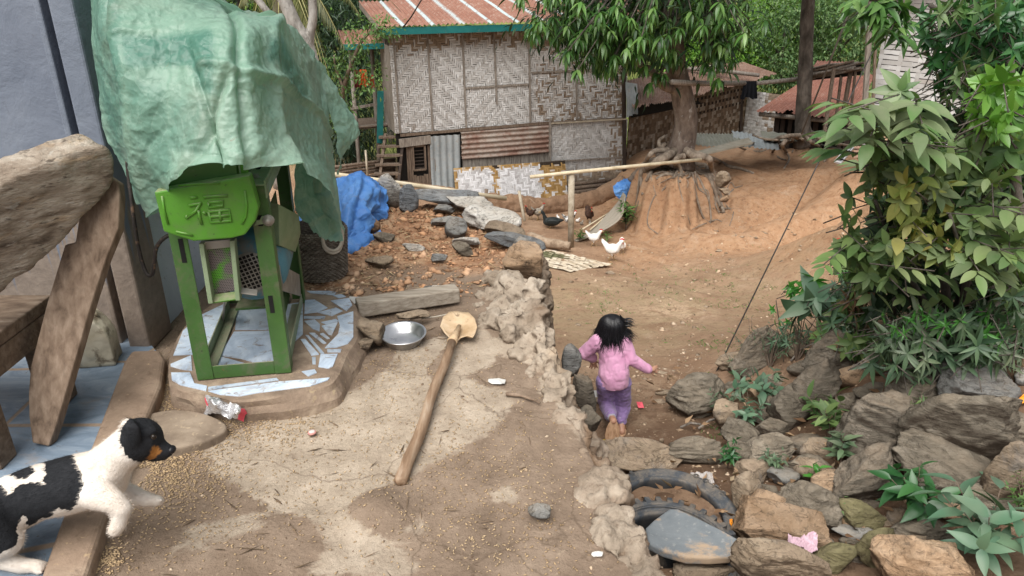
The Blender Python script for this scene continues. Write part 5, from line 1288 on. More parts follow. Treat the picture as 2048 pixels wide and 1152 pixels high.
# left side wall of vertical boards
SB = -HN
m = MB()
for k in range(9):
    d0 = k*.115; m.hexa([hp(0,ZF,-d0), hp(.02,ZF,-d0-.0), hp(.02,ZF,-d0-.108), hp(0,ZF,-d0-.108), hp(0,ZE-.02,-d0), hp(.02,ZE-.02,-d0), hp(.02,ZE-.02,-d0-.108), hp(0,ZE-.02,-d0-.108)])
o = L(m.build('side_boards', M_GREYW)); fixn(o)
# roof
EO = .34; ez = .47; sl = .145
m = MB(); RO = hp(-.22, ez, EO); RU = HE; RW = (-HN + UP*sl).normalized()
def roofpart(O, w, h, nm, seed):
    o = corr(O, RU, RW, w, h, .085, .014, 14, .012, seed, .012).build(nm, M_ROOF, None, True)
    V = verts(o); s = (V-np.array(HA)) @ np.array(HE); ph = (s - hq(808, 52, EO)[0]) / .535
    st = np.exp(-(((ph-np.round(ph))*.535)/.044)**4)*(s > -.15)
    setattr_pt(o, 'stripe', st); return L(o)
roofpart(RO, .62, 2.2, 'roof', 2); roofpart(hp(.40, ez+.012, EO), 5.1, 4.4, 'roof', 3)
A_, B_ = hq(757, 60, EO-.02), hq(1102, 48, EO-.02); o = MB().beam(hp(A_[0], ez-.085, EO-.03), hp(5.3, ez-.085, EO-.03), .022, .12).build('eave_board', M_TEAL); L(o)
o = MB().beam(hp(-.2, ez-.05, EO-.05), hp(-.2, ez+.25, EO-2.2), .03, .12).build('gable_board', M_GREYW); L(o)
m = MB(); m.add([hp(0,ZE-.3,-.02), hp(0,ZE-.3,-2.2), hp(0,ZE+.35,-2.2), hp(0,ZE,-.02)], [[0,1,2,3]]); L(m.build('gable', M_DKWOOD))
for px in (859, 973):
    s, z = hq(px, 67, .1); L(MB().beam(hp(s, ZE-.02, .0), hp(s, ZE-.02, .22), .05, .05).build('rafter_end', M_GREYW))
# lower storey
s0, z0 = hq(797, 281); s1, z1 = hq(858, 275)
L(MB().beam(hp(s0, -1.66, .05), hp(s1+.02, -1.63, .05), .03, .16, up=UP).build('lintel', M_GREYW))
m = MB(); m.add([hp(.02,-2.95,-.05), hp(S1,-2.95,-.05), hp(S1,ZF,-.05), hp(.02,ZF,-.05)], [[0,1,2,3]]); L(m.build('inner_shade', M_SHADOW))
sA, sB = hq(812, 300)[0], hq(866, 300)[0]; m = MB(); s = sA; rs_ = random.Random(4)
while s < sB:
    w = rs_.uniform(.035, .06); top_ = -1.74
    a, b = hq(824, 290)[0], hq(853, 290)[0]
    if a-.02 < s < b: m.beam(hp(s+w/2,-2.95,.0), hp(s+w/2,-2.33+rs_.uniform(-.02,.02),.0), w*.86, .02, up=HN)
    else: m.beam(hp(s+w/2,-2.95,.0), hp(s+w/2,top_+rs_.uniform(-.02,.02),.0), w*.86, .02, up=HN)
    s += w
L(m.build('slat_wall', M_BROWNWD))
wn_ = MB(); a, b = hq(825, 292), hq(851, 338); 
for (q0, q1) in (((a[0],a[1]),(b[0],a[1])),((b[0],a[1]),(b[0],b[1])),((b[0],b[1]),(a[0],b[1])),((a[0],b[1]),(a[0],a[1]))): wn_.beam(hp(q0[0],q0[1],.02), hp(q1[0],q1[1],.02), .035, .03, up=HN)
wf = L(wn_.build('window', M_BROWNWD)); m = MB()
for k in range(7):
    z = b[1]+(a[1]-b[1])*(k+.5)/7; m.beam(hp(a[0]+.02,z,-.01), hp(b[0]-.02,z,-.01), .012, .02, up=HN)
o = L(m.build('louvre', M_DKWOOD)); o.parent = wf
# zinc sheets
a, b = hq(858, 266), hq(921, 376); o = corr(hp(a[0], -2.93, .045), HE, UP, b[0]-a[0], 1.36, .13, .018, 14, .03, 5, .02).build('zinc_sheet', M_ZINC, None, True); L(o)
a, b = hq(921, 262), hq(1096, 312)
o = corr(hp(a[0], hq(930,318)[1], .04), UP, HE, hq(1000,252)[1]-hq(1000,314)[1], b[0]-a[0], .10, .018, 22, .02, 6, .015).build('rusty_sheet', M_ZINCR, None, True); L(o)
m = MB(); s = hq(925,330)[0]; e = hq(1096,320)[0]
while s < e:
    w = rs_.uniform(.12, .2); m.beam(hp(s+w/2, -2.9, .0), hp(s+w/2, hq(1000,306)[1]+rs_.uniform(-.02,.02), .0), w*.95, .02, up=HN); s += w
L(m.build('plank_skirting', M_GREYW))
a, b = hq(1099, 245), hq(1247, 365); 
m, ti = weave(hp(a[0], -2.78, .02), HE, UP, b[0]-a[0], -1.52+2.78, .043, twill, lambda u, v: .05+.5*float(sstep(1.2,1.5,u))+.75*float(sstep(.35,.08,v)), seed=8); panel('lower_panel', m, ti, M_WEAVE, bh)
batten((1099,322), (1246,313), .05, .03, .02, M_GREYW); batten((1098,238), (1098,325), .05, .045, .03, M_GREYW, 'post'); batten((1100,246), (1250,237), .055, .03, .025, M_BAMG)
for k, (z, off) in enumerate(((-2.80,.10),(-2.87,.16),(-2.94,.22))):
    L(MB().tube([hp(2.6, z, off), hp(S1-.05, z+.02, off)], .045, 8, jit=.3).build('sill_log', M_BROWNWD, None, True))
# porch on the far left: small roof, posts, deck
pr = corr(hp(-.75, .10, -.55), HE, (-HN+UP*.3).normalized(), .85, .7, .085, .012, 6, .01, 9).build('porch_roof', M_ROOF, None, True); setattr_pt(pr, 'stripe', np.zeros(len(pr.data.vertices))); L(pr)
L(MB().beam(hp(-.75, .06, -.53), hp(.02, .06, -.53), .02, .10).build('porch_board', M_TEAL))
for s_, d_ in ((-.62,-.8),(-.15,-1.2)): L(MB().tube([hp(s_, -3.1, d_), hp(s_+.02, .1, d_)], .04, 8).build('porch_post', M_GREYW, None, True))
L(MB().beam(hp(-.8, -1.50, -.85), hp(.05, -1.48, -.85), .05, .07).build('porch_rail', M_GREYW)); L(MB().beam(hp(-.7, -1.1, -.75), hp(.0, -1.02, -.75), .03, .05).build('porch_rail', M_GREYW))
m = MB(); m.add([hp(-.75,-1.46,-.7), hp(0,-1.46,-.7), hp(0,-1.46,-1.6), hp(-.75,-1.46,-1.6)], [[0,1,2,3]]); L(m.build('porch_deck', M_BROWNWD))
# things around the house
tb_ = hq(761, 182, -.3); te_ = hq(762, 286, -.3)
o = MB().beam(hp(tb_[0], tb_[1], -.3), hp(te_[0]-.02, te_[1], -.3), .12, .02, up=HN).build('teal_board', M_TEAL); tag(o, 'long teal painted board hanging upright at the left corner of the bamboo house', 'board')
lad = thing('ladder', 'steep wooden ladder stair at the left end of the bamboo house', 'ladder', tuple(at(780, 375, 14.1)))
lt, lb_ = at(771, 268, 14.2), at(757, 378, 13.7); rt, rb = at(808, 268, 14.2), at(796, 378, 13.7)
for p, q in ((lt, lb_), (rt, rb)): local(MB().beam(p, q, .05, .10, up=(0,1,0)).build('rail', M_DKWOOD if p == rt else M_BROWNWD), lad)
for k in range(6):
    f = (k+.3)/6; local(MB().beam(lt.lerp(lb_, f)-HE*.12, rt.lerp(rb, f)+HE*.02, .13, .035).build('rung', M_BROWNWD), lad)
def garment(name, label, cx, cy, D, w, h, col, seed):
    mt = simple(name+'_cloth', [tuple(q*.7 for q in col), col], scale=14, rough=.85, bump=.3, spots=[(40,.5,.6,tuple(q*.5 for q in col),.4)])
    c = at(cx, cy, D); s = 1/ppm(c); nu, nv = 26, 16; V = []
    for j in range(nv+1):
        for i in range(nu+1):
            u = i/nu-.5; v = j/nv; V.append(c+Vector((u*w*s*(.8+.35*v), .05*math.sin(u*24+seed)*(.3+v)*.6, -v*h*s-.02*math.sin(u*9+seed)*v)))
    F = [[j*(nu+1)+i, j*(nu+1)+i+1, (j+1)*(nu+1)+i+1, (j+1)*(nu+1)+i] for j in range(nv) for i in range(nu)]
    return tag(mkmesh(name, V, F, mt, None, True), label, 'clothes')
garment('hanging_cloth', 'bright orange cloth hanging under the small porch roof', 726, 139, 14.2, 17, 32, (.62,.10,.03), 1)
garment('hanging_cloth', 'dark red patterned cloth hanging left of the orange cloth on the porch', 712, 140, 14.3, 11, 36, (.16,.035,.03), 2)
garment('hanging_cloth', 'small orange-red cloth hanging right of the larger orange one', 743, 150, 14.3, 8, 24, (.50,.09,.04), 3)
# stack of poles at the left of the ladder
m = 0
st_ = thing('pole_stack', 'stack of long brown poles lying beside the ladder', 'poles', tuple(at(700, 345, 13.4)))
for k in range(8):
    a, b = at(640, 338+k*5+(k % 2)*2, 13.2), at(790, 318+k*5.5, 14.2)
    local(MB().tube([a, a.lerp(b, .5)+Vector((0,0,.02*math.sin(k*2))), b], .028, 7).build('pole', M_BROWNWD, None, True), st_)
o = MB().tube([at(731, 300, 13.2), at(735, 352, 13.1)], .02, 7).build('stake', M_BAMG, None, True); tag(o, 'short thin stake standing in front of the pole stack', 'stake')
# leaning woven mat
c4 = [at(914, 416, 13.85), at(1136, 397, 14.55), at(1134, 318, 14.85), at(913, 336, 14.1)]
MU = (c4[1]-c4[0]); mw = MU.length; MU.normalize(); MWv = (c4[3]-c4[0]); MWv -= MU*MWv.dot(MU); mh = MWv.length; MWv.normalize()
def mbr(u, v): return .9*float(sstep(.74*mw, .80*mw, u+.03*math.sin(v*20))) + .95*(1 if (v > mh-.06 or u < .07) else 0) + .95*(1 if abs(u-.36*mw) < .035 else 0)
m, ti = weave(c4[0], MU, MWv, mw, mh, .034, twill, mbr, .004, .08, 12); o = panel('woven_mat', m, ti, M_MATW)
tag(o, 'large woven bamboo mat leaning against the foot of the house, its right end unpainted', 'mat')
# small blue bundle right of the house foot
GB2 = [[(1226,372,13.6),(1245,362,13.7),(1262,352,13.9)],[(1228,384,13.4),(1248,376,13.4),(1266,366,13.6)],[(1232,392,13.4),(1250,388,13.4),(1262,392,13.5)],[(1238,398,13.4),(1250,402,13.4),(1258,404,13.5)]]
o = cloth('blue_sheet', GB2, 40, 40, M_BLUE, None, .03, 61, .012); tag(o, 'small faded blue plastic sheet bundled beside the tree roots', 'tarpaulin')
# raised earth kerb along the house foot
m = MB(); q0, q1 = at(985, 428, 13.6), at(1240, 402, 14.9)
for k in range(40):
    p = q0.lerp(q1, k/39); m.ellip((p.x, p.y+.12, gz(p.x, p.y)+.08), (.16, .22, .20), None, 10, 6)
eb = remesh(m, 'earth_bank', .03, M_EARTH, None, 2); V = verts(eb); N = vnormals(eb); setverts(eb, V+N*(fbm(V, 6, 4, 4)*.05)[:, None]); tag(eb, kind='structure')
for a in ('red','moss','pale','dark_earth','green'): setattr_pt(eb, a, np.full(len(eb.data.vertices), .2 if a == 'red' else (.3 if a == 'dark_earth' else 0)))
# ================================================================ bamboo rails, posts, mats in the lower yard
pb_ = at(1142, 490, 11.75); o = MB().tube([pb_+Vector((0,0,-.1)), at(1143, 346, 11.75)], .052, 12).build('bamboo_post', M_BAMG, None, True); tag(o, 'upright thick bamboo post in the lower yard carrying the long rail', 'post')
o = MB().tube([at(1060, 354, 11.70), at(1142, 345, 11.70), at(1250, 334, 12.0), at(1402, 319, 12.6)], .030, 10).build('bamboo_rail', M_BAMBOO, None, True); tag(o, 'long pale bamboo rail resting on the post and the root mound', 'pole')
o = MB().tube([at(668, 349, 6.2), at(780, 364, 6.4), at(900, 381, 6.6), at(1012, 397, 6.8)], .022, 10).build('bamboo_pole', M_BAMBOO, None, True); tag(o, 'long pale bamboo pole slanting behind the stone row and the blue sheet', 'pole')
o = MB().tube([at(1049, 442, 13.0), at(1038, 382, 13.3)], .03, 8).build('stake', M_BAMG, None, True); tag(o, 'short grey stake leaning before the woven mat', 'stake')
o = MB().tube([at(971, 408, 13.4), at(973, 378, 13.5)], .04, 6).build('stake', M_BROWNWD, None, True); tag(o, 'broad short stake at the foot of the woven mat', 'stake')
# flat mat of split bamboo lying on the path
M_SPLIT = bmat('split_bamboo', [(.44,.36,.26),(.55,.47,.36),(.64,.57,.46)], [(.07,.075,.035),(.125,.125,.065),(.19,.18,.10)])
pts4 = [pg(1075, 545), pg(1100, 562), pg(1190, 522), pg(1120, 494)]
cm = sum(pts4, Vector())/4; FU = (pg(1150,545)-pg(1090,500)); FU = Vector((.80,-.60,0)).normalized(); FV = Vector((.60,.80,0))
gN = Vector((0,0,1)); sx_ = (gz(cm.x+.3, cm.y)-gz(cm.x-.3, cm.y))/.6; sy_ = (gz(cm.x, cm.y+.3)-gz(cm.x, cm.y-.3))/.6
FU = Vector((FU.x, FU.y, FU.x*sx_+FU.y*sy_)).normalized(); FV = Vector((FV.x, FV.y, FV.x*sx_+FV.y*sy_)).normalized()
org = cm - FU*.62 - FV*.62 + Vector((0,0,.05))
m, ti = weave(org, FU, FV, 1.15, 1.25, .075, twill3, lambda u, v: 1.1 if (u < .48+.1*math.sin(v*9)) and .3 < v < 1.1 else 0, .012, .05, 15, back=False); o = panel('split_bamboo_mat', m, ti, M_SPLIT)
tag(o, 'loosely woven split bamboo mat lying flat on the path behind the wall', 'mat')
# propped mat with two canes
c4 = [at(1160, 478, 11.6), at(1190, 484, 11.75), at(1252, 400, 13.0), at(1240, 396, 12.9)]
PMA = catmull([at(*q) for q in ((1148,481,12.15),(1178,464,12.45),(1232,408,13.0),(1247,386,13.1))], 6); PMB = catmull([at(*q) for q in ((1152,483,12.1),(1196,464,12.3),(1242,434,12.5),(1252,391,12.85))], 6)
def pf_(u, v):
    a = PMA[min(18, int(u*18))].lerp(PMA[min(18, int(u*18)+1)], u*18-int(u*18)); b = PMB[min(18, int(u*18))].lerp(PMB[min(18, int(u*18)+1)], u*18-int(u*18))
    p = a.lerp(b, v); return p+Vector((0,0,.03*math.sin(PI*u)*(-.8)+.01*math.sin(v*30)))
o = MB().grid(pf_, 40, 14).build('propped_mat', bmat('grey_mat', [(.20,.17,.13),(.30,.265,.215),(.38,.35,.30)], [(.2,.15,.1)]*3), None, True); setattr_pt(o, 'tint', np.zeros(len(o.data.vertices)))
s_ = o.modifiers.new('s', 'SOLIDIFY'); s_.thickness = .015; tag(o, 'grey woven mat propped aslant at the foot of the root mound', 'mat')
for k, (a, b) in enumerate((((1164,459,12.5),(1232,417,13.1)),((1180,460,12.42),(1222,424,12.95)))):
    o = MB().tube([at(*a), at(*b)], .014, 6).build('cane', M_BAMBOO, None, True); tag(o, ['longer thin cane leaning beside the propped mat', 'shorter thin cane between the longer one and the propped mat'][k], 'cane')
lgp = [at(1058, 474, 11.9), at(1085, 484, 11.7), at(1115, 489, 11.5), at(1140, 492, 11.4)]
o = MB().tube(catmull(lgp, 5), [.10]*6+[.085]*6+[.07]*4, 12, jit=.12).build('fallen_log', simple('pale_bark', [(.15,.10,.065),(.29,.215,.15),(.40,.32,.24)], scale=9, bump=.7, bdist=.02), None, True); tag(o, 'pale fallen log lying at the foot of the bamboo post', 'log')

# ================================================================ sheds behind the mango tree
sh1 = thing('tin_roof_shed', 'low woven shed with a wide rusty tin roof behind the mango tree', 'shed', tuple(at(1370, 300, 17.2)))
def quad_sheet(c, wl, amp, nm, mat, root, nv=10, bend=.03, seed=1):
    """corrugated sheet spanning four corners FL, FR, BR, BL; ridges run front to back"""
    FL, FR, BR, BL = c; w = (FR-FL).length; nu = int(w/wl*5); N = (FR-FL).cross(BL-FL).normalized(); N = N if N.z > 0 else -N; rs = np.random.RandomState(seed); rg = rs.uniform(-.05, .05, nu+1)
    def f(u, v):
        i = int(round(u*nu)); p = FL.lerp(FR, u).lerp(BL.lerp(BR, u), v if v > 0 else rg[i//9*9 % (nu+1)])
        return p+N*(amp*math.sin(2*PI*u*w/wl)+bend*float(vnoise(np.array([[u*w*1.2, v*2.2, seed]]))[0]))
    o = MB().grid(f, nu, nv).build(nm, mat, None, True)
    return local(o, root)
quad_sheet([at(1266,214,15.2), at(1400,190,17.2), at(1420,124,19.6), at(1250,160,17.2)], .085, .014, 'roof', M_RUST2, sh1, seed=2)
quad_sheet([at(1396,188,17.15), at(1553,148,19.6), at(1488,123,21.0), at(1405,128,19.4)], .085, .014, 'roof', M_RUST2, sh1, seed=5)
quad_sheet([at(1252,232,15.3), at(1276,230,15.5), at(1276,168,15.6), at(1252,164,15.4)], .05, .010, 'tin_flap', M_ZINC, sh1, seed=7, bend=.02)
a, b = at(1254, 300, 16.0), at(1482, 300, 19.6); U_ = Vector((b.x-a.x, b.y-a.y, 0)); wl_ = U_.length; U_.normalize(); O_ = Vector((a.x, a.y, -2.75))
m, ti = weave(O_, U_, UP, wl_, 1.55, .085, plain, lambda u, v: .75+.2*float(sstep(.6,1.2,v)), .008, .1, 21, holes=lambda u, v: v > .85 and int(v/.085) % 2 == 0 and u > 2.0); panel('wall', m, ti, M_BROWNW, sh1)
local(MB().beam(at(1481,285,19.4), at(1484,170,19.4), .07, .07, up=(0,1,0)).build('post', M_DKWOOD), sh1)
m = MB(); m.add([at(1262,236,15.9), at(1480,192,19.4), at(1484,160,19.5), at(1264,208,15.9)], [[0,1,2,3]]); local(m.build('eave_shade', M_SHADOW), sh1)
a, b = at(1484, 280, 19.5), at(1562, 280, 18.7); U_ = Vector((b.x-a.x, b.y-a.y, 0)); wl_ = U_.length; U_.normalize()
m, ti = weave(Vector((a.x, a.y, -2.9)), U_, UP, wl_, 1.35, .085, plain, lambda u, v: .12+.7*float(sstep(.35, .8, u)), .008, .1, 22); panel('side_panel', m, ti, M_WEAVE, sh1)
for (p, q, r) in (((1376,137,18.6),(1518,151,18.6),.05),((1400,136,18.4),(1452,132,18.8),.03)): 
    o = MB().tube([at(*p), at((p[0]+q[0])/2, (p[1]+q[1])/2-2, (p[2]+q[2])/2), at(*q)], r, 7, jit=.3).build('branch', M_GREYW, None, True); tag(o, 'long grey branch weighing down the shed roof' if r > .04 else 'short dark stick lying on the shed roof', 'branch')
sh2 = thing('low_tin_shed', 'low shed with a dark red corrugated roof behind the second tree trunk', 'shed', tuple(at(1620, 270, 16.5)))
quad_sheet([at(1516,219,16.6), at(1700,240,15.4), at(1752,148,17.6), at(1612,160,18.6)], .085, .016, 'roof', M_RUST3, sh2, seed=9, bend=.03)
local(MB().tube([at(1518,228,16.6), at(1600,236,16.2), at(1705,246,15.5)], .05, 8).build('eave_pole', M_GREYW, None, True), sh2)
a, b = at(1552, 280, 16.6), at(1720, 280, 15.8); U_ = Vector((b.x-a.x, b.y-a.y, 0)); wl_ = U_.length; U_.normalize()
m = MB(); s = 0
while s < wl_: 
    w = rs_.uniform(.05,.12); m.beam(Vector((a.x,a.y,-2.8))+U_*s, Vector((a.x,a.y,-1.55))+U_*(s+rs_.uniform(-.05,.05)), w, .03, up=(0,1,0)); s += w+rs_.uniform(0,.10)
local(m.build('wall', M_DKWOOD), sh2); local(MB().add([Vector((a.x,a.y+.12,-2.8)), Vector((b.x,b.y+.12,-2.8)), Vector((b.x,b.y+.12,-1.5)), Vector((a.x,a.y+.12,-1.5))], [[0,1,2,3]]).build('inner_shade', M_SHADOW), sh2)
sh3 = thing('stick_lean_to', 'rough lean-to frame of sticks under a small red tin sheet', 'lean-to', tuple(at(1680, 290, 13.6)))
quad_sheet([at(1624,136,15.0), at(1706,138,14.6), at(1700,122,15.8), at(1634,121,16.0)], .08, .012, 'tin_sheet', M_RUST3, sh3, seed=11)
for k in range(16):
    f = k/15; a = at(1600+rs_.uniform(-15,10)+f*25, 150+rs_.uniform(-6,9), 14.4); b = at(1715+rs_.uniform(-8,16), 128+rs_.uniform(-8,8)+f*4, 13.8)
    local(MB().tube([a, a.lerp(b,.5)+Vector((0,0,rs_.uniform(-.03,.06))), b], rs_.uniform(.012,.028), 6).build('stick', M_GREYW if k % 3 else M_BROWNWD, None, True), sh3)
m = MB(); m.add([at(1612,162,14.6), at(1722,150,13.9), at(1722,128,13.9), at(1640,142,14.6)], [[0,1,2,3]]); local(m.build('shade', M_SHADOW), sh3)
for (p, q, w) in (((1648,272,13.4),(1668,136,13.9),.055),((1669,262,13.8),(1684,140,14.2),.045),((1682,250,13.8),(1703,134,14.0),.065),((1697,262,13.7),(1712,134,13.9),.04)): local(MB().beam(at(*p), at(*q), w, w*.8, up=(0,1,0)).build('post', M_BROWNWD), sh3)
o = MB().tube([at(1343,164,12.4), at(1400,167,13.0), at(1492,166,13.9)], .045, 8, jit=.1).build('crossbar', M_GREYW, None, True); tag(o, 'grey pole fixed across the mango trunk reaching right', 'pole')
o = MB().tube([at(1500,168,13.9), at(1560,162,14.2), at(1630,154,14.5)], .04, 8, jit=.1).build('crossbar', M_GREYW, None, True); tag(o, 'grey pole continuing to the second tree trunk', 'pole')
o = garment('black_net', 'black net and cloth hung over the pole between the two trees', 1501, 162, 13.85, 30, 34, (.012,.014,.02), 5)
# whitewashed woven house on the right
wh = thing('white_woven_house', 'house with coarse whitewashed woven walls on the right behind the bush', 'house', tuple(at(1890, 300, 11.0)))
a, b = at(1731, 250, 12.0), at(2140, 250, 9.9); U_ = Vector((b.x-a.x, b.y-a.y, 0)); wl_ = U_.length; U_.normalize()
m, ti = weave(Vector((a.x, a.y, -1.45)), U_, UP, wl_, 3.0, .075, lambda i, j: i % 4 == 0 and (i//4+j) % 3 > 0, lambda u, v: .10+.35*float(sstep(.25,.1,v)), .008, .2, 31); panel('wall', m, ti, M_WEAVE, wh)
local(MB().beam(at(1727,262,11.9), at(1743,-20,11.9), .07, .06, up=(0,1,0)).build('corner_post', M_GREYW), wh); local(MB().beam(at(1744,250,11.8), at(1756,-20,11.8), .035, .03, up=(0,1,0)).build('batten', M_BROWNWD), wh)
quad_sheet([at(1660,-14,12.3), at(2140,-70,10.1), Vector((6.0,12.5,2.3)), Vector((4.4,14.6,2.3))], .085, .014, 'roof', M_RUST2, wh, seed=13)
garment('hanging_cloth', 'dark grey clothes hanging at the foot of the white woven wall', 1760, 218, 11.4, 44, 44, (.05,.05,.055), 7)
cr_ = thing('slatted_crate', 'low pinkish slatted wooden crate under the bush beside the white house', 'crate', tuple(at(1745, 322, 11.6)))
M_CRATE = simple('pink_wood', [(.28,.18,.13),(.40,.28,.21)], scale=9, stretch=(1,8,8), bump=.3)
for k, (y0, h_) in enumerate(((311,8),(302,3.5),(295,3.5))): local(MB().beam(at(1708,y0,11.55), at(1772,y0-1,11.3), .02, h_/ppm(at(1740,y0,11.5)), up=UP).build('slat', M_CRATE), cr_)
for px in (1717, 1742, 1768): local(MB().beam(at(px,318,11.55), at(px,288,11.55), .04, .03, up=(0,1,0)).build('upright', M_CRATE), cr_)
sp4 = [at(1668,322,11.9), at(1682,326,11.8), at(1712,289,12.2), at(1698,288,12.3)]
so_ = thing('solar_panel', 'small grey solar panel leaning on the bare earth in front of the crate', 'solar panel', tuple(sp4[0])); n_ = (sp4[1]-sp4[0]).cross(sp4[3]-sp4[0]).normalized(); n_ = n_ if n_.dot(CAM-sp4[0]) > 0 else -n_
m = MB(); m.add(sp4+[p-n_*.03 for p in sp4], [[0,1,2,3],[7,6,5,4],[0,4,5,1],[1,5,6,2],[2,6,7,3],[3,7,4,0]]); local(fixn(m.build('frame', flatmat('aluminium', (.42,.42,.43)))), so_)
cc = sum(sp4, Vector())/4; m = MB()
for i in range(2):
    for j in range(4):
        f = lambda u, v: sp4[0].lerp(sp4[1], u).lerp(sp4[3].lerp(sp4[2], u), v)+n_*.004
        u0, u1, v0, v1 = .12+i*.40, .12+i*.40+.37, .06+j*.225, .06+j*.225+.21; m.add([f(u0,v0), f(u1,v0), f(u1,v1), f(u0,v1)], [[0,1,2,3]])
local(m.build('cells', simple('solar_cells', [(.06,.065,.075),(.10,.105,.115)], rough=.25, bump=0)), so_)
o = rock('stone', 'pinkish block standing beside the crate', 'stone', 1772, 276, 20, 24, 'orange', 'pile', 0, D=11.2, chop=6, box=.8)
# boards and tin sheets by the tree
q = [at(1383,305,12.9), at(1402,309,12.75), at(1506,285,13.3), at(1497,275,13.6)]; n_ = (q[1]-q[0]).cross(q[3]-q[0]).normalized(); n_ = n_ if n_.z > 0 else -n_
o = fixn(MB().add(q+[p-n_*.03 for p in q], [[0,1,2,3],[7,6,5,4],[0,4,5,1],[1,5,6,2],[2,6,7,3],[3,7,4,0]]).build('board', simple('grey_board', [(.20,.18,.14),(.31,.285,.235)], scale=6, bump=.4, spots=[(9,.6,.7,(.12,.10,.08),.6)]))); tag(o, 'flat grey board propped on roots right of the mango trunk', 'board')
zz = thing('tin_pile', 'heap of old grey tin sheets on the ground behind the grey board', 'tin sheets', tuple(at(1470, 290, 14.2)))
quad_sheet([at(1392,286,13.9), at(1500,300,13.9), at(1470,262,15.2), at(1388,262,14.9)], .08, .014, 'sheet', M_MOSST, zz, seed=15, bend=.06)
quad_sheet([at(1478,292,14.0), at(1560,296,13.9), at(1552,272,14.8), at(1462,266,14.9)], .08, .012, 'sheet', M_ZINC, zz, seed=16, bend=.08)
quad_sheet([at(1530,286,14.3), at(1600,284,14.0), at(1588,268,14.8), at(1520,264,15.1)], .2, .012, 'sheet', M_MOSST, zz, seed=17, bend=.09)
# guy wires
gw0 = pg(1425, 752); o = MB().tube([gw0+Vector((0,0,-.05)), gw0.lerp(at(1800,-10,8.6), .5)+Vector((0,0,-.03)), at(1800,-10,8.6)], .0062, 7).build('guy_wire', simple('wire', [(.02,.018,.017),(.05,.047,.045)], rough=.6, bump=0), None, True); tag(o, 'long black guy wire running from the rock pile up across the slope', 'wire')
o = MB().tube([at(1603,268,13.6), at(1692,40,12.2), at(1712,-10,11.9)], .016, 6).build('guy_wire', flatmat('grey_wire', (.20,.20,.20)), None, True); tag(o, 'thin grey cable from the foot of the second tree up to the right', 'wire')
o = MB().tube([at(806,55,13.4), at(823,33,13.2), at(845,-4,13.0)], .012, 6).build('power_cable', M_HOSE, None, True); tag(o, 'short black cable running up from the eave of the bamboo house', 'cable')
# ================================================================ trees
def bark(name, cols, sc=9, spots=()): return simple(name, cols, scale=sc, stretch=(1,1,.45), bump=.9, bdist=.03, bscale=22, spots=spots)
M_BARK = bark('mango_bark', [(.075,.055,.045),(.17,.13,.105),(.28,.23,.19)], 7, [(5,.55,.68,(.33,.27,.20),.7),(16,.6,.68,(.42,.40,.37),.7),(3,.6,.75,(.05,.035,.03),.6)])
M_BARKD = bark('dark_bark', [(.04,.034,.028),(.10,.085,.072),(.19,.165,.14)], 8, [(12,.62,.7,(.30,.29,.27),.6)])
M_BARKW = bark('pale_bark_tree', [(.22,.20,.18),(.38,.36,.33),(.52,.50,.47)], 8, [(10,.55,.66,(.11,.10,.085),.7)])
M_ROOT = bark('root_bark', [(.13,.10,.075),(.25,.20,.155),(.36,.305,.245)], 12)
def limb(mb, pts, r0, r1, n=10, jit=.08, sm=5):
    P_ = catmull(pts, sm); k = len(P_); mb.tube(P_, [r0+(r1-r0)*i/(k-1) for i in range(k)], n, jit=jit)
def clump_leaves(centers, per, sig, size, rs, down=.35, out=None, flat=1.0):
    C_ = np.repeat(np.asarray(centers), per, 0); n = len(C_); off = rs.normal(size=(n, 3))*sig; off[:, 2] *= flat
    P_ = C_+off; d = unit(n, rs)*.7 + off/(np.linalg.norm(off, axis=1, keepdims=True)+1e-6); d[:, 2] -= down
    up = unit(n, rs)*.5 + np.array([0,0,1.0]); return P_, d, up, size*rs.uniform(.6, 1.35, n)
T_LEAF = leaf_template(4, .40, .18, .18); T_LANCE = leaf_template(5, .25, .30, .15, base=.7); T_SMALL = leaf_template(2, .55, .1, .1); T_BROAD = leaf_template(6, .44, .22, .14); T_BLADE = leaf_template(4, .14, .35, .1, base=.6)
ML_MANGO = leaf_mat('mango_leaf', [(.03,.085,.02),(.055,.14,.03),(.09,.20,.045),(.16,.27,.08)], .32, .5, .25)
ML_BRIGHT = leaf_mat('bright_shrub_leaf', [(.05,.13,.015),(.10,.24,.025),(.16,.33,.04),(.25,.40,.08)], .45, .35, .3)
ML_MID = leaf_mat('mid_tree_leaf', [(.04,.085,.03),(.075,.145,.05),(.12,.20,.075),(.18,.26,.11)], .5, .3, .25)
ML_DARK = leaf_mat('dark_leaf', [(.010,.024,.012),(.02,.045,.022),(.035,.07,.035),(.07,.11,.06)], .45, .35, .2)
ML_PALM = leaf_mat('palm_leaflet', [(.10,.115,.03),(.16,.165,.055),(.22,.215,.09)], .45, .4, .3)
ML_VINE = leaf_mat('vine_leaf', [(.05,.12,.03),(.10,.19,.05),(.17,.27,.09)], .5, .3, .3)
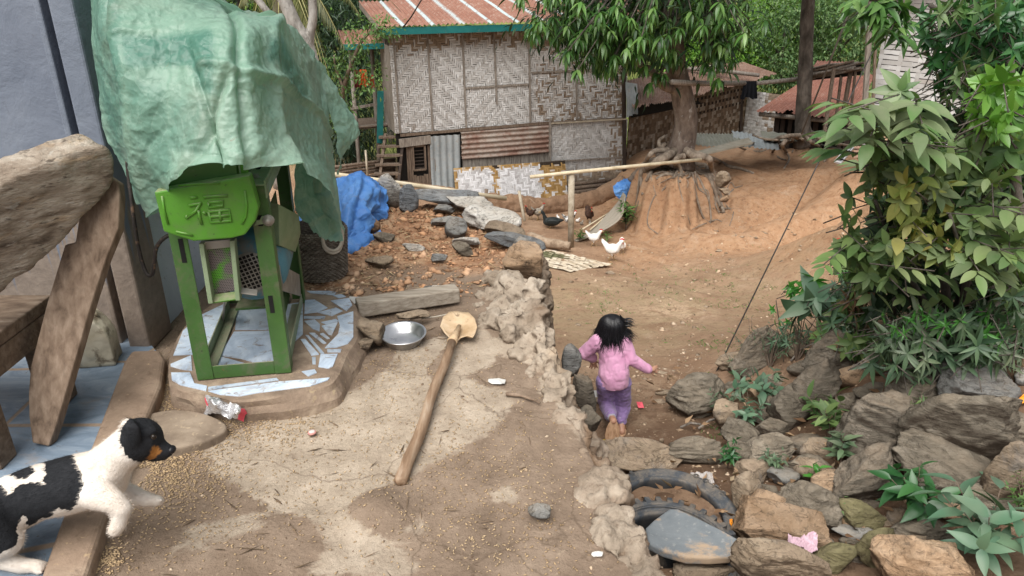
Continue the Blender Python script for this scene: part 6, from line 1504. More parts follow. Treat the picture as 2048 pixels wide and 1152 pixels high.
# ---------------------------------------------------------------- mango tree on the root mound
mt_ = thing('mango_tree', 'mango tree with drooping dark leaves growing on the root-covered earth mound', 'tree', tuple(MOUND))
m = MB(); tk = [at(1352,322,13.3), at(1364,290,13.25), at(1372,240,13.2), at(1364,190,13.15), at(1352,130,13.1), at(1345,60,13.0), at(1340,0,13.0)]
tk += [tk[-1]+Vector((-.02,0,.6)), tk[-1]+Vector((.05,.1,1.4)), tk[-1]+Vector((0,.2,2.3))]
P_ = catmull(tk, 5); rr = np.interp(np.linspace(0, 1, len(P_)), [0,.05,.11,.2,.4,.66,1], [.40,.29,.235,.205,.18,.155,.07]); m.tube(P_, [float(q) for q in rr], 18, jit=.06)
limb(m, [at(1348,180,13.1), at(1325,170,12.95), at(1310,150,12.8), at(1298,138,12.7), at(1282,130,12.5), at(1268,118,12.4)], .085, .04)
limb(m, [at(1318,160,12.9), at(1325,140,12.8), at(1338,128,12.8)], .03, .018, 7)
top = tk[6]
for a, el, ln in ((.4,.5,2.2),(1.5,.4,2.0),(2.6,.35,2.3),(3.7,.45,2.2),(4.6,.2,2.2),(5.4,.3,2.4)):
    s = top+Vector((0,0,.1+.25*a%1.2)); limb(m, [s, s+Vector((math.cos(a)*ln*.45, math.sin(a)*ln*.45, ln*el*.7)), s+Vector((math.cos(a)*ln, math.sin(a)*ln, ln*el))], .09, .025, 8)
to = m.build('trunk', M_BARK, None, True); local(to, mt_)
m = MB()
ROOTS = [[(1350,300,13.1),(1322,318,12.9),(1296,325,12.7),(1283,345,12.5),(1281,372,12.3),(1285,398,12.15)],[(1345,305,13.0),(1318,322,12.7),(1290,345,12.45),(1262,362,12.4),(1252,378,12.4)],[(1340,312,12.9),(1318,330,12.55),(1300,350,12.35),(1292,366,12.25)],
 [(1362,312,12.8),(1350,322,12.6),(1352,338,12.4),(1346,352,12.3),(1330,352,12.25),(1312,362,12.2)],[(1372,300,12.9),(1388,312,12.7),(1412,315,12.7),(1420,320,12.6),(1424,345,12.3),(1436,375,12.1),(1440,405,11.95),(1447,428,11.85)],[(1366,312,12.75),(1372,325,12.5),(1392,330,12.35),(1412,335,12.3),(1420,362,12.1),(1430,395,11.95),(1440,418,11.85)],
 [(1375,300,13.0),(1420,316,12.9),(1440,326,12.9),(1458,335,12.8),(1482,340,12.9),(1506,348,12.8)],[(1338,300,13.1),(1310,302,12.9),(1298,312,12.8),(1288,330,12.6),(1264,352,12.5)],[(1330,288,13.2),(1322,295,13.1),(1318,282,13.2),(1330,272,13.3)],[(1352,320,12.75),(1362,345,12.35),(1358,372,12.2)]]
for k, R_ in enumerate(ROOTS): limb(m, [(pg(q[0], q[1])+Vector((0,0,.015)) if q[1] > 324 else at(*q)) for q in R_], (.075,.085,.05,.05,.07,.055,.05,.055,.04,.04)[k], .028 if k not in (1,) else .07, 8, .15, 6)
for k in range(26):
    a = rnd.uniform(PI*.95, PI*2.15); P_ = []; r1 = rnd.uniform(.7, 1.25)
    for j in range(8):
        rr_ = .22+(r1-.22)*j/7; an = a+.35*math.sin(j*.9+k*2.1)*j/7; x, y = MOUND.x+.12+rr_*math.cos(an), MOUND.y+rr_*math.sin(an); P_.append(Vector((x, y, gz(x, y)+.012)))
    limb(m, P_, rnd.uniform(.018,.042), .008, 6, .25, 4)
local(m.build('roots', M_ROOT, None, True), mt_)
rs = np.random.RandomState(21)
# leaf rosettes hanging at twig ends
cen = []
def addc(px, py, D, rx, ry, rd, n):
    for _ in range(n):
        a = rs.normal(size=3)*.5; cen.append(tuple(at(px+a[0]*rx, py+a[1]*ry, D+a[2]*rd)))
addc(1110,55,12.4,60,35,.8,14); addc(1180,80,12.2,75,50,.9,30); addc(1240,100,12.3,70,55,.8,22); addc(1240,40,12.3,120,60,1.2,60); addc(1400,35,12.2,90,50,1.0,34); addc(1445,85,12.4,40,60,.8,22); addc(1440,140,12.4,20,30,.4,5); addc(1310,90,12.6,60,50,.9,20); addc(1150,25,12.5,70,40,1,22); addc(1200,130,12.2,30,20,.4,4)
for p, D in (((1300,170),12.5),((1340,115),12.6),((1355,120),12.6),((1312,150),12.6)): cen.append(tuple(at(p[0], p[1], D)))
for _ in range(260):    # the crown above the picture
    a = rs.normal(size=3); a /= np.linalg.norm(a); r = rs.uniform(.55, 1); c = np.array(tk[7])+np.array([0,-.1,.9]); q = c+a*np.array([2.9,2.7,1.7])*r
    if q[2] > .35 or rs.rand() < .2: cen.append(tuple(q))
cen = np.array(cen); n = len(cen); per = 13
C_ = np.repeat(cen, per, 0); ph = np.tile(np.arange(per)*2.399, n)+np.repeat(rs.uniform(0, 6, n), per); lvl = np.tile(np.arange(per)/per, n)
d = np.stack([np.cos(ph)*(.5+.5*lvl), np.sin(ph)*(.5+.5*lvl), -.95+.9*lvl*rs.uniform(.3,1.3,len(ph))], -1)
lo = scatter_leaves('crown', T_LANCE, C_+np.stack([0*ph,0*ph,lvl*.05], -1), d, np.stack([np.cos(ph)*.5, np.sin(ph)*.5, np.ones_like(ph)], -1), rs.uniform(.15,.27,len(ph)), ML_MANGO, None); local(lo, mt_)
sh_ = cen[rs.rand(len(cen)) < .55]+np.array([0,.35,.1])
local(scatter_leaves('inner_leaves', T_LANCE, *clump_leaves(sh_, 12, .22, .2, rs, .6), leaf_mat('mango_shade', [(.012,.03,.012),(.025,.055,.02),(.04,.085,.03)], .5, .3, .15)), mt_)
m = MB()
for c in cen[::2][:220]:
    c = Vector(c); m.tube([c+Vector((0,0,.02)), c+(Vector(tk[7])-c).normalized()*.35+Vector((0,0,.10)), c+(Vector(tk[8])-c)*.5], .008, 5)
local(m.build('twigs', M_BARKD, None, True), mt_)
# ---------------------------------------------------------------- second trunk with exposed roots
t2 = thing('tall_tree', 'straight dark tree trunk with exposed tangled roots left of the white house', 'tree', tuple(at(1612, 270, 14.2)))
m = MB(); tp = [at(1612,282,14.2), at(1606,262,14.15), at(1606,230,14.1), at(1610,150,14.1), at(1613,80,14.1), at(1617,0,14.1)]; tp += [tp[-1]+Vector((0,0,1)), tp[-1]+Vector((.1,0,3))]
P_ = catmull(tp, 5); rr = np.interp(np.linspace(0,1,len(P_)), [0,.08,.16,.5,1], [.26,.18,.145,.125,.10]); m.tube(P_, [float(q) for q in rr], 14, jit=.08); local(m.build('trunk', M_BARKD, None, True), t2)
m = MB()
for k, R_ in enumerate([[(1605,272,14.0),(1580,275,13.9),(1565,290,13.6),(1572,305,13.4),(1578,320,13.3),(1568,338,13.2)],[(1605,270,14.0),(1560,275,13.8),(1530,292,13.6),(1500,285,13.7),(1480,290,13.8)],[(1600,274,13.9),(1550,296,13.5),(1520,305,13.4),(1490,300,13.5),(1460,285,13.8)],[(1612,274,13.9),(1625,285,13.6),(1640,295,13.4),(1655,310,13.1),(1648,325,13.0)],[(1618,270,14.0),(1650,280,13.6),(1680,288,13.3),(1700,292,13.0)],[(1585,278,13.8),(1590,292,13.5),(1584,306,13.4)],[(1570,285,13.7),(1545,305,13.4),(1560,318,13.3),(1572,322,13.25)],[(1604,278,13.8),(1622,292,13.5),(1618,308,13.3)],[(1560,280,13.8),(1530,278,13.9),(1505,270,14.1)]]):
    limb(m, [(pg(q[0], q[1])+Vector((0,0,.015)) if q[1] > 290 else at(*q)) for q in R_], .05-.003*k, .018, 7, .2, 6)
local(m.build('roots', M_ROOT, None, True), t2)
cen = [tuple(tp[-1]+Vector(rs.normal(size=3)*np.array([1.3,1.3,.7]))) for _ in range(60)]
local(scatter_leaves('crown', T_LEAF, *clump_leaves(cen, 18, .28, .2, rs), ML_MID), t2)
# ---------------------------------------------------------------- generic broadleaf trees further back
def back_tree(name, label, px, py, D, rx, rz, lmat, nc, per, lsize, sig, bmat_, base_drop=1.5, seed=1, group=None, tmpl=T_SMALL, ry=None):
    c = at(px, py, D); rs = np.random.RandomState(seed); gzv = gz(c.x, c.y); base = Vector((c.x, c.y, min(gzv, c.z-rz*.6)))
    r = thing(name, label, 'tree' if 'shrub' not in name else 'shrub', tuple(base), 0, group)
    m = MB(); limb(m, [base, base.lerp(c, .5)+Vector((.1,0,0)), c+Vector((0,0,rz*.3))], max(.06, rx*.07), .03, 8)
    for k in range(5):
        a = k*1.3+seed; s = base.lerp(c, .55+.08*k); limb(m, [s, s+Vector((math.cos(a)*rx*.4, math.sin(a)*rx*.4, rz*.3)), s+Vector((math.cos(a)*rx*.75, math.sin(a)*rx*.75, rz*.45))], max(.03, rx*.035), .012, 6)
    local(m.build('trunk', bmat_, None, True), r)
    a = unit(nc, rs); rad = rs.uniform(.35, 1, (nc, 1))**.6; lump = 1+.28*fbm(a*1.7+seed*5, 1.0, 2, seed)[:, None]
    cen = np.array(c)+a*rad*lump*np.array([rx, ry or rx, rz])
    o = scatter_leaves('crown', tmpl, *clump_leaves(cen, per, sig, lsize, rs), lmat); local(o, r); return r
BT = [('leafy_shrub','bright green shrub directly behind the shed roof, nearest the mango trunk',1420,105,22.5,1.5,.85,ML_BRIGHT,110,60,.11,.22),
 ('leafy_shrub','bright green shrub behind the middle of the shed roof',1475,95,23.5,1.3,.75,ML_BRIGHT,90,55,.11,.22),
 ('broadleaf_tree','bushy tree with lime-tipped leaves left of the second trunk',1565,90,22,1.25,1.5,ML_MID,130,60,.12,.24),
 ('broadleaf_tree','bushy green tree between the second trunk and the white house',1680,75,22,1.35,1.7,ML_MID,140,60,.12,.24),
 ('broadleaf_tree','taller bright tree behind the second trunk',1600,20,27,2.0,1.5,ML_BRIGHT,120,55,.15,.3),
 ('broadleaf_tree','dark tree behind the mango crown above the shed',1370,60,25,2.2,1.5,ML_DARK,120,55,.16,.3),
 ('broadleaf_tree','grey-green tree on the far slope between the mango and the second trunk',1500,15,34,3.0,2.0,ML_MID,130,50,.2,.4),
 ('broadleaf_tree','dark tree behind the right end of the bamboo house roof',1290,0,24,2.2,2.0,ML_DARK,120,55,.16,.3),
 ('bamboo_thicket','dark feathery thicket left of the bamboo house',690,90,18.5,1.1,1.7,ML_DARK,130,80,.17,.26),
 ('bamboo_thicket','dark leafy thicket below the porch on the left',690,235,17.5,.9,1.2,ML_DARK,110,60,.16,.24),
 ('broadleaf_tree','dark tree behind the top of the green sheet',470,-30,20,1.9,1.5,ML_DARK,110,60,.15,.28),
 ('broadleaf_tree','pale green tree far behind the palm',600,10,27,2.6,2.2,ML_BRIGHT,110,55,.18,.34),
 ('broadleaf_tree','mid-green tree far off behind the left end of the roof',760,-20,27,2.2,1.8,ML_MID,110,55,.17,.32)]
for k, (nm, lb, px, py, D, rx, rz, lm, nc, per, ls, sg) in enumerate(BT):
    back_tree(nm, lb, px, py, D, rx, rz, lm, nc, per, ls, sg, M_BARKD, seed=k+3, tmpl=T_BLADE if nm == 'bamboo_thicket' else T_SMALL)
# far wood: one mass nobody could count
rs = np.random.RandomState(77); cen = []
for _ in range(1500):
    D = rs.uniform(38, 130); x = rs.uniform(-.9, .9)*D; g = float(np.interp(D, FARY, FARZ)); cen.append((x, D, g+rs.uniform(.3, 3.6)*(D/60)**.6))
cen = np.array(cen); sgm = (cen[:, 1:2]/45.0)
P_, d_, u_, s_ = clump_leaves(cen, 40, 1.0, .55, rs); P_ = np.repeat(cen, 40, 0)+(P_-np.repeat(cen, 40, 0))*np.repeat(sgm, 40, 0)*.95; s_ = s_*np.repeat(sgm[:, 0], 40)
o = scatter_leaves('far_wood', T_SMALL, P_, d_, u_, s_, leaf_mat('far_leaf', [(.04,.075,.035),(.07,.12,.05),(.12,.18,.085),(.17,.22,.12)], .6, .2, .2)); tag(o, kind='stuff')
rs = np.random.RandomState(5); P_ = np.c_[rs.uniform(-14, 22, 9000), rs.uniform(18.5, 46, 9000)]; Z = ground(P_[:,0], P_[:,1]); dd_ = np.c_[rs.normal(size=(9000,2))*.35, np.ones(9000)]
o = scatter_leaves('grass', leaf_template(2, .12, .2, .05), np.c_[P_, Z-.02], dd_, np.c_[rs.normal(size=(9000,2)), .2*np.ones(9000)], rs.uniform(.2,.55,9000), leaf_mat('grass_blade', [(.10,.14,.03),(.17,.21,.06),(.24,.26,.10)], .6, .2, .3)); tag(o, kind='stuff')
# ---------------------------------------------------------------- palm, pale tree, vine left of the house
pm = thing('coconut_palm', 'coconut palm with long yellowish fronds behind the green sheet', 'palm', tuple(at(470, 240, 15)))
def frond(base, tip, sag, n, ll, rs):
    P_ = [base.lerp(tip, t)+Vector((0,0,sag*4*t*(1-t))) for t in np.linspace(0, 1, n)]
    pos, dr, up, sz = [], [], [], []
    for i in range(2, n-1):
        T = (P_[i+1]-P_[i-1]).normalized(); s = T.cross(Vector((0,0,1))).normalized()
        for sg in (-1, 1):
            d = T*.55+s*sg*.8+Vector((0,0,-.35-.35*rs.rand())); pos.append(tuple(P_[i])); dr.append(tuple(d)); up.append((0,0,1)); sz.append(ll*(math.sin(PI*min(.95, .12+i/n))**.6)*rs.uniform(.85, 1.1))
    return P_, pos, dr, up, sz
rs = np.random.RandomState(9); hub = at(560, -75, 14.6); PA, DA, UA, SA = [], [], [], []; m = MB()
for tip, sag in ((at(500,75,13.6),.25),(at(560,110,13.4),.2),(at(630,120,13.8),.3),(at(690,100,14.2),.35),(at(668,190,13.7),.5),(at(720,30,14.6),.35),(at(470,40,14),.3),(at(600,40,15.8),.6),(at(530,-150,15.6),.8),(at(400,-60,14.6),.6),(at(720,-120,15),.7),(at(620,60,13.6),.12),(at(650,150,13.5),.42)):
    p, a, b, c, s = frond(hub, tip, sag, 46, .46, rs); m.tube(p, [.022-.018*i/45 for i in range(46)], 5); PA += a; DA += b; UA += c; SA += s
local(scatter_leaves('fronds', leaf_template(4, .065, .30, .1, base=.6), PA, DA, UA, SA, ML_PALM), pm); local(m.build('midribs', simple('palm_rib', [(.22,.21,.09),(.33,.31,.15)], bump=.1), None, True), pm)
m = MB(); limb(m, [Vector((hub.x-.6, hub.y+.3, gz(hub.x, hub.y)-.1)), hub+Vector((-.3,.1,-2)), hub], .17, .12, 12); local(m.build('trunk', M_BARKW, None, True), pm)
gt = thing('pale_bare_tree', 'pale grey forked tree trunks rising behind the green sheet', 'tree', tuple(at(600, 250, 9.5)))
m = MB(); limb(m, [at(622,300,9.6), at(632,180,9.6), at(612,90,9.6), at(590,50,9.6), at(565,-10,9.6), at(545,-60,9.6)], .11, .075, 12); limb(m, [at(618,110,9.6), at(620,70,9.6), at(626,30,9.6), at(622,-40,9.6)], .06, .05, 10); limb(m, [at(585,80,9.7), at(552,45,9.7), at(528,15,9.7), at(500,-20,9.7)], .045, .04, 9)
local(m.build('trunk', M_BARKW, None, True), gt); c_ = [tuple(at(560+rs.normal()*60, -150+rs.normal()*35, 9.6+rs.normal()*.6)) for _ in range(30)]
local(scatter_leaves('crown', T_LEAF, *clump_leaves(c_, 14, .2, .12, rs), ML_MID), gt)
vn = thing('climbing_vine', 'light green creeper climbing over the left corner of the bamboo house roof', 'vine', tuple(at(700, 250, 13.5)))
m = MB(); VP = [(690,250,13.6),(684,200,13.5),(692,160,13.4),(706,120,13.3),(722,85,13.3),(745,62,13.25),(780,55,13.2)]; limb(m, [at(*q) for q in VP], .05, .015, 7); limb(m, [at(690,180,13.4), at(672,140,13.4), at(668,110,13.4)], .03, .012, 6); local(m.build('stem', M_BROWNWD, None, True), vn)
cen = []
for q in VP[1:]+[(660,140,13.3),(672,125,13.3),(735,70,13.2),(760,58,13.2),(712,100,13.2),(730,150,13.2),(740,160,13.2),(745,145,13.2),(770,52,13.2),(700,70,13.3),(690,215,13.4),(680,240,13.4)]:
    for _ in range(4): cen.append(tuple(at(q[0]+rs.normal()*10, q[1]+rs.normal()*8, q[2]+rs.normal()*.12)))
local(scatter_leaves('leaves', T_SMALL, *clump_leaves(cen, 22, .09, .075, rs), ML_VINE), vn)
# small weeds by the propped mat and at the mound foot
def sprig(name, label, px, py, D, h, nst, leaf, lmat, tmpl, seed, spread=.5, per=8, group=None, ground_p=None, cat='plant', stem_mat=None, droop=0.0):
    """a small plant: several stems carrying leaves all along"""
    rs = np.random.RandomState(seed); b = ground_p if ground_p is not None else at(px, py, D); r = thing(name, label, cat, tuple(b), 0, group)
    m = MB(); PA, DA, UA, SA = [], [], [], []
    for k in range(nst):
        a = rs.uniform(0, 2*PI); sp = spread*rs.uniform(.2, 1); tip = b+Vector((math.cos(a)*h*sp, math.sin(a)*h*sp, h*rs.uniform(.7, 1.1))); mid = b.lerp(tip, .5)+Vector((math.cos(a)*-h*.05, math.sin(a)*-h*.05, h*.08))
        P_ = catmull([b, mid, tip], 6); m.tube(P_, [max(.002, h*.016*(1-.7*i/(len(P_)-1))) for i in range(len(P_))], 5)
        for j in range(per):
            f = .25+.75*(j+1)/per; i = min(len(P_)-1, int(f*(len(P_)-1))); an = j*2.4+k; 
            T = (P_[min(i+1, len(P_)-1)]-P_[max(0, i-1)]).normalized(); s = T.orthogonal().normalized(); w = T.cross(s); out = s*math.cos(an)+w*math.sin(an)
            d = out+T*(.5 if f < .95 else 1.0)+Vector((0,0,-droop)); PA.append(tuple(P_[i])); DA.append(tuple(d)); UA.append(tuple(T+Vector((0,0,.4)))); SA.append(leaf*rs.uniform(.65,1.2)*(1.1-.35*abs(f-.7)))
    local(m.build('stems', stem_mat or M_BROWNWD, None, True), r); local(scatter_leaves('leaves', tmpl, PA, DA, UA, SA, lmat), r); return r
sprig('weed','leafy green weed growing beside the propped mat at the mound foot',1252,460,12.3,.55,11,.15,ML_MANGO,T_LANCE,31,.45,12,ground_p=pg(1252,461))
sprig('weed','small weed at the lower end of the propped mat',1158,484,11.6,.2,6,.10,ML_VINE,T_LANCE,32,.7,7,ground_p=pg(1158,485))
sprig('weed','tiny weed behind the white hens',1214,482,11.6,.16,6,.09,ML_VINE,T_LANCE,33,.8,6,ground_p=pg(1214,483))
# ================================================================ rock bank on the right
Z10 = lambda x0, y0, x1, y1: (1280+(x0+x1)/2/2.6667, 720+(y0+y1)/2/2.6667, (x1-x0)/2.6667, (y1-y0)/2.6667)
Z6 = lambda x0, y0, x1, y1: (1280+(x0+x1)/2/2.6667, 360+(y0+y1)/2/2.6667, (x1-x0)/2.6667, (y1-y0)/2.6667)
PR = [('large rough brown rock at the left end of the pile, nearest the child',Z10(180,110,440,300),'brown',-14,.8),
 ('pale tan stone half hidden by weeds below the leftmost rock',Z10(400,230,525,370),'tan',-20,.7),
 ('small orange stone topped by grey-green leaves',Z10(590,145,685,215),'orange',0,.8),
 ('blocky brown rock with a stepped broken face left of the tall grey rock',Z10(715,150,885,360),'brown',12,.8),
 ('tall angular grey rock left of the red plastic piece',Z10(830,15,1025,300),'schist',8,.7),
 ('brown layered rock below the blocky stepped one',Z10(640,315,775,405),'brown',0,.6),
 ('rounded brown rock at the inner edge of the path, under weeds',Z10(450,335,595,475),'brown',0,.8),
 ('low brown rock beside the small green seedling on the path edge',Z10(460,445,600,545),'brown',-8,.7),
 ('yellowish brown rock with a crumbly top in the middle left of the pile',Z10(570,415,820,545),'brown',-6,.7),
 ('squarish tan stone at the path edge above the tyre',Z10(530,540,665,645),'tan',4,.8),
 ('smooth pale grey stone in the middle of the pile',Z10(690,578,825,672),'grey',8,.8),
 ('long brown streaked rock beside the pale grey stone',Z10(780,520,1010,635),'brown',10,.6),
 ('big grey boulder in the centre of the rock pile',Z10(1105,205,1435,530),'schist',16,.75),
 ('big layered grey-brown rock slanting up to the right',Z10(1015,500,1395,775),'schist',-24,.6),
 ('very large layered rock slanting down to the right with a dark underside',Z10(1390,470,1900,730),'brown',20,.55),
 ('grey block with an ochre left face on top of the pile',Z10(1630,35,1945,265),'grey',6,.7),
 ('long brown slab tilted steeply under the ochre-faced block',Z10(1510,130,1900,590),'brown',42,.45),
 ('thick layered slab at the right edge of the picture below the orange peel',Z10(1715,255,2110,480),'brown',14,.6),
 ('dark grey rock under the narrow-leaved shrub',Z10(1365,95,1560,300),'schist',0,.7),
 ('brown crumbling rock squeezed between the grey boulder and the tilted slab',Z10(1425,385,1660,540),'brown',10,.6),
 ('large tan rock at the right edge of the picture',Z10(1865,470,2140,790),'tan',20,.6),
 ('rounded tan stone beside the tyre',Z10(505,625,670,815),'tan',-14,.8),
 ('orange-brown rock touching the right side of the tyre',Z10(560,705,775,890),'orange',-6,.7),
 ('brown layered rock in the middle of the lower pile',Z10(735,695,1045,930),'brown',18,.6),
 ('reddish tan stone leaning on the slanting layered rock',Z10(900,625,1055,770),'orange',-20,.6),
 ('big orange-brown rock with a flat top right of the grey slab',Z10(550,785,960,1010),'orange',14,.6),
 ('small brown-green rock below the slanting layered rock',Z10(1070,765,1275,895),'moss',4,.7),
 ('yellow-green mossy rock near the bottom of the pile',Z10(1165,925,1355,1105),'moss',-10,.7),
 ('big orange rock at the bottom right of the picture',Z10(1285,945,1670,1230),'orange',8,.7),
 ('long pale slab at the bottom of the picture slanting down to the right',Z10(530,960,950,1190),'tan',24,.5),
 ('thin grey flagstone wedged between the lower rocks',Z10(1045,885,1245,955),'grey',6,.5),
 ('greenish brown rock beside the pink plastic bag',Z10(925,985,1115,1125),'moss',-6,.7),
 ('low pale stones at the bottom edge beside the long slab',Z10(205,1085,480,1190),'tan',0,.6),
 ('small reddish brown stone between the grey slab and the long pale slab',Z10(490,1035,545,1105),'orange',0,.8),
 ('dark brown rock under the glossy green seedling',Z10(1355,855,1610,985),'brown',0,.6),
 ('flat reddish rock between the seedling and the pale-leaved plant',Z10(1590,745,1840,860),'orange',6,.6),
 ('brown rock in front of the tan rock at the right edge',Z10(1775,695,1990,820),'brown',8,.7),
 ('long flat grey slab lying under the bush, above the tall grey rock',Z6(880,820,1215,1015),'schist',-26,.4),
 ('pale flat stone at the foot of the guy wire',Z6(420,915,590,1005),'tan',-12,.6),
 ('grey leaning flagstones behind the leftmost rock',Z6(480,850,755,1005),'schist',-34,.4),
 ('low brown stones beside the dark grey rock',Z10(1165,135,1340,210),'brown',0,.6),
 ('small reddish stone below the red plastic piece',Z10(1000,265,1095,335),'orange',0,.8),
 ('grey stone at the right edge behind the ochre-faced block',Z10(2000,50,2110,130),'grey',0,.7),
 ('wide flat tan stone forming a step above the tyre',(1287,913,146,54),'tan',3,.55),
 ('flat brown stone set in the path beside the tan step',(1385,905,92,44),'brown',0,.5)]
for lb, (px, py, w_, h_), m_, an, dp in PR:
    big = w_ > 90
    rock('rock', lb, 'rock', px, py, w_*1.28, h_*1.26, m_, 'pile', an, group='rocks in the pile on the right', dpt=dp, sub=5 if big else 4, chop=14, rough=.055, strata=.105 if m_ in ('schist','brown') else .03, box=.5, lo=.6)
rs = np.random.RandomState(90); n_sm = 0
SMP = [(1440,790),(1470,835),(1500,865),(1545,800),(1575,790),(1610,885),(1625,940),(1655,955),(1500,940),(1530,985),(1590,1000),(1640,1010),(1705,935),(1730,945),(1760,960),(1690,1010),(1600,1040),(1640,1085),(1700,1080),(1720,1120),(1760,1050),(1820,1080),(1560,1130),(1800,860),(1840,890),(1740,845),(1700,800),(1640,830),(1890,905),(1930,940),(1990,960),(1860,990),(1760,1110),(1960,1010),(1550,760),(1600,740),(1640,760),(1700,760),(1480,770),(1760,740),(1830,760),(1880,770),(2020,700),(1960,740),(1530,830),(1560,905),(1640,905),(1690,880),(1770,905),(1800,915),(1850,880),(1880,960),(1920,1000),(1740,1000),(1620,1000),(1580,960),(1540,1040),(1660,1120),(1700,1040),(1800,1030),(1780,830),(1900,760),(1990,880),(1950,830),(1650,730),(1590,700),(1720,740)]
for (a, b) in SMP:
    w_ = rs.uniform(30, 72); rock('stone', 'small stone filling a gap between the bigger rocks of the pile', 'stone', a+rs.uniform(-6,6), b+rs.uniform(-6,6), w_, w_*rs.uniform(.45,.8), ['brown','schist','tan','orange','brown'][rs.randint(5)], 'pile', rs.uniform(-25,25), group='small stones in the rock pile', sub=3, chop=9, box=.4, strata=.05)
# stones held by roots right of the mound
for lb, b, m_, an in (('wedge-shaped stone caught by the roots right of the mound',(1446,358,30,32),'tan',10),('oval stone below the wedge-shaped one on the mound side',(1448,381,22,14),'tan',12),('small red-brown stone lowest in the root stack',(1450,398,14,20),'orange',40)):
    rock('stone', lb, 'stone', b[0], b[1], b[2], b[3], m_, 'pile', an, D=11.9, chop=7)
for lb, b in (('pale flake of stone on the slope below the white hens',(1220,545,20,8)),('small pale stone on the bare slope',(1438,502,16,7)),('white pebble on the slope right of the guy wire',(1600,500,8,6)),('reddish stone on the path right of the child',(1345,758,20,14)),('pale curved stone right of the child’s hand',(1322,746,34,9)),('flat pale stone on the path behind the child’s foot',(1330,785,40,12)),('pale stone beside the leftmost rock of the pile',(1318,803,26,10)),('small pointed pale stone on the tan step’s far edge',(1323,883,10,12)),('small tan stone at the right tip of the tan step',(1340,930,16,10)),('flat stone at the wall foot left of the child',(1160,752,18,9)),('pale slab by the wall foot behind the child',(1185,800,40,20))):
    rock('stone', lb, 'stone', b[0], b[1], b[2], b[3], 'tan' if 'red' not in lb else 'orange', 'pile', 0, sub=3, chop=7, group='loose stones on the path')
P_ = []
for (cx, cy, rx, ry, n) in ((1300,780,110,60,500),(1400,640,200,80,700),(1400,880,70,60,260),(1500,960,80,60,260),(1650,900,140,90,500),(1340,1010,60,30,120),(1330,1130,50,20,120),(1300,560,150,40,300),(1560,450,160,60,400)):
    for a, b in px_cloud(cx, cy, rx, ry, n, rs):
        if 1060 < a < 2040 and 420 < b < 1150: 
            v = ray(a, b)
            P_.append((a, b))
Q_ = []
for a, b in P_:
    p = pg(a, b)
    if p.x > yard_edge(min(p.y, 4.0))+.12: Q_.append((p.x, p.y))
Q_ = np.array(Q_); Zg = ground(Q_[:,0], Q_[:,1])
scatter_bits('pebbles', np.c_[Q_, Zg], (.004+.016*rs.rand(len(Q_))**5)*np.clip(Q_[:,1]/4, .8, 2), simple('pebble', [(.17,.11,.07),(.33,.24,.16),(.46,.37,.28)], scale=1.3, bump=.2, island=.5), 1.2, 41, .6)
# dry leaves among the rocks
P_ = []
for (cx, cy, rx, ry, n) in ((1620,930,110,90,150),(1540,1050,70,40,50),(1420,920,40,50,25),(1330,780,60,40,25),(1700,720,80,40,80),(1300,1040,40,20,12)):
    for a, b in px_cloud(cx, cy, rx, ry, n, rs): 
        p = pg(a, b)
        if p.x > yard_edge(min(p.y, 4.0))+.15: P_.append((p.x, p.y, p.z+.015+.05*rs.rand()))
P_ = np.array(P_); n = len(P_)
ML_DRY = leaf_mat('dry_leaf', [(.10,.055,.03),(.21,.125,.07),(.33,.22,.13),(.42,.33,.22)], .8, .2, .1)
tag(scatter_leaves('dry_leaves', leaf_template(4,.42,-.25,.35), P_, np.c_[rs.normal(size=(n,2)), rs.normal(size=n)*.25], np.c_[rs.normal(size=(n,2))*.4, np.ones(n)], rs.uniform(.03,.085,n), ML_DRY), kind='stuff')
P_ = []
for (cx, cy, rx, ry, n) in ((1290,575,110,26,60),(1480,600,60,20,30),(1180,620,50,20,25),(1440,690,50,20,40),(1370,560,90,20,30),(1440,850,20,40,30)):
    for a, b in px_cloud(cx, cy, rx, ry, n, rs):
        p = pg(a, b)
        if p.x > yard_edge(min(p.y, 4.5))+.1: P_ += [(p.x+rs.normal()*.03, p.y+rs.normal()*.03, p.z-.004) for _ in range(6)]
P_ = np.array(P_); n = len(P_)
tag(scatter_leaves('ground_weeds', leaf_template(2,.22,.2,.1), P_, np.c_[rs.normal(size=(n,2))*.8, np.ones(n)*.6], np.c_[rs.normal(size=(n,2)), .3*np.ones(n)], rs.uniform(.02,.055,n), ML_VINE), kind='stuff')
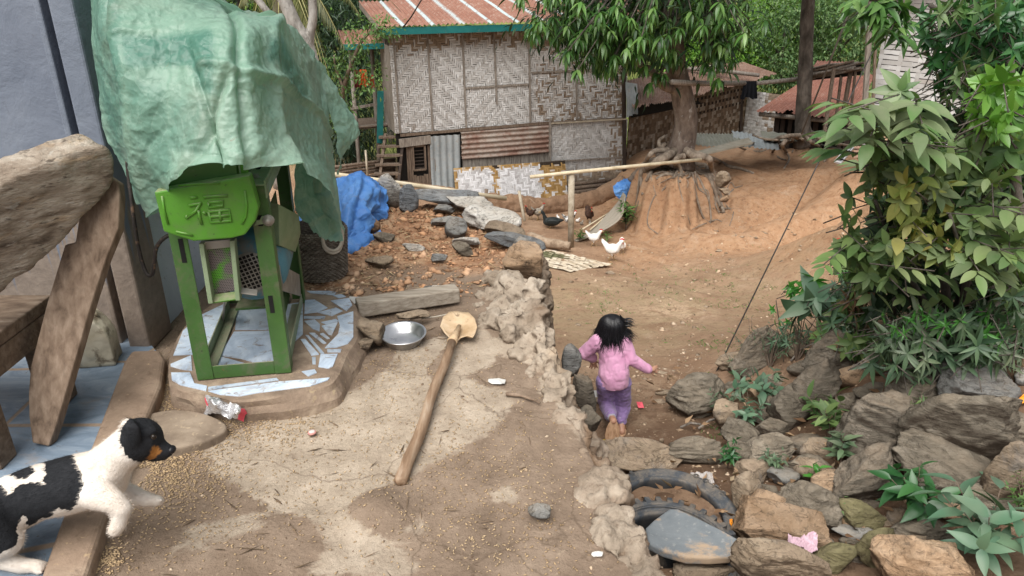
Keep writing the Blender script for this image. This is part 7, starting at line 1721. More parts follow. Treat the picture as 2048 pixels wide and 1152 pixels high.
# ---------------------------------------------------------------- tyres
t = NT('old_tyre_rubber', .75, .3); co = t.coord('Object', (1,1,1), False); n1 = t.noise(6, 8, .68, .4, co)
c = t.ramp(n1, [(.3, (.03,.034,.04)), (.55, (.062,.07,.08)), (.75, (.10,.11,.12))]); g = t.new('ShaderNodeNewGeometry'); sz = t.new('ShaderNodeSeparateXYZ'); t.link(g.outputs['Normal'], sz.inputs[0])
c = t.mix(t.math('MULTIPLY', t.rng(t.noise(9, 8, .7, .6, co), .44, .62), t.rng(sz.outputs[2], -.1, .8, .2, .55)), c, (.28,.225,.165)); t.base(c); t.bump(t.noise(70, 5), .25, .003); M_TYRE = t.m
def tyre(label, ctr, R, rw, h, lugs, tilt, text=None):
    r = thing('tyre', label, 'tyre', tuple(ctr), 0); r.rotation_euler = tilt; bpy.context.view_layer.update()
    ri = R-rw; pr = [(R-.012,-h), (R,-h*.8), (R,-.035), (R-.012,-.012), (R-.022,-.008), (R-.028,-.001), (R-rw*.35,.004), (R-rw*.5,.0035), (R-rw*.55,-.004), (R-rw*.72,-.010), (ri+.022,-.016), (ri+.016,-.010), (ri+.006,-.012), (ri,-.022), (ri+.01,-.06), (ri+.02,-h)]
    o = MB().lathe(pr, 72).build('carcass', M_TYRE, None, True); o.parent = r
    if lugs:
        m = MB()
        for k in range(lugs):
            a = 2*PI*k/lugs; M_ = Matrix.Rotation(a, 4, 'Z'); w = PI*R/lugs*.62
            m.hexa([M_ @ Vector(q) for q in ((R-.006,-w,-.07),(R+.014,-w*.85,-.07),(R+.014,w*.85,-.07),(R-.006,w,-.07),(R-.035,-w*.9,.004),(R+.009,-w*.7,-.006),(R+.009,w*.7,-.006),(R-.035,w*.9,.004))])
        o = m.build('tread_blocks', M_TYRE); bevel(o, .004); o.parent = r
        m = MB()
        for rr_ in (R-.05, R-.062): m.lathe([(rr_-.003,.0),(rr_,.0085),(rr_+.003,.0)], 72)
        o = m.build('bead_ring', M_TYRE, None, True); o.parent = r
    if text:
        for (ch, deg) in text:
            cu = bpy.data.curves.new('t', 'FONT'); cu.body = ch; cu.size = .062; cu.extrude = .0018; cu.align_x = 'CENTER'; cu.align_y = 'CENTER'; cu.fill_mode = 'NONE'; cu.bevel_depth = .0016
            to_ = bpy.data.objects.new('t', cu); COL.objects.link(to_); me = bpy.data.meshes.new_from_object(to_.evaluated_get(bpy.context.evaluated_depsgraph_get())); bpy.data.objects.remove(to_)
            me.transform(Matrix.Rotation(math.radians(deg), 4, 'Z') @ Matrix.Translation((0, R-rw*.30, .0045))); me.materials.clear(); me.materials.append(M_TYRE)
            lo_ = bpy.data.objects.new('raised_letter', me); COL.objects.link(lo_); lo_.parent = r
    return r
tc1 = TY1; tyre('large worn tyre sunk in the path, filled with soil, raised letters on its sidewall', tc1, .345, .092, .16, 0, (.03, .02, 0), (('t',60),('o',50),('n',40),('s',30),('o',-35),('o',-45),('r',-56),('o',-66)))
tc2 = TY2; tyre('knobbly treaded tyre half buried under the flat grey slab', tc2, .335, .095, .16, 38, (.10, .05, .1))
m = MB(); 
def soil(u, v):
    a = 2*PI*u; r = .25*v; return tc1+Vector((r*math.cos(a), r*math.sin(a), -.055+.02*float(vnoise(np.array([[math.cos(a)*r*9, math.sin(a)*r*9, 3]]))[0])-.02*(1-v)))
o = m.grid(soil, 48, 10, True).build('soil', M_EARTH, None, True); tag(o, kind='structure')
for a_ in ('red','moss','pale','dark_earth','green'): setattr_pt(o, a_, np.full(len(o.data.vertices), {'dark_earth':.35,'pale':.25}.get(a_, 0)))
# flat slab on the nearer tyre
ZT = lambda x, y: (1080+x/4.096, 860+y/4.096)
sl_ = [(862,800),(930,735),(1060,640),(1130,640),(1300,720),(1480,810),(1600,875),(1645,900),(1630,975),(1560,1035),(1400,1045),(1200,1040),(1010,985),(890,925)]
def slabz(px, py): return tc2.z+.045
q = [onz(*ZT(x, y), tc2.z+.05) for x, y in sl_]; k = len(q)
V = q+[p+Vector((0,0,-.045)) for p in q]; o = MB().add(V, [list(range(k))[::-1], [k+i for i in range(k)]]+[[i, k+i, k+(i+1)%k, (i+1)%k] for i in range(k)]).build('flat_slab', None, None, False); fixn(o)
t = NT('blue_grey_slab', .85, .25); co = t.coord('Object', (1,1,1), False); n1 = t.noise(5, 9, .68, .4, co)
c = t.ramp(n1, [(.3, (.135,.155,.17)), (.7, (.235,.255,.265))]); c = t.mix(t.rng(t.noise(4, 9, .72, .5, co), .50, .58), c, (.40,.30,.21)); c = t.mix(t.rng(t.noise(40, 6), .60, .7, 0, .6), c, (.36,.35,.33)); t.base(c); t.bump(n1, .5, .02); t.bump(t.noise(50, 6), .4, .005)
o.data.materials.append(t.m); bevel(o, .012, 3); tag(o, 'flat blue-grey stone slab lying on the nearer tyre as a step', 'slab')
# ---------------------------------------------------------------- litter
def zg(a, b, lift=.0): p = pg(a, b); return p+Vector((0,0,lift))
def litter(name, label, cat, px, py, w, h, mats, fm, amp, sd_, D=None, lift=.02, n=(18,12)):
    g_ = [[None]*3 for _ in range(3)]
    Dc = pg(px, py+h*.3).y if D is None else D
    B = []
    for j in range(3):
        for i in range(3): g_[j][i] = (px+(i-1)*w/2+(j-1)*2, py+(j-1)*h/2, Dc-(j-1)*h/2/ppm(at(px,py,Dc))*.9)
    o = crumple(name, g_, n[0], n[1], mats, fm, amp, sd_, 40); V = verts(o); V[:, 2] += lift; setverts(o, V); return tag(o, label, cat)
litter('candy_wrapper', 'small yellow sweet wrapper at the wall foot beside the child', 'wrapper', 1204, 889, 20, 11, [M_YEL, M_INK], lambda u, v: 1 if .35 < u < .6 and .3 < v < .6 and int(u*40) % 2 else 0, .006, 4)
litter('snack_bag', 'violet, white and orange snack packet behind the tyre', 'wrapper', 1244, 938, 36, 24, [M_PURP, M_WHITEP, M_ORNG, M_PINK], lambda u, v: 0 if u < .22 else (2 if (u > .55 and v < .55) else (3 if (u < .5 and v < .4) else (0 if .55 < v < .72 and int(u*14) % 2 else 1))), .010, 5, lift=.03)
litter('pink_bag', 'crumpled pale pink plastic bag between the lower rocks', 'plastic bag', 1600, 1113, 56, 34, [flatmat('pale_pink_plastic', (.52,.36,.42))], lambda u, v: 0, .04, 6, lift=.07, n=(40,30))
litter('clear_wrapper', 'crumpled clear plastic wrapper beside the tyre', 'wrapper', 1404, 962, 44, 20, [flatmat('grey_clear_plastic', (.36,.33,.31), .25)], lambda u, v: 0, .02, 7, n=(30,18))
litter('clear_wrapper', 'grey plastic scrap at the wall foot behind the child', 'wrapper', 1178, 797, 46, 22, [flatmat('grey_film', (.45,.44,.43), .3)], lambda u, v: 0, .02, 8, n=(30,18))
litter('foil_scrap', 'white foil litter at the bottom below the flat slab', 'wrapper', 1338, 1127, 40, 18, [M_WHITEP], lambda u, v: 0, .02, 9, n=(30,18))
litter('red_wrapper', 'tiny red wrapper on the path behind the child', 'wrapper', 1280, 814, 12, 12, [M_PINK], lambda u, v: 0, .005, 10, n=(8,8))
o = MB().box((0,0,0), (.052,.012,.125)).build('red_plastic_piece', M_RED); bevel(o, .004); o.location = at(1662, 796, pg(1660, 815).y-.05); o.rotation_euler = (-.25, .12, .2); tag(o, 'dark red piece of plastic standing in the weeds among the rocks', 'plastic piece')
for lb, px, py, w_ in (('orange peel at the inner path edge beside the seedling', 1432, 909, 12), ('orange peel lying at the corner of the flat grey slab', 1473, 1064, 30), ('orange peel on top of the slab at the right edge', 2036, 815, 40)):
    litter('orange_peel', lb, 'peel', px, py, w_, w_*.42, [M_ORNG], lambda u, v: 0, .02, int(px), lift=.05, n=(14,8))
for k, (a, b) in enumerate((((1360,860),(1400,858)),((1396,862),(1440,845)),((1580,730),(1612,700)))):
    o = MB().tube([zg(*a, .02), (zg(*a,.05)+zg(*b,.05))/2, zg(*b, .03)], .008, 6).build('stick', M_GREYW, None, True); tag(o, ['broken grey twig lying on the path edge','second grey twig crossing towards the rocks','bare stick among the weeds by the guy wire'][k], 'stick')
# ================================================================ plants on the right
DS = (.33,.29,.22)
ML_DUSTY = leaf_mat('dusty_leaf', [(.055,.12,.038),(.09,.175,.052),(.14,.235,.072),(.21,.30,.10)], .5, .35, .28, (DS, .33))
ML_DUSTG = leaf_mat('dusty_green_leaf', [(.055,.13,.04),(.085,.19,.05),(.13,.24,.075)], .42, .4, .25, (DS, .4))
ML_YELLOW = leaf_mat('yellowing_leaf', [(.15,.21,.045),(.23,.28,.06),(.32,.34,.10),(.34,.30,.07)], .45, .35, .3, (DS, .2))
ML_LIME = leaf_mat('fresh_lime_leaf', [(.06,.16,.022),(.10,.235,.032),(.16,.31,.06)], .32, .5, .35)
ML_GLOSS = leaf_mat('glossy_dark_leaf', [(.02,.075,.025),(.035,.12,.035),(.06,.17,.05)], .3, .5, .2)
ML_NARROW = leaf_mat('narrow_leaf', [(.045,.095,.05),(.075,.14,.072),(.11,.19,.09)], .45, .4, .2, (DS, .5))
ML_NEWN = leaf_mat('new_shoot_leaf', [(.05,.20,.03),(.09,.28,.05)], .35, .45, .3)
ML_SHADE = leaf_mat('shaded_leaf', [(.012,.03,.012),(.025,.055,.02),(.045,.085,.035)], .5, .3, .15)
ML_BLUEG = leaf_mat('bluish_leaf', [(.06,.14,.085),(.10,.20,.12),(.15,.25,.15)], .42, .4, .2, (DS, .3))
def spray_set(regs, rs):
    """regs: (px,py,D,rx,ry,rd,n,kind,leaf) -> per-leaf arrays plus sprig lines"""
    PA, DA, UA, SA, LN = [], [], [], [], []
    for (px, py, D, rx, ry, rd, n, kind, leaf) in regs:
        for _ in range(n):
            a = np.clip(rs.normal(size=3), -1.7, 1.7)*.55; c = np.array(at(px+a[0]*rx, py+a[1]*ry, D+a[2]*rd))
            az = rs.uniform(0, 2*PI); tw = np.array([math.cos(az), math.sin(az), rs.uniform(-.1, .6)]); tw[1] -= .5; tw /= np.linalg.norm(tw)
            if kind == 'whorl':
                k = rs.randint(5, 9); LN.append((c-tw*leaf*1.3-np.array([0,0,leaf*.5]), c))
                sx = np.cross(tw, [0,0,1.0]); sx /= np.linalg.norm(sx)+1e-6; sy = np.cross(sx, tw)
                for j in range(k):
                    an = 2*PI*j/k+rs.uniform(-.3,.3); d = sx*math.cos(an)+sy*math.sin(an)+tw*rs.uniform(.15,.7)+np.array([0,0,-.25]); PA.append(c); DA.append(d); UA.append(tw+np.array([0,-.2,.5])+rs.normal(size=3)*.2); SA.append(leaf*rs.uniform(.65,1.25))
            elif kind == 'pin':
                L_ = leaf*rs.uniform(1.5,2.3); k = rs.randint(3, 5); d0 = tw.copy(); d0[2] = rs.uniform(-.25,.35); d0 /= np.linalg.norm(d0); s = np.cross(d0, [0,0,1.0]); s /= np.linalg.norm(s)+1e-6; e = c+d0*L_; LN.append((c-d0*leaf*.8, e))
                for j in range(k):
                    f = (j+.6)/k; p = c+d0*L_*f-np.array([0,0,.12*L_*f*f])
                    for sg in (-1, 1): PA.append(p); DA.append(d0*.55+s*sg*.9+np.array([0,0,-.22])); UA.append(np.array([0,-.15,1.0])+rs.normal(size=3)*.15); SA.append(leaf*rs.uniform(.85,1.15)*(.75+.5*math.sin(PI*min(.9,f+.1))))
                PA.append(c+d0*L_-np.array([0,0,.12*L_])); DA.append(d0+np.array([0,0,-.3])); UA.append(np.array([0,-.1,1.0])); SA.append(leaf*1.05)
            else:   # single hanging leaves
                PA.append(c); DA.append(np.array([tw[0], tw[1], -.5+rs.uniform(-.3,.5)])); UA.append(np.array([0,-.4,1.0])+rs.normal(size=3)*.35); SA.append(leaf*rs.uniform(.6,1.3))
    return PA, DA, UA, SA, LN
def bush(name, label, cat, base, stems, layers, seed, stem_mat=None, tm=None):
    rs = np.random.RandomState(seed); r = thing(name, label, cat, tuple(base)); m = MB()
    for S_ in stems: limb(m, [Vector(q) if len(q) == 3 and not isinstance(q[0], int) else at(*q) for q in S_[0]], S_[1], S_[2], 8, .15)
    for (lm, tmpl, regs) in layers:
        PA, DA, UA, SA, LN = spray_set(regs, rs)
        for a, b in LN: m.tube([Vector(a), Vector(b)], .0035, 4)
        local(scatter_leaves('leaves', tmpl, PA, DA, UA, SA, lm), r)
    local(m.build('stems', stem_mat or M_BARKD, None, True), r); return r
gb = lambda px, py, D: Vector((at(px,py,D).x, D, gz(at(px,py,D).x, D)-.02))
T_OVAL = leaf_template(7, .43, .14, .12, tip=.8, base=.8); T_LONGO = leaf_template(6, .40, .20, .16, base=.7); T_NARW = leaf_template(5, .20, .25, .14, base=.65); T_BIGD = leaf_template(8, .40, .35, .10, base=.6)
b0 = gb(1900, 680, 4.1)
bush('dusty_bush', 'large bush of broad dust-covered oval leaves with a yellowing patch, right of the slope', 'bush', b0,
 [([b0, Vector(at(1880,480,3.9)), Vector(at(1840,330,3.8))], .03, .012), ([b0, Vector(at(1960,450,3.9)), Vector(at(1990,280,3.8))], .035, .015), ([b0, Vector(at(1800,520,3.9)), Vector(at(1750,400,3.7))], .02, .008), ([b0, Vector(at(2040,560,4.0)), Vector(at(2030,350,3.9)), Vector(at(2020,120,3.9))], .04, .02), ([b0, Vector(at(1930,560,3.7)), Vector(at(1900,430,3.4))], .018, .008)],
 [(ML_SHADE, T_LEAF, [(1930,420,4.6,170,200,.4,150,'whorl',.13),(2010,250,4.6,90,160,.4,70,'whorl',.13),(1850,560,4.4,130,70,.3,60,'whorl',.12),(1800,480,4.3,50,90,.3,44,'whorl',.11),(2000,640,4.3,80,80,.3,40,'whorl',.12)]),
  (ML_DUSTY, T_OVAL, [(1960,400,3.7,100,110,.3,46,'whorl',.095),(1960,400,3.6,110,130,.3,50,'single',.10),(1785,480,3.7,60,80,.25,24,'whorl',.09),(1760,440,3.7,60,110,.25,22,'single',.115),(1770,500,3.6,50,80,.2,7,'pin',.105),(1690,480,3.7,25,60,.2,3,'pin',.09),(1700,420,3.8,30,60,.2,5,'whorl',.085),(1720,520,3.8,40,50,.2,12,'whorl',.095),(1840,300,3.7,90,60,.25,40,'single',.11),(2010,520,3.6,60,70,.25,24,'whorl',.115),(1830,340,3.75,90,70,.25,34,'whorl',.10),(1760,360,3.8,40,30,.2,5,'whorl',.10),(1860,560,3.7,110,40,.2,16,'single',.13),(1990,300,3.7,60,60,.2,16,'whorl',.125),(1760,560,3.7,40,50,.2,12,'single',.14),(1950,470,3.45,70,60,.15,9,'pin',.115)]),
  (ML_YELLOW, T_OVAL, [(1850,430,3.45,75,75,.2,11,'whorl',.105),(1860,490,3.5,70,45,.15,16,'single',.11),(1880,370,3.45,60,40,.15,12,'single',.10),(1820,470,3.5,40,40,.15,8,'single',.115)]),
  (ML_LIME, T_OVAL, [(1985,195,3.4,40,50,.2,14,'whorl',.085),(2020,250,3.35,40,30,.2,8,'whorl',.09),(1945,235,3.45,30,25,.15,5,'whorl',.08),(2030,170,3.4,25,30,.2,5,'whorl',.085)])], 101)
b1 = gb(1800, 640, 4.3)
bush('compound_leaf_sapling', 'young sapling with big feathery compound leaves reaching over the slope', 'sapling', b1, [([b1, Vector(at(1795,450,4.1)), Vector(at(1790,250,3.9)), Vector(at(1786,190,3.8))], .016, .006), ([Vector(at(1793,330,4.0)), Vector(at(1760,280,3.9)), Vector(at(1700,275,3.8))], .007, .004), ([Vector(at(1793,400,4.0)), Vector(at(1750,350,3.9)), Vector(at(1700,345,3.8))], .007, .004)],
 [(ML_DUSTG, T_LONGO, [(1760,215,3.5,30,24,.1,4,'pin',.15),(1830,215,3.5,30,22,.1,4,'pin',.15),(1765,275,3.45,36,18,.1,4,'pin',.14),(1745,300,3.75,22,15,.1,2,'pin',.13),(1800,180,3.85,20,10,.1,2,'whorl',.13),(1740,330,3.8,40,20,.12,4,'pin',.13),(1860,290,3.8,35,25,.12,4,'pin',.13),(1850,360,3.75,40,30,.12,3,'pin',.12)])], 111)
b2 = Vector((at(2080,200,4.6).x, 4.6, gz(at(2080,200,4.6).x, 4.6)))
bush('overhanging_tree', 'dark-leaved tree leaning in over the top right corner with fresh green tips', 'tree', b2, [([b2, Vector(at(2040,260,4.5)), Vector(at(2000,120,4.4)), Vector(at(1975,-40,4.3))], .075, .05), ([Vector(at(2000,130,4.4)), Vector(at(1930,60,4.3)), Vector(at(1860,10,4.2))], .03, .012), ([Vector(at(1990,60,4.4)), Vector(at(2040,0,4.3)), Vector(at(2080,-60,4.3))], .04, .02), ([Vector(at(1985,20,4.4)), Vector(at(1880,-20,4.3)), Vector(at(1740,0,4.6))], .025, .01)],
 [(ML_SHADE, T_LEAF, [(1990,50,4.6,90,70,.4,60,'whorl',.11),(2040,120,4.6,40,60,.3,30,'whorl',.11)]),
  (ML_GLOSS, T_LEAF, [(1930,110,4.2,70,60,.25,40,'whorl',.085),(1980,40,4.1,80,50,.3,40,'whorl',.085),(1900,170,4.2,40,30,.2,14,'whorl',.08),(2030,60,4.0,40,60,.2,24,'whorl',.09),(1870,60,4.3,40,40,.2,16,'whorl',.08)]),
  (ML_DUSTG, T_LEAF, [(1890,30,4.0,50,25,.2,12,'whorl',.075),(1960,150,4.0,50,40,.2,12,'whorl',.07),(2000,20,3.9,50,25,.2,9,'whorl',.075),(1930,190,4.0,40,30,.2,8,'whorl',.07)]),
  (ML_MANGO, T_LANCE, [(1745,25,5.0,50,30,.3,60,'single',.17),(1790,60,5.0,26,28,.3,30,'single',.17),(1700,5,5.2,30,14,.3,16,'single',.16),(1770,10,4.9,40,16,.3,8,'whorl',.16)])], 121)
b3 = gb(1900, 740, 3.75)
bush('narrow_leaved_shrub', 'low shrub of narrow pointed leaves spreading along the top of the rock bank', 'shrub', b3, [([b3, Vector(at(1820,680,3.7)), Vector(at(1790,640,3.6))], .012, .005), ([b3, Vector(at(1900,660,3.7)), Vector(at(1890,620,3.6))], .012, .005), ([b3, Vector(at(1980,680,3.6)), Vector(at(2000,630,3.5))], .012, .005)],
 [(ML_NARROW, T_NARW, [(1870,660,3.6,110,45,.22,60,'whorl',.12),(1980,670,3.55,60,45,.2,36,'whorl',.12),(1790,690,3.65,50,45,.2,26,'whorl',.115),(1920,715,3.5,90,26,.15,26,'whorl',.11),(1830,735,3.55,40,26,.12,10,'whorl',.11),(2030,640,3.6,25,50,.2,14,'whorl',.13)]),
  (ML_SHADE, T_NARW, [(1890,680,3.95,130,50,.2,60,'whorl',.12)]),
  (ML_NEWN, T_NARW, [(1870,665,3.5,110,45,.15,20,'whorl',.06),(1980,650,3.45,50,45,.15,12,'whorl',.06),(1800,660,3.55,40,30,.1,5,'whorl',.055)])], 131)
b4 = gb(1640, 690, 5.2)
bush('big_leaf_weed', 'weed with large drooping dark green leaves at the near end of the slope', 'plant', b4, [([b4, Vector(at(1635,620,5.0)), Vector(at(1628,585,4.9))], .012, .006), ([b4, Vector(at(1655,600,5.0)), Vector(at(1640,565,4.95))], .010, .005)],
 [(ML_BLUEG, T_BIGD, [(1620,600,4.85,20,14,.1,2,'whorl',.21),(1650,605,4.95,26,16,.1,2,'whorl',.19),(1600,620,4.9,14,10,.08,1,'whorl',.19)]), (ML_NEWN, T_LONGO, [(1630,560,4.9,14,12,.05,2,'whorl',.12)])], 141)
bush('dusty_weeds', 'tangle of dusty bluish weeds right of the guy wire foot', 'weeds', gb(1570,715,5.3), [([gb(1570,720,5.3), Vector(at(1560,650,5.3)), Vector(at(1552,600,5.3))], .008, .003)],
 [(ML_BLUEG, T_NARW, [(1560,690,5.2,40,25,.2,26,'whorl',.075),(1610,680,5.1,50,30,.2,24,'whorl',.08)]), (ML_NEWN, T_LEAF, [(1582,580,5.2,10,16,.06,5,'whorl',.07),(1560,640,5.3,30,30,.1,6,'whorl',.05)])], 152)
bush('dusty_weeds', 'tangle of dusty greyish weeds and dry leaves under the left side of the bush', 'weeds', gb(1700,660,4.8), [([gb(1700,660,4.8), Vector(at(1690,600,4.9)), Vector(at(1680,560,4.9))], .008, .003)],
 [(ML_BLUEG, T_NARW, [(1690,600,4.9,40,50,.2,26,'whorl',.12),(1700,660,4.7,40,30,.2,20,'whorl',.11)]),
  (ML_DUSTY, T_LONGO, [(1690,640,4.7,45,30,.2,18,'whorl',.13),(1720,560,4.6,35,60,.2,20,'whorl',.12),(1730,690,4.4,40,20,.15,12,'whorl',.10)]), (ML_NEWN, T_LEAF, [(1690,545,5.0,14,10,.06,3,'whorl',.07)]), (ML_DRY, T_NARW, [(1680,690,4.6,60,25,.2,20,'whorl',.10),(1720,620,4.5,30,30,.15,10,'whorl',.11)])], 151)
# twiggy dry weeds along the pile top
for k, (px, py, D, h_) in enumerate(((1500,740,5.2,.34),(1540,735,5.0,.34),(1590,740,4.9,.4),(1650,770,4.6,.42),(1700,770,4.4,.36),(1460,760,5.2,.22))):
    sprig('twiggy_weed', ['thin twiggy weed right of the guy wire foot','second twiggy weed along the top of the rocks','twiggy weed above the blocky brown rock','tall twiggy weed beside the red plastic piece','twiggy weed above the big grey boulder','low twiggy weed at the foot of the guy wire'][k], px, py, D, h_, 10, .030, ML_NARROW, T_LEAF, 200+k, .7, 9, ground_p=gb(px, py, D))
SP = [('seedling','glossy dark green seedling growing between the lower rocks',1815,1040,2.72,.26,7,.115,ML_GLOSS,T_LONGO,.75,7),
 ('broad_leaf_plant','pale broad-leaved plant in the bottom right corner',1950,1130,2.38,.30,9,.13,ML_BLUEG,T_LONGO,.85,7),
 ('seedling','upright seedling with pointed leaves in the centre of the pile',1675,935,3.25,.20,4,.10,ML_NARROW,T_LONGO,.3,7),
 ('seedling','tiny bright seedling below the upright one',1622,975,3.1,.11,3,.07,ML_NEWN,T_LONGO,.4,5),
 ('weed','dusty round-leaved weed left of the big grey boulder',1655,880,3.5,.22,7,.10,ML_DUSTY,T_OVAL,.8,6),
 ('weed','round-leaved grey-green weed on top of the small orange stone',1525,810,4.25,.20,8,.10,ML_BLUEG,T_OVAL,.9,5),
 ('weed','round-leaved weed beside the one on the orange stone',1480,795,4.5,.18,6,.08,ML_BLUEG,T_OVAL,.9,5),
 ('weed','leafy weed with upright shoots over the rounded brown rock',1495,860,3.9,.20,7,.07,ML_BLUEG,T_LONGO,.6,7),
 ('weed','small dense weed at the path edge beside the orange peel',1452,938,3.45,.16,9,.05,ML_GLOSS,T_LEAF,.5,8),
 ('weed','small weed behind the pale grey stone',1540,950,3.35,.14,8,.045,ML_NARROW,T_LEAF,.6,8),
 ('weed','weed trailing down beside the leftmost rock',1435,845,4.3,.24,9,.045,ML_NARROW,T_LEAF,.5,9),
 ('weed','dark weed in the shade of the tall grey rock',1625,850,3.7,.18,5,.08,ML_DUSTG,T_LONGO,.8,5),
 ('weed','grey weed right of the big grey boulder',1830,860,3.35,.18,9,.06,ML_DUSTY,T_NARW,.7,8),
 ('weed','green weed under the narrow-leaved shrub',1865,770,3.55,.18,6,.10,ML_NARROW,T_NARW,.8,7),
 ('weed','small weed on the large tan rock at the right edge',1975,985,2.75,.12,4,.07,ML_BLUEG,T_OVAL,.7,4),
 ('creeper','tiny-leaved creeper in the bottom right corner above the pale plant',2030,1040,2.65,.20,12,.028,ML_VINE,T_LEAF,.8,10),
 ('weed','thin grey weed beside the brown layered rock in the lower pile',1660,1040,2.8,.12,8,.03,ML_DUSTY,T_LEAF,.8,8)]
for k, (nm, lb, px, py, D, h_, ns, lf, lm, tmpl, sp, per) in enumerate(SP):
    g_ = pg(px, py); sprig(nm, lb, px, py, g_.y, h_, ns, lf, lm, tmpl, 300+k, sp, per, ground_p=g_+Vector((0,-.02,.02)), droop=.15)
# ================================================================ the running child, seen from behind
t = NT('child_skin', .5, .4); c = t.ramp(t.noise(20, 5, .6, 0, t.coord('Object', (1,1,1), False)), [(.3, (.36,.19,.125)), (.7, (.46,.26,.175))]); t.base(c); t.b.inputs['Subsurface Weight'].default_value = .12; t.b.inputs['Subsurface Radius'].default_value = (.012,.005,.003); M_SKIN = t.m
def clothmat(name, c0, c1):
    t = NT(name, .85, .2); co = t.coord('Object', (1,1,1), False); n = t.noise(9, 6, .6, .3, co)
    c = t.ramp(n, [(.3, c0), (.7, c1)]); t.base(c); t.bump(t.noise(28, 5, .55, 1.2, co), .35, .008); t.bump(t.noise(260, 3), .2, .001); t.b.inputs['Sheen Weight'].default_value = .2; return t.m
M_SHIRT = clothmat('pink_cotton', (.57,.26,.42), (.67,.36,.52)); M_PANTS = clothmat('purple_cotton', (.19,.122,.27), (.26,.175,.35)); M_CUFF = clothmat('grey_cuff', (.24,.23,.28), (.34,.32,.37))
t = NT('black_hair', .32, .5); t.base(t.ramp(t.noise(3, 4, .5, 0, t.coord('Object', (1,1,1), False)), [(.3, (.006,.006,.008)), (.7, (.018,.017,.020))])); M_HAIR = t.m
M_SOLE = simple('sandal_sole', [(.26,.145,.08),(.42,.26,.155),(.52,.34,.22)], scale=22, stretch=(3,1,1), rough=.6, bump=.3); M_STRAP = flatmat('sandal_strap', (.30,.16,.09))
G0 = pg(1242, 868); D0 = G0.y
A = lambda px, py, d: at(px, py, D0+d)
J = dict(footR=G0+Vector((0,.0,.03)), ankR=G0+Vector((.0,.03,.075)), kneeR=A(1246,808,.13), hipR=A(1243,764,.08), hipL=A(1211,764,.06), kneeL=A(1213,808,.15), ankL=A(1223,835,-.09), heelL=A(1227,842,-.15), toeL=A(1222,887,-.19),
 pelv=A(1227,752,.07), belly=A(1227,726,.10), chest=A(1223,696,.13), neck=A(1221,680,.15), head=A(1222,656,.17), shL=A(1197,682,.13), elL=A(1169,706,.16), wrL=A(1186,716,.21), shR=A(1248,682,.13), elR=A(1262,718,.09), wrR=A(1296,739,.10))
child = thing('person', 'small child with black hair in a pink top and purple trousers running down the path', 'person', tuple(G0))
b = MB(); cps = lambda a, c, r1, r2: b.capsule(J[a], J[c], r1, r2, 12)
b.ellip(J['head'], (.070,.080,.088), None, 20, 14); b.ellip(J['head']+Vector((0,.022,-.050)), (.050,.052,.045), None, 14, 10)
b.ellip(J['head']+Vector((0,.082,-.022)), (.010,.016,.013), None, 8, 6)
for s in (-1, 1): b.ellip(J['head']+Vector((s*.070,.005,-.015)), (.010,.016,.024), None, 8, 6)
b.capsule(J['neck'], J['head']+Vector((0,-.005,-.06)), .034, .032); cps('chest','neck',.070,.036); cps('belly','chest',.075,.072); cps('pelv','belly',.078,.075)
for s in 'LR':
    cps('hip'+s, 'knee'+s, .052, .038); cps('knee'+s, 'ank'+s, .037, .024); cps('chest','sh'+s,.06,.038); cps('sh'+s,'el'+s,.034,.025); cps('el'+s,'wr'+s,.025,.017)
b.capsule(J['ankR'], J['footR']+Vector((0,-.02,.0)), .026, .024); b.capsule(J['footR']+Vector((0,-.02,-.004)), J['footR']+Vector((.005,.085,-.012)), .024, .019)
b.capsule(J['ankL'], J['heelL'], .025, .024); tl = (J['toeL']-J['heelL']); fl = tl.cross(Vector((1,0,0))).normalized(); fl = fl if fl.y > 0 else -fl
b.capsule(J['heelL']+fl*.018, J['toeL']+fl*.016, .023, .020)
def hand(w, d, side, spread, curl):
    d = d.normalized(); sd = side.normalized(); nrm = d.cross(sd).normalized(); pc = w+d*.028
    b.capsule(w, pc, .016, .020); b.ellip(pc+d*.006, (.022,.022,.015), None, 10, 8)
    for k, (o, ln) in enumerate(((-.017,.034),(-.006,.040),(.006,.037),(.016,.029))):
        r0 = pc+sd*o+d*.016; f = (d+sd*o*spread).normalized(); m1 = r0+f*ln*.5; m2 = m1+(f*.9+nrm*curl).normalized()*ln*.5; b.capsule(r0, m1, .0066, .0062, 7, 3); b.capsule(m1, m2, .0062, .0052, 7, 3)
    r0 = pc-sd*.018-d*.004; m1 = r0+(d*.5-sd*.9).normalized()*.018; b.capsule(r0, m1, .0072, .0066, 7, 3); b.capsule(m1, m1+(d*.85-sd*.5).normalized()*.016, .0066, .0055, 7, 3)
hand(J['wrL'], Vector((.06,-.25,-1)), Vector((-1,-.1,0)), 26, .25); hand(J['wrR'], Vector((1,.25,-.10)), Vector((0,.35,1)), 22, -.25)
body = remesh(b, 'body', .0048, M_SKIN, None, 2); local(body, child)
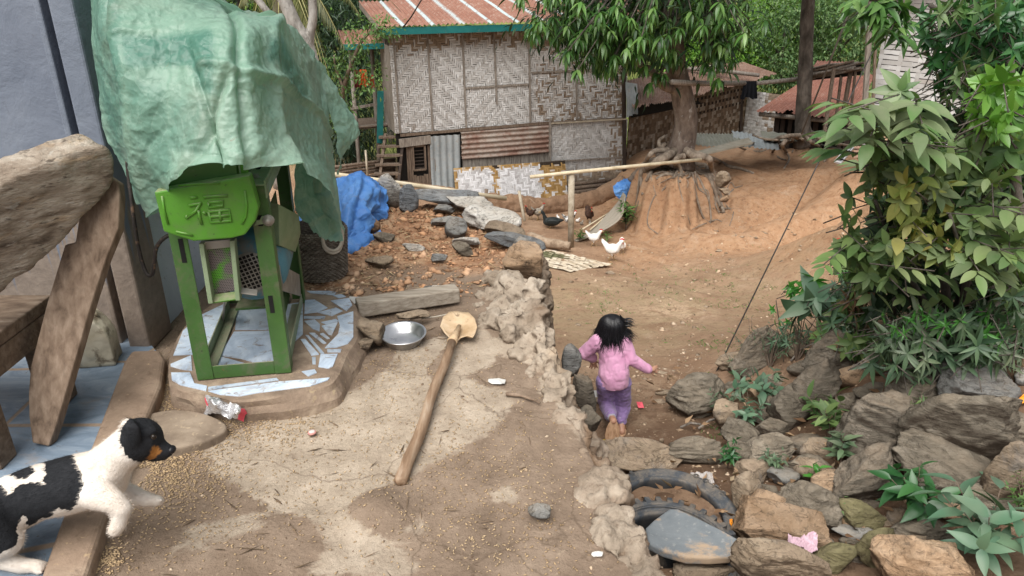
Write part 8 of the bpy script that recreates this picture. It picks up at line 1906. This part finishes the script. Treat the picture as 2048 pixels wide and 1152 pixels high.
# top
s_ = MB(); s_.capsule(J['chest']+Vector((0,0,-.005)), J['neck']+Vector((0,0,-.022)), .090, .045, 16); s_.capsule(J['belly'], J['chest'], .104, .092, 18); s_.capsule(J['pelv']+Vector((0,0,.02)), J['belly'], .110, .104, 18); s_.capsule(J['pelv']+Vector((0,-.008,-.022)), J['pelv']+Vector((0,0,.02)), .106, .110, 18)
for s in 'LR': s_.capsule(J['chest'], J['sh'+s], .07, .052); s_.capsule(J['sh'+s], J['el'+s], .053, .047); s_.capsule(J['el'+s], J['wr'+s]+(J['el'+s]-J['wr'+s])*.04, .047, .034 if s == 'L' else .036)
top_ = remesh(s_, 'shirt', .0065, M_SHIRT, None, 5); V = verts(top_); N = vnormals(top_)
u = (V-np.array(J['belly'])); d = .007*fbm(np.c_[u[:,0]*26+u[:,2]*9, u[:,2]*7, u[:,1]*9], 1, 3, 5)+.002*fbm(V, 30, 3, 6) - .004*np.maximum(0, 1-np.abs(fbm(V, 11, 2, 7))*6)
V = V+N*d[:, None]; hz = J['pelv'].z-.058; cut = V[:,2] < hz+.02*np.cos((V[:,0]-J['pelv'].x)*14); V[:,2] = np.where(V[:,2] < hz, hz+(V[:,2]-hz)*.12, V[:,2]); setverts(top_, V); local(top_, child)
# trousers with grey cuffs
p_ = MB(); p_.capsule(J['pelv']+Vector((0,0,.0)), J['pelv']+Vector((0,0,-.03)), .085, .085, 16)
for s in 'LR':
    p_.capsule(J['hip'+s], J['knee'+s], .070, .058); e = J['ank'+s].lerp(J['knee'+s], .10); p_.capsule(J['knee'+s], e, .058, .042)
pan = remesh(p_, 'trousers', .0065, M_PANTS, None, 4); V = verts(pan); N = vnormals(pan); setverts(pan, V+N*(.008*fbm(V*np.array([1,1,2.2]), 20, 3, 9)-.005*np.maximum(0, 1-np.abs(fbm(V*np.array([1,1,1.8]), 14, 2, 10))*6))[:, None]); local(pan, child)
for s in 'LR':
    m = MB(); a_ = J['ank'+s].lerp(J['knee'+s], .12); e = J['ank'+s].lerp(J['knee'+s], .0); m.capsule(a_, e, .039, .032, 14, 2); local(m.build('cuff', M_CUFF, None, True), child)
# sandals: sole outline swept thin
def sandal(heel, toe, nrm, w):
    ax = (toe-heel); L_ = ax.length; ax.normalize(); sd = ax.cross(nrm).normalized(); out = []
    for k in range(28):
        a = 2*PI*k/28; u = .5-.5*math.cos(a) if k <= 14 else .5-.5*math.cos(a); v = math.sin(a)*(.36+.17*u)*w; out.append(heel+ax*(u*(L_+.03)-.015)+sd*v)
    V = out+[p+nrm*.014 for p in out]; n = 28; m = MB().add(V, [list(range(n))[::-1], [n+i for i in range(n)]]+[[i, n+i, n+(i+1)%n, (i+1)%n] for i in range(n)])
    o = local(bevel(fixn(m.build('sandal', M_SOLE)), .004), child); m = MB(); c_ = heel+ax*L_*.62
    m.tube(catmull([c_-sd*w*.42+nrm*.01, c_-sd*w*.25+nrm*.05, c_+nrm*.058, c_+sd*w*.25+nrm*.05, c_+sd*w*.42+nrm*.01], 4), .009, 6); q = local(m.build('strap', M_STRAP, None, True), child); q.parent = o
sandal(J['heelL']-fl*.016, J['toeL']-fl*.014, fl, .108); sandal(G0+Vector((-.002,-.045,.002)), G0+Vector((.004,.09,.002)), Vector((0,0,1)), .085)
# hair: cap and hanging strands
h_ = MB(); h_.ellip(J['head']+Vector((0,-.010,.012)), (.075,.082,.086), None, 22, 16); cap = remesh(h_, 'hair', .007, M_HAIR, None, 2); V = verts(cap); cap_keep = V
local(cap, child); rs = np.random.RandomState(8); m = MB(); hc = J['head']+Vector((0,-.008,.010)); crown = Vector((.006,-.02,.092))
for k in range(760):
    a = rs.uniform(0, 2*PI); fr = math.sin(a) > .55     # facing forward: short fringe
    rx, ry = .083+rs.uniform(0,.012), .090+rs.uniform(0,.012); ln = rs.uniform(.05,.085) if fr else rs.uniform(.095,.165); pts = []
    ea = a+rs.uniform(-.12,.12); fl_ = (1.0+.35*rs.rand()) if math.cos(a) > .75 and rs.rand() < .5 else rs.uniform(.15, .85)
    for j in range(5):
        th = j/4*PI*.5; pts.append(hc+Vector((math.cos(ea)*rx*math.sin(th)+crown.x*(1-j/4), math.sin(ea)*ry*math.sin(th)+crown.y*(1-j/4), .095*math.cos(th))))
    e = pts[-1]
    for j in (1, 2, 3): f = j/3; pts.append(e+Vector((math.cos(ea)*(.050*fl_*f+.016*f*f), math.sin(ea)*.030*f*fl_, -ln*f*(1 if fl_ < .9 else .55)))+Vector((rs.normal()*.013, rs.normal()*.012, 0))*f)
    w = rs.uniform(.0018,.0034); m.tube(catmull(pts, 2), [w]*9+[w*.9]*3+[w*.6, w*.4, w*.12][:3] if False else [w*(1-.85*max(0, i/14-.55)/.45) for i in range(15)], 4, cap=False)
for k in range(26):   # tuft blown out to the right
    s0 = hc+Vector((.085,-.01+rs.normal()*.012,.03+rs.normal()*.02)); m.tube(catmull([s0+Vector((-.03,0,.03)), s0, s0+Vector((.035,rs.normal()*.006,.006)), s0+Vector((.062+.012*rs.normal(),rs.normal()*.01,-.008+rs.normal()*.008))], 3), [.003,.003,.003,.003,.0028,.0026,.0022,.0018,.0014,.0006], 4, cap=False)
q = local(m.build('hair_strands', M_HAIR, None, True), child)
for s in (-1, 1): local(MB().ellip(J['head']+Vector((s*.027,.074,.0)), (.010,.006,.006), None, 10, 8).build('eye', flatmat('eye_dark', (.03,.02,.015), .2), None, True), child)
local(MB().ellip(J['head']+Vector((0,.072,-.055)), (.018,.006,.005), None, 10, 8).build('mouth', flatmat('lips', (.45,.18,.16)), None, True), child)

# ================================================================ the puppy
dog_ = thing('dog', 'white puppy with black patches and a black head running in from the left edge', 'dog', (-1.33, 1.5, .03))
Q = lambda px, py, d=0.0: at(px, py, 1.60+d)
b = MB(); cap_ = lambda p, q, r1, r2: b.capsule(p, q, r1, r2, 16)
cap_(Q(10,1015,.0), Q(75,985,.02), .080, .076); cap_(Q(75,985,.02), Q(140,970,.02), .076, .080); cap_(Q(140,970,.02), Q(198,955,.02), .080, .077); cap_(Q(-60,1040,-.02), Q(10,1015), .070, .080)
cap_(Q(198,950,.02), Q(240,908,.03), .068, .054); cap_(Q(240,908,.03), Q(272,882,.03), .054, .054); b.ellip(Q(280,877,.03), (.060,.054,.056), None, 18, 12); cap_(Q(292,885,.03), Q(318,898,.03), .040, .027); cap_(Q(318,898,.03), Q(334,901,.03), .026, .019)
cap_(Q(306,909,.03), Q(328,911,.03), .020, .014); b.ellip(Q(301,862,.015), (.018,.018,.014), None, 10, 8); b.ellip(Q(266,872,-.018), (.022,.012,.044), Matrix.Rotation(.25, 3, 'Y'), 14, 10); b.ellip(Q(258,852,-.005), (.022,.02,.022), None, 12, 8)
hd = lambda px, py, d: Q(px, py, d)
# front legs: near one bent, far one reaching out
cap_(Q(192,985,-.05), Q(225,1002,-.07), .046, .031); cap_(Q(225,1002,-.07), Q(243,1016,-.075), .031, .026); cap_(Q(243,1016,-.075), Q(238,1047,-.085), .025, .020); cap_(Q(238,1047,-.085), Q(231,1060,-.09), .021, .019)
cap_(Q(215,975,.08), Q(262,988,.085), .040, .026); cap_(Q(262,988,.085), Q(293,999,.08), .026, .021); cap_(Q(293,999,.08), Q(318,1002,.075), .021, .015)
# hind legs: near thigh, hock, long foot flat on the tiles; far leg behind
ft = onz(30,1130,.052); cap_(Q(-20,1030,-.05), Q(8,1080,-.075), .070, .048); h1 = Vector((ft.x-.055, ft.y+.005, .075)); cap_(Q(8,1080,-.075), h1, .046, .028); cap_(h1, Vector((ft.x+.02, ft.y, .05)), .027, .022); cap_(Vector((ft.x+.02, ft.y, .05)), Vector((ft.x+.058, ft.y+.002, .046)), .021, .018)
cap_(Q(-30,1030,.09), Q(30,1050,.09), .058, .036); cap_(Q(30,1050,.09), Q(-20,1090,.10), .032, .022); cap_(Q(-20,1090,.10), Q(5,1112,.10), .020, .017)
cap_(Q(-75,1030,0), Q(-130,985,.02), .022, .014)
for k in range(4):
    b.ellip(Vector((ft.x+.070, ft.y-.016+.011*k, .040)), (.012,.0065,.010), None, 8, 6)
    b.ellip(Q(320,1001+k*1.6,.062+.012*k), (.011,.007,.006), None, 8, 6); b.ellip(Q(231+2*k,1064,-.10+.011*k), (.007,.007,.008), None, 8, 6)
db = remesh(b, 'body', .0062, None, None, 5)
V = verts(db); dep = V[:,1]*COSP+(CAMZ-V[:,2])*SINP; px_ = 1024+FPX*V[:,0]/dep; py_ = 576-FPX*((V[:,2]-CAMZ)*COSP+V[:,1]*SINP)/dep
jx = px_+9*fbm(V, 30, 3, 3); jy = py_+9*fbm(V, 30, 3, 4)
blk = np.zeros(len(V), bool)
for poly in ([(262,820),(400,820),(400,960),(300,925),(276,922),(256,912),(242,892),(240,866),(248,845)],[(80,925),(98,900),(145,898),(156,930),(168,965),(160,998),(140,1022),(120,1018),(102,992),(90,962),(94,945),(86,935)],
             [(16,985),(40,968),(80,965),(105,980),(120,1005),(100,1032),(60,1045),(30,1028),(12,1005)],[(2,938),(25,920),(60,915),(66,940),(50,956),(25,955)],[(-140,970),(0,968),(20,990),(40,1030),(38,1070),(22,1098),(-10,1112),(-140,1130)]): blk |= inpoly(jx, jy, poly)
tan_ = inpoly(jx, jy, [(296,915),(303,898),(314,892),(318,900),(312,915),(300,921)])
setattr_pt(db, 'black', blk.astype(float)); setattr_pt(db, 'tan', tan_.astype(float))
t = NT('puppy_fur', .85, .2); co = t.coord('Object', (1,1,1), False)
wh_ = t.ramp(t.noise(9, 5, .6, 0, co), [(.3, (.60,.52,.44)), (.7, (.76,.71,.65))]); c = t.mix(t.rng(t.attr('black'), .35, .65), wh_, t.ramp(t.noise(12, 5), [(.3, (.008,.009,.011)), (.7, (.022,.023,.026))])); c = t.mix(t.attr('tan'), c, (.30,.13,.035))
t.base(c); t.bump(t.noise(120, 4, .7, .5, co), .6, .004); M_FUR = t.m
db.data.materials.append(M_FUR); N = vnormals(db); local(db, dog_)
rs = np.random.RandomState(2); fi = rs.choice(len(V), 38000); bw = np.array([-.8,-.1,-.25]); T_ = bw-N[fi]*(N[fi]@bw)[:, None]; dirs = T_+N[fi]*.42+rs.normal(size=(len(fi),3))*.16
snout = px_[fi] > 315
fo = scatter_leaves('fur', leaf_template(2, .06, .15, 0), V[fi]-N[fi]*.001, dirs, N[fi], rs.uniform(.007,.014,len(fi))*np.where(snout,.3,1), M_FUR, None); k_ = len(fo.data.vertices)//len(fi)
setattr_pt(fo, 'black', np.repeat(blk[fi].astype(float), k_)); setattr_pt(fo, 'tan', np.repeat(tan_[fi].astype(float), k_)); local(fo, dog_)
M_NOSE = flatmat('wet_nose', (.012,.012,.014), .25)
local(MB().ellip(Q(343,899,.03), (.012,.014,.011), None, 12, 8).build('nose', M_NOSE, None, True), dog_); local(MB().ellip(Q(307,874,-.012), (.0075,.006,.0075), None, 12, 8).build('eye', flatmat('dog_eye', (.02,.014,.010), .12), None, True), dog_)
# ================================================================ hens, duck, chicks
def fmat(name, cols, spots=()): return simple(name, cols, scale=22, bump=.4, bdist=.004, bscale=50, rough=.8, spots=spots)
M_FW = fmat('white_feathers', [(.66,.64,.60),(.80,.79,.76)]); M_FB = simple('black_feathers', [(.010,.012,.012),(.028,.034,.034)], scale=16, rough=.4, bump=.3); M_FS = fmat('speckled_feathers', [(.07,.06,.05),(.30,.26,.21)], [(40,.5,.6,(.5,.45,.38),.7)]); M_FBR = fmat('brown_black_feathers', [(.02,.014,.012),(.09,.045,.028)]); M_FBW = fmat('pied_feathers', [(.03,.03,.03),(.04,.04,.04)], [(9,.46,.54,(.75,.73,.70),1)])
M_COMB = flatmat('red_comb', (.50,.04,.03)); M_BEAK = flatmat('horn_beak', (.45,.33,.16)); M_LEGB = flatmat('bird_leg', (.36,.24,.12))
def bird(name, label, cat, px, py, D, lpx, yaw, mat, kind='hen', group=None, comb=True):
    base = at(px, py, D); base.z = gz(base.x, base.y); s = lpx/ppm(base)/.34
    r = thing(name, label, cat, tuple(base), math.radians(yaw), group); b = MB(); S = s
    v = lambda x, y, z: Vector((x*S, y*S, z*S))
    if kind == 'hen':
        b.ellip(v(0,0,.20), (.115*S,.075*S,.085*S), Matrix.Rotation(-.15, 3, 'Y'), 16, 12); b.capsule(v(.06,0,.22), v(.125,0,.33), .055*S, .030*S); b.ellip(v(.135,0,.345), (.032*S,.025*S,.028*S), None, 10, 8)
        for k in range(-2, 3): b.capsule(v(-.08,.012*k,.22), v(-.175+.006*abs(k),.020*k,.31+.012*(2-abs(k))), .042*S, .012*S)
        for q in (-1, 1): b.ellip(v(-.01,q*.066,.205), (.095*S,.018*S,.055*S), Matrix.Rotation(.12, 3, 'Y'), 12, 8); b.capsule(v(.0,q*.035,.16), v(.005,q*.035,.10), .030*S, .012*S)
        hx, hz = .135, .345
    elif kind == 'duck':
        b.ellip(v(0,0,.13), (.16*S,.085*S,.085*S), Matrix.Rotation(.12, 3, 'Y'), 16, 12); b.capsule(v(.11,0,.16), v(.150,0,.27), .045*S, .026*S); b.capsule(v(.150,0,.27), v(.175,0,.30), .028*S, .030*S); b.capsule(v(-.10,0,.15), v(-.21,0,.17), .055*S, .014*S)
        for q in (-1, 1): b.ellip(v(-.03,q*.075,.145), (.12*S,.022*S,.055*S), None, 12, 8)
        hx, hz = .178, .30
    else:
        b.ellip(v(0,0,.14), (.13*S,.10*S,.10*S), None, 12, 8); b.ellip(v(.10,0,.26), (.065*S,.06*S,.06*S), None, 10, 8); hx, hz = .10, .26
    o = remesh(b, 'body', .009*S+.001, mat, None, 2); o.parent = r
    m = MB(); m.tube([v(hx+.018,0,hz), v(hx+.065,0,hz-.012)], [.014*S, .003*S], 6); q = m.build('beak', M_BEAK, None, True); q.parent = r
    if comb and kind == 'hen':
        m = MB()
        for k in range(4): m.ellip(v(hx-.02+.016*k,0,hz+.030+.006*(k in (1,2))), (.010*S,.005*S,.016*S), None, 8, 6)
        m.ellip(v(hx+.022,0,hz-.032), (.008*S,.008*S,.016*S), None, 8, 6); q = m.build('comb', M_COMB, None, True); q.parent = r
    for qy in (-1, 1):
        m = MB(); lz = .11 if kind != 'duck' else .07; yy = qy*.035; off = .03*qy; m.tube([v(.0,yy,lz), v(-.012+off,yy,.04), v(off,yy,.004)], .008*S, 6)
        for an in (-.5, 0, .5, PI): m.tube([v(off,yy,.006), v(off+.045*math.cos(an)*(1 if an != PI else .5),yy+.045*math.sin(an),.003)], [.006*S,.003*S], 5)
        q = m.build('leg', M_LEGB, None, True); q.parent = r
    return r
D_ = lambda a, b: pg(a, b).y
bird('hen','white hen standing beside the propped mat, head turned right','hen',1187,493,D_(1187,493),33,-12,M_FW)
bird('hen','largest white hen walking right, nearest the viewer','hen',1224,523,D_(1224,523),44,-22,M_FW)
bird('hen','small white hen behind the largest one, seen end on','hen',1243,508,D_(1243,508),30,-95,M_FW)
bird('duck','glossy black duck facing left by the earth bank','duck',1103,457,D_(1103,457),38,170,M_FB,'duck')
bird('hen','dark hen pecking at the far left of the lower yard','hen',1060,440,D_(1060,440),24,150,M_FBR)
bird('hen','speckled grey hen beside the dark hen and the duck','hen',1076,441,D_(1076,441),30,20,M_FS)
bird('hen','dark hen with its tail raised right of the bamboo post','hen',1178,448,D_(1178,448),34,-80,M_FBR)
bird('hen','black and white hen half hidden by the bamboo post','hen',1138,455,D_(1138,455),30,12,M_FBW)
bird('hen','dark reddish hen facing left on the slope beside the bush','hen',1688,528,D_(1688,528),44,172,M_FBR)
for k, (a, b_) in enumerate(((1155,446),(1163,451),(1180,451),(1116,440))):
    bird('chick', ['pale chick next to the bamboo post','speckled chick right of the pale one','chick at the feet of the dark tail-up hen','pale chick behind the duck’s tail'][k], 'chick', a, b_, D_(a, b_), 11, 40*k, M_FS if k in (1,2) else M_FW, 'chick', 'chicks in the lower yard', False)
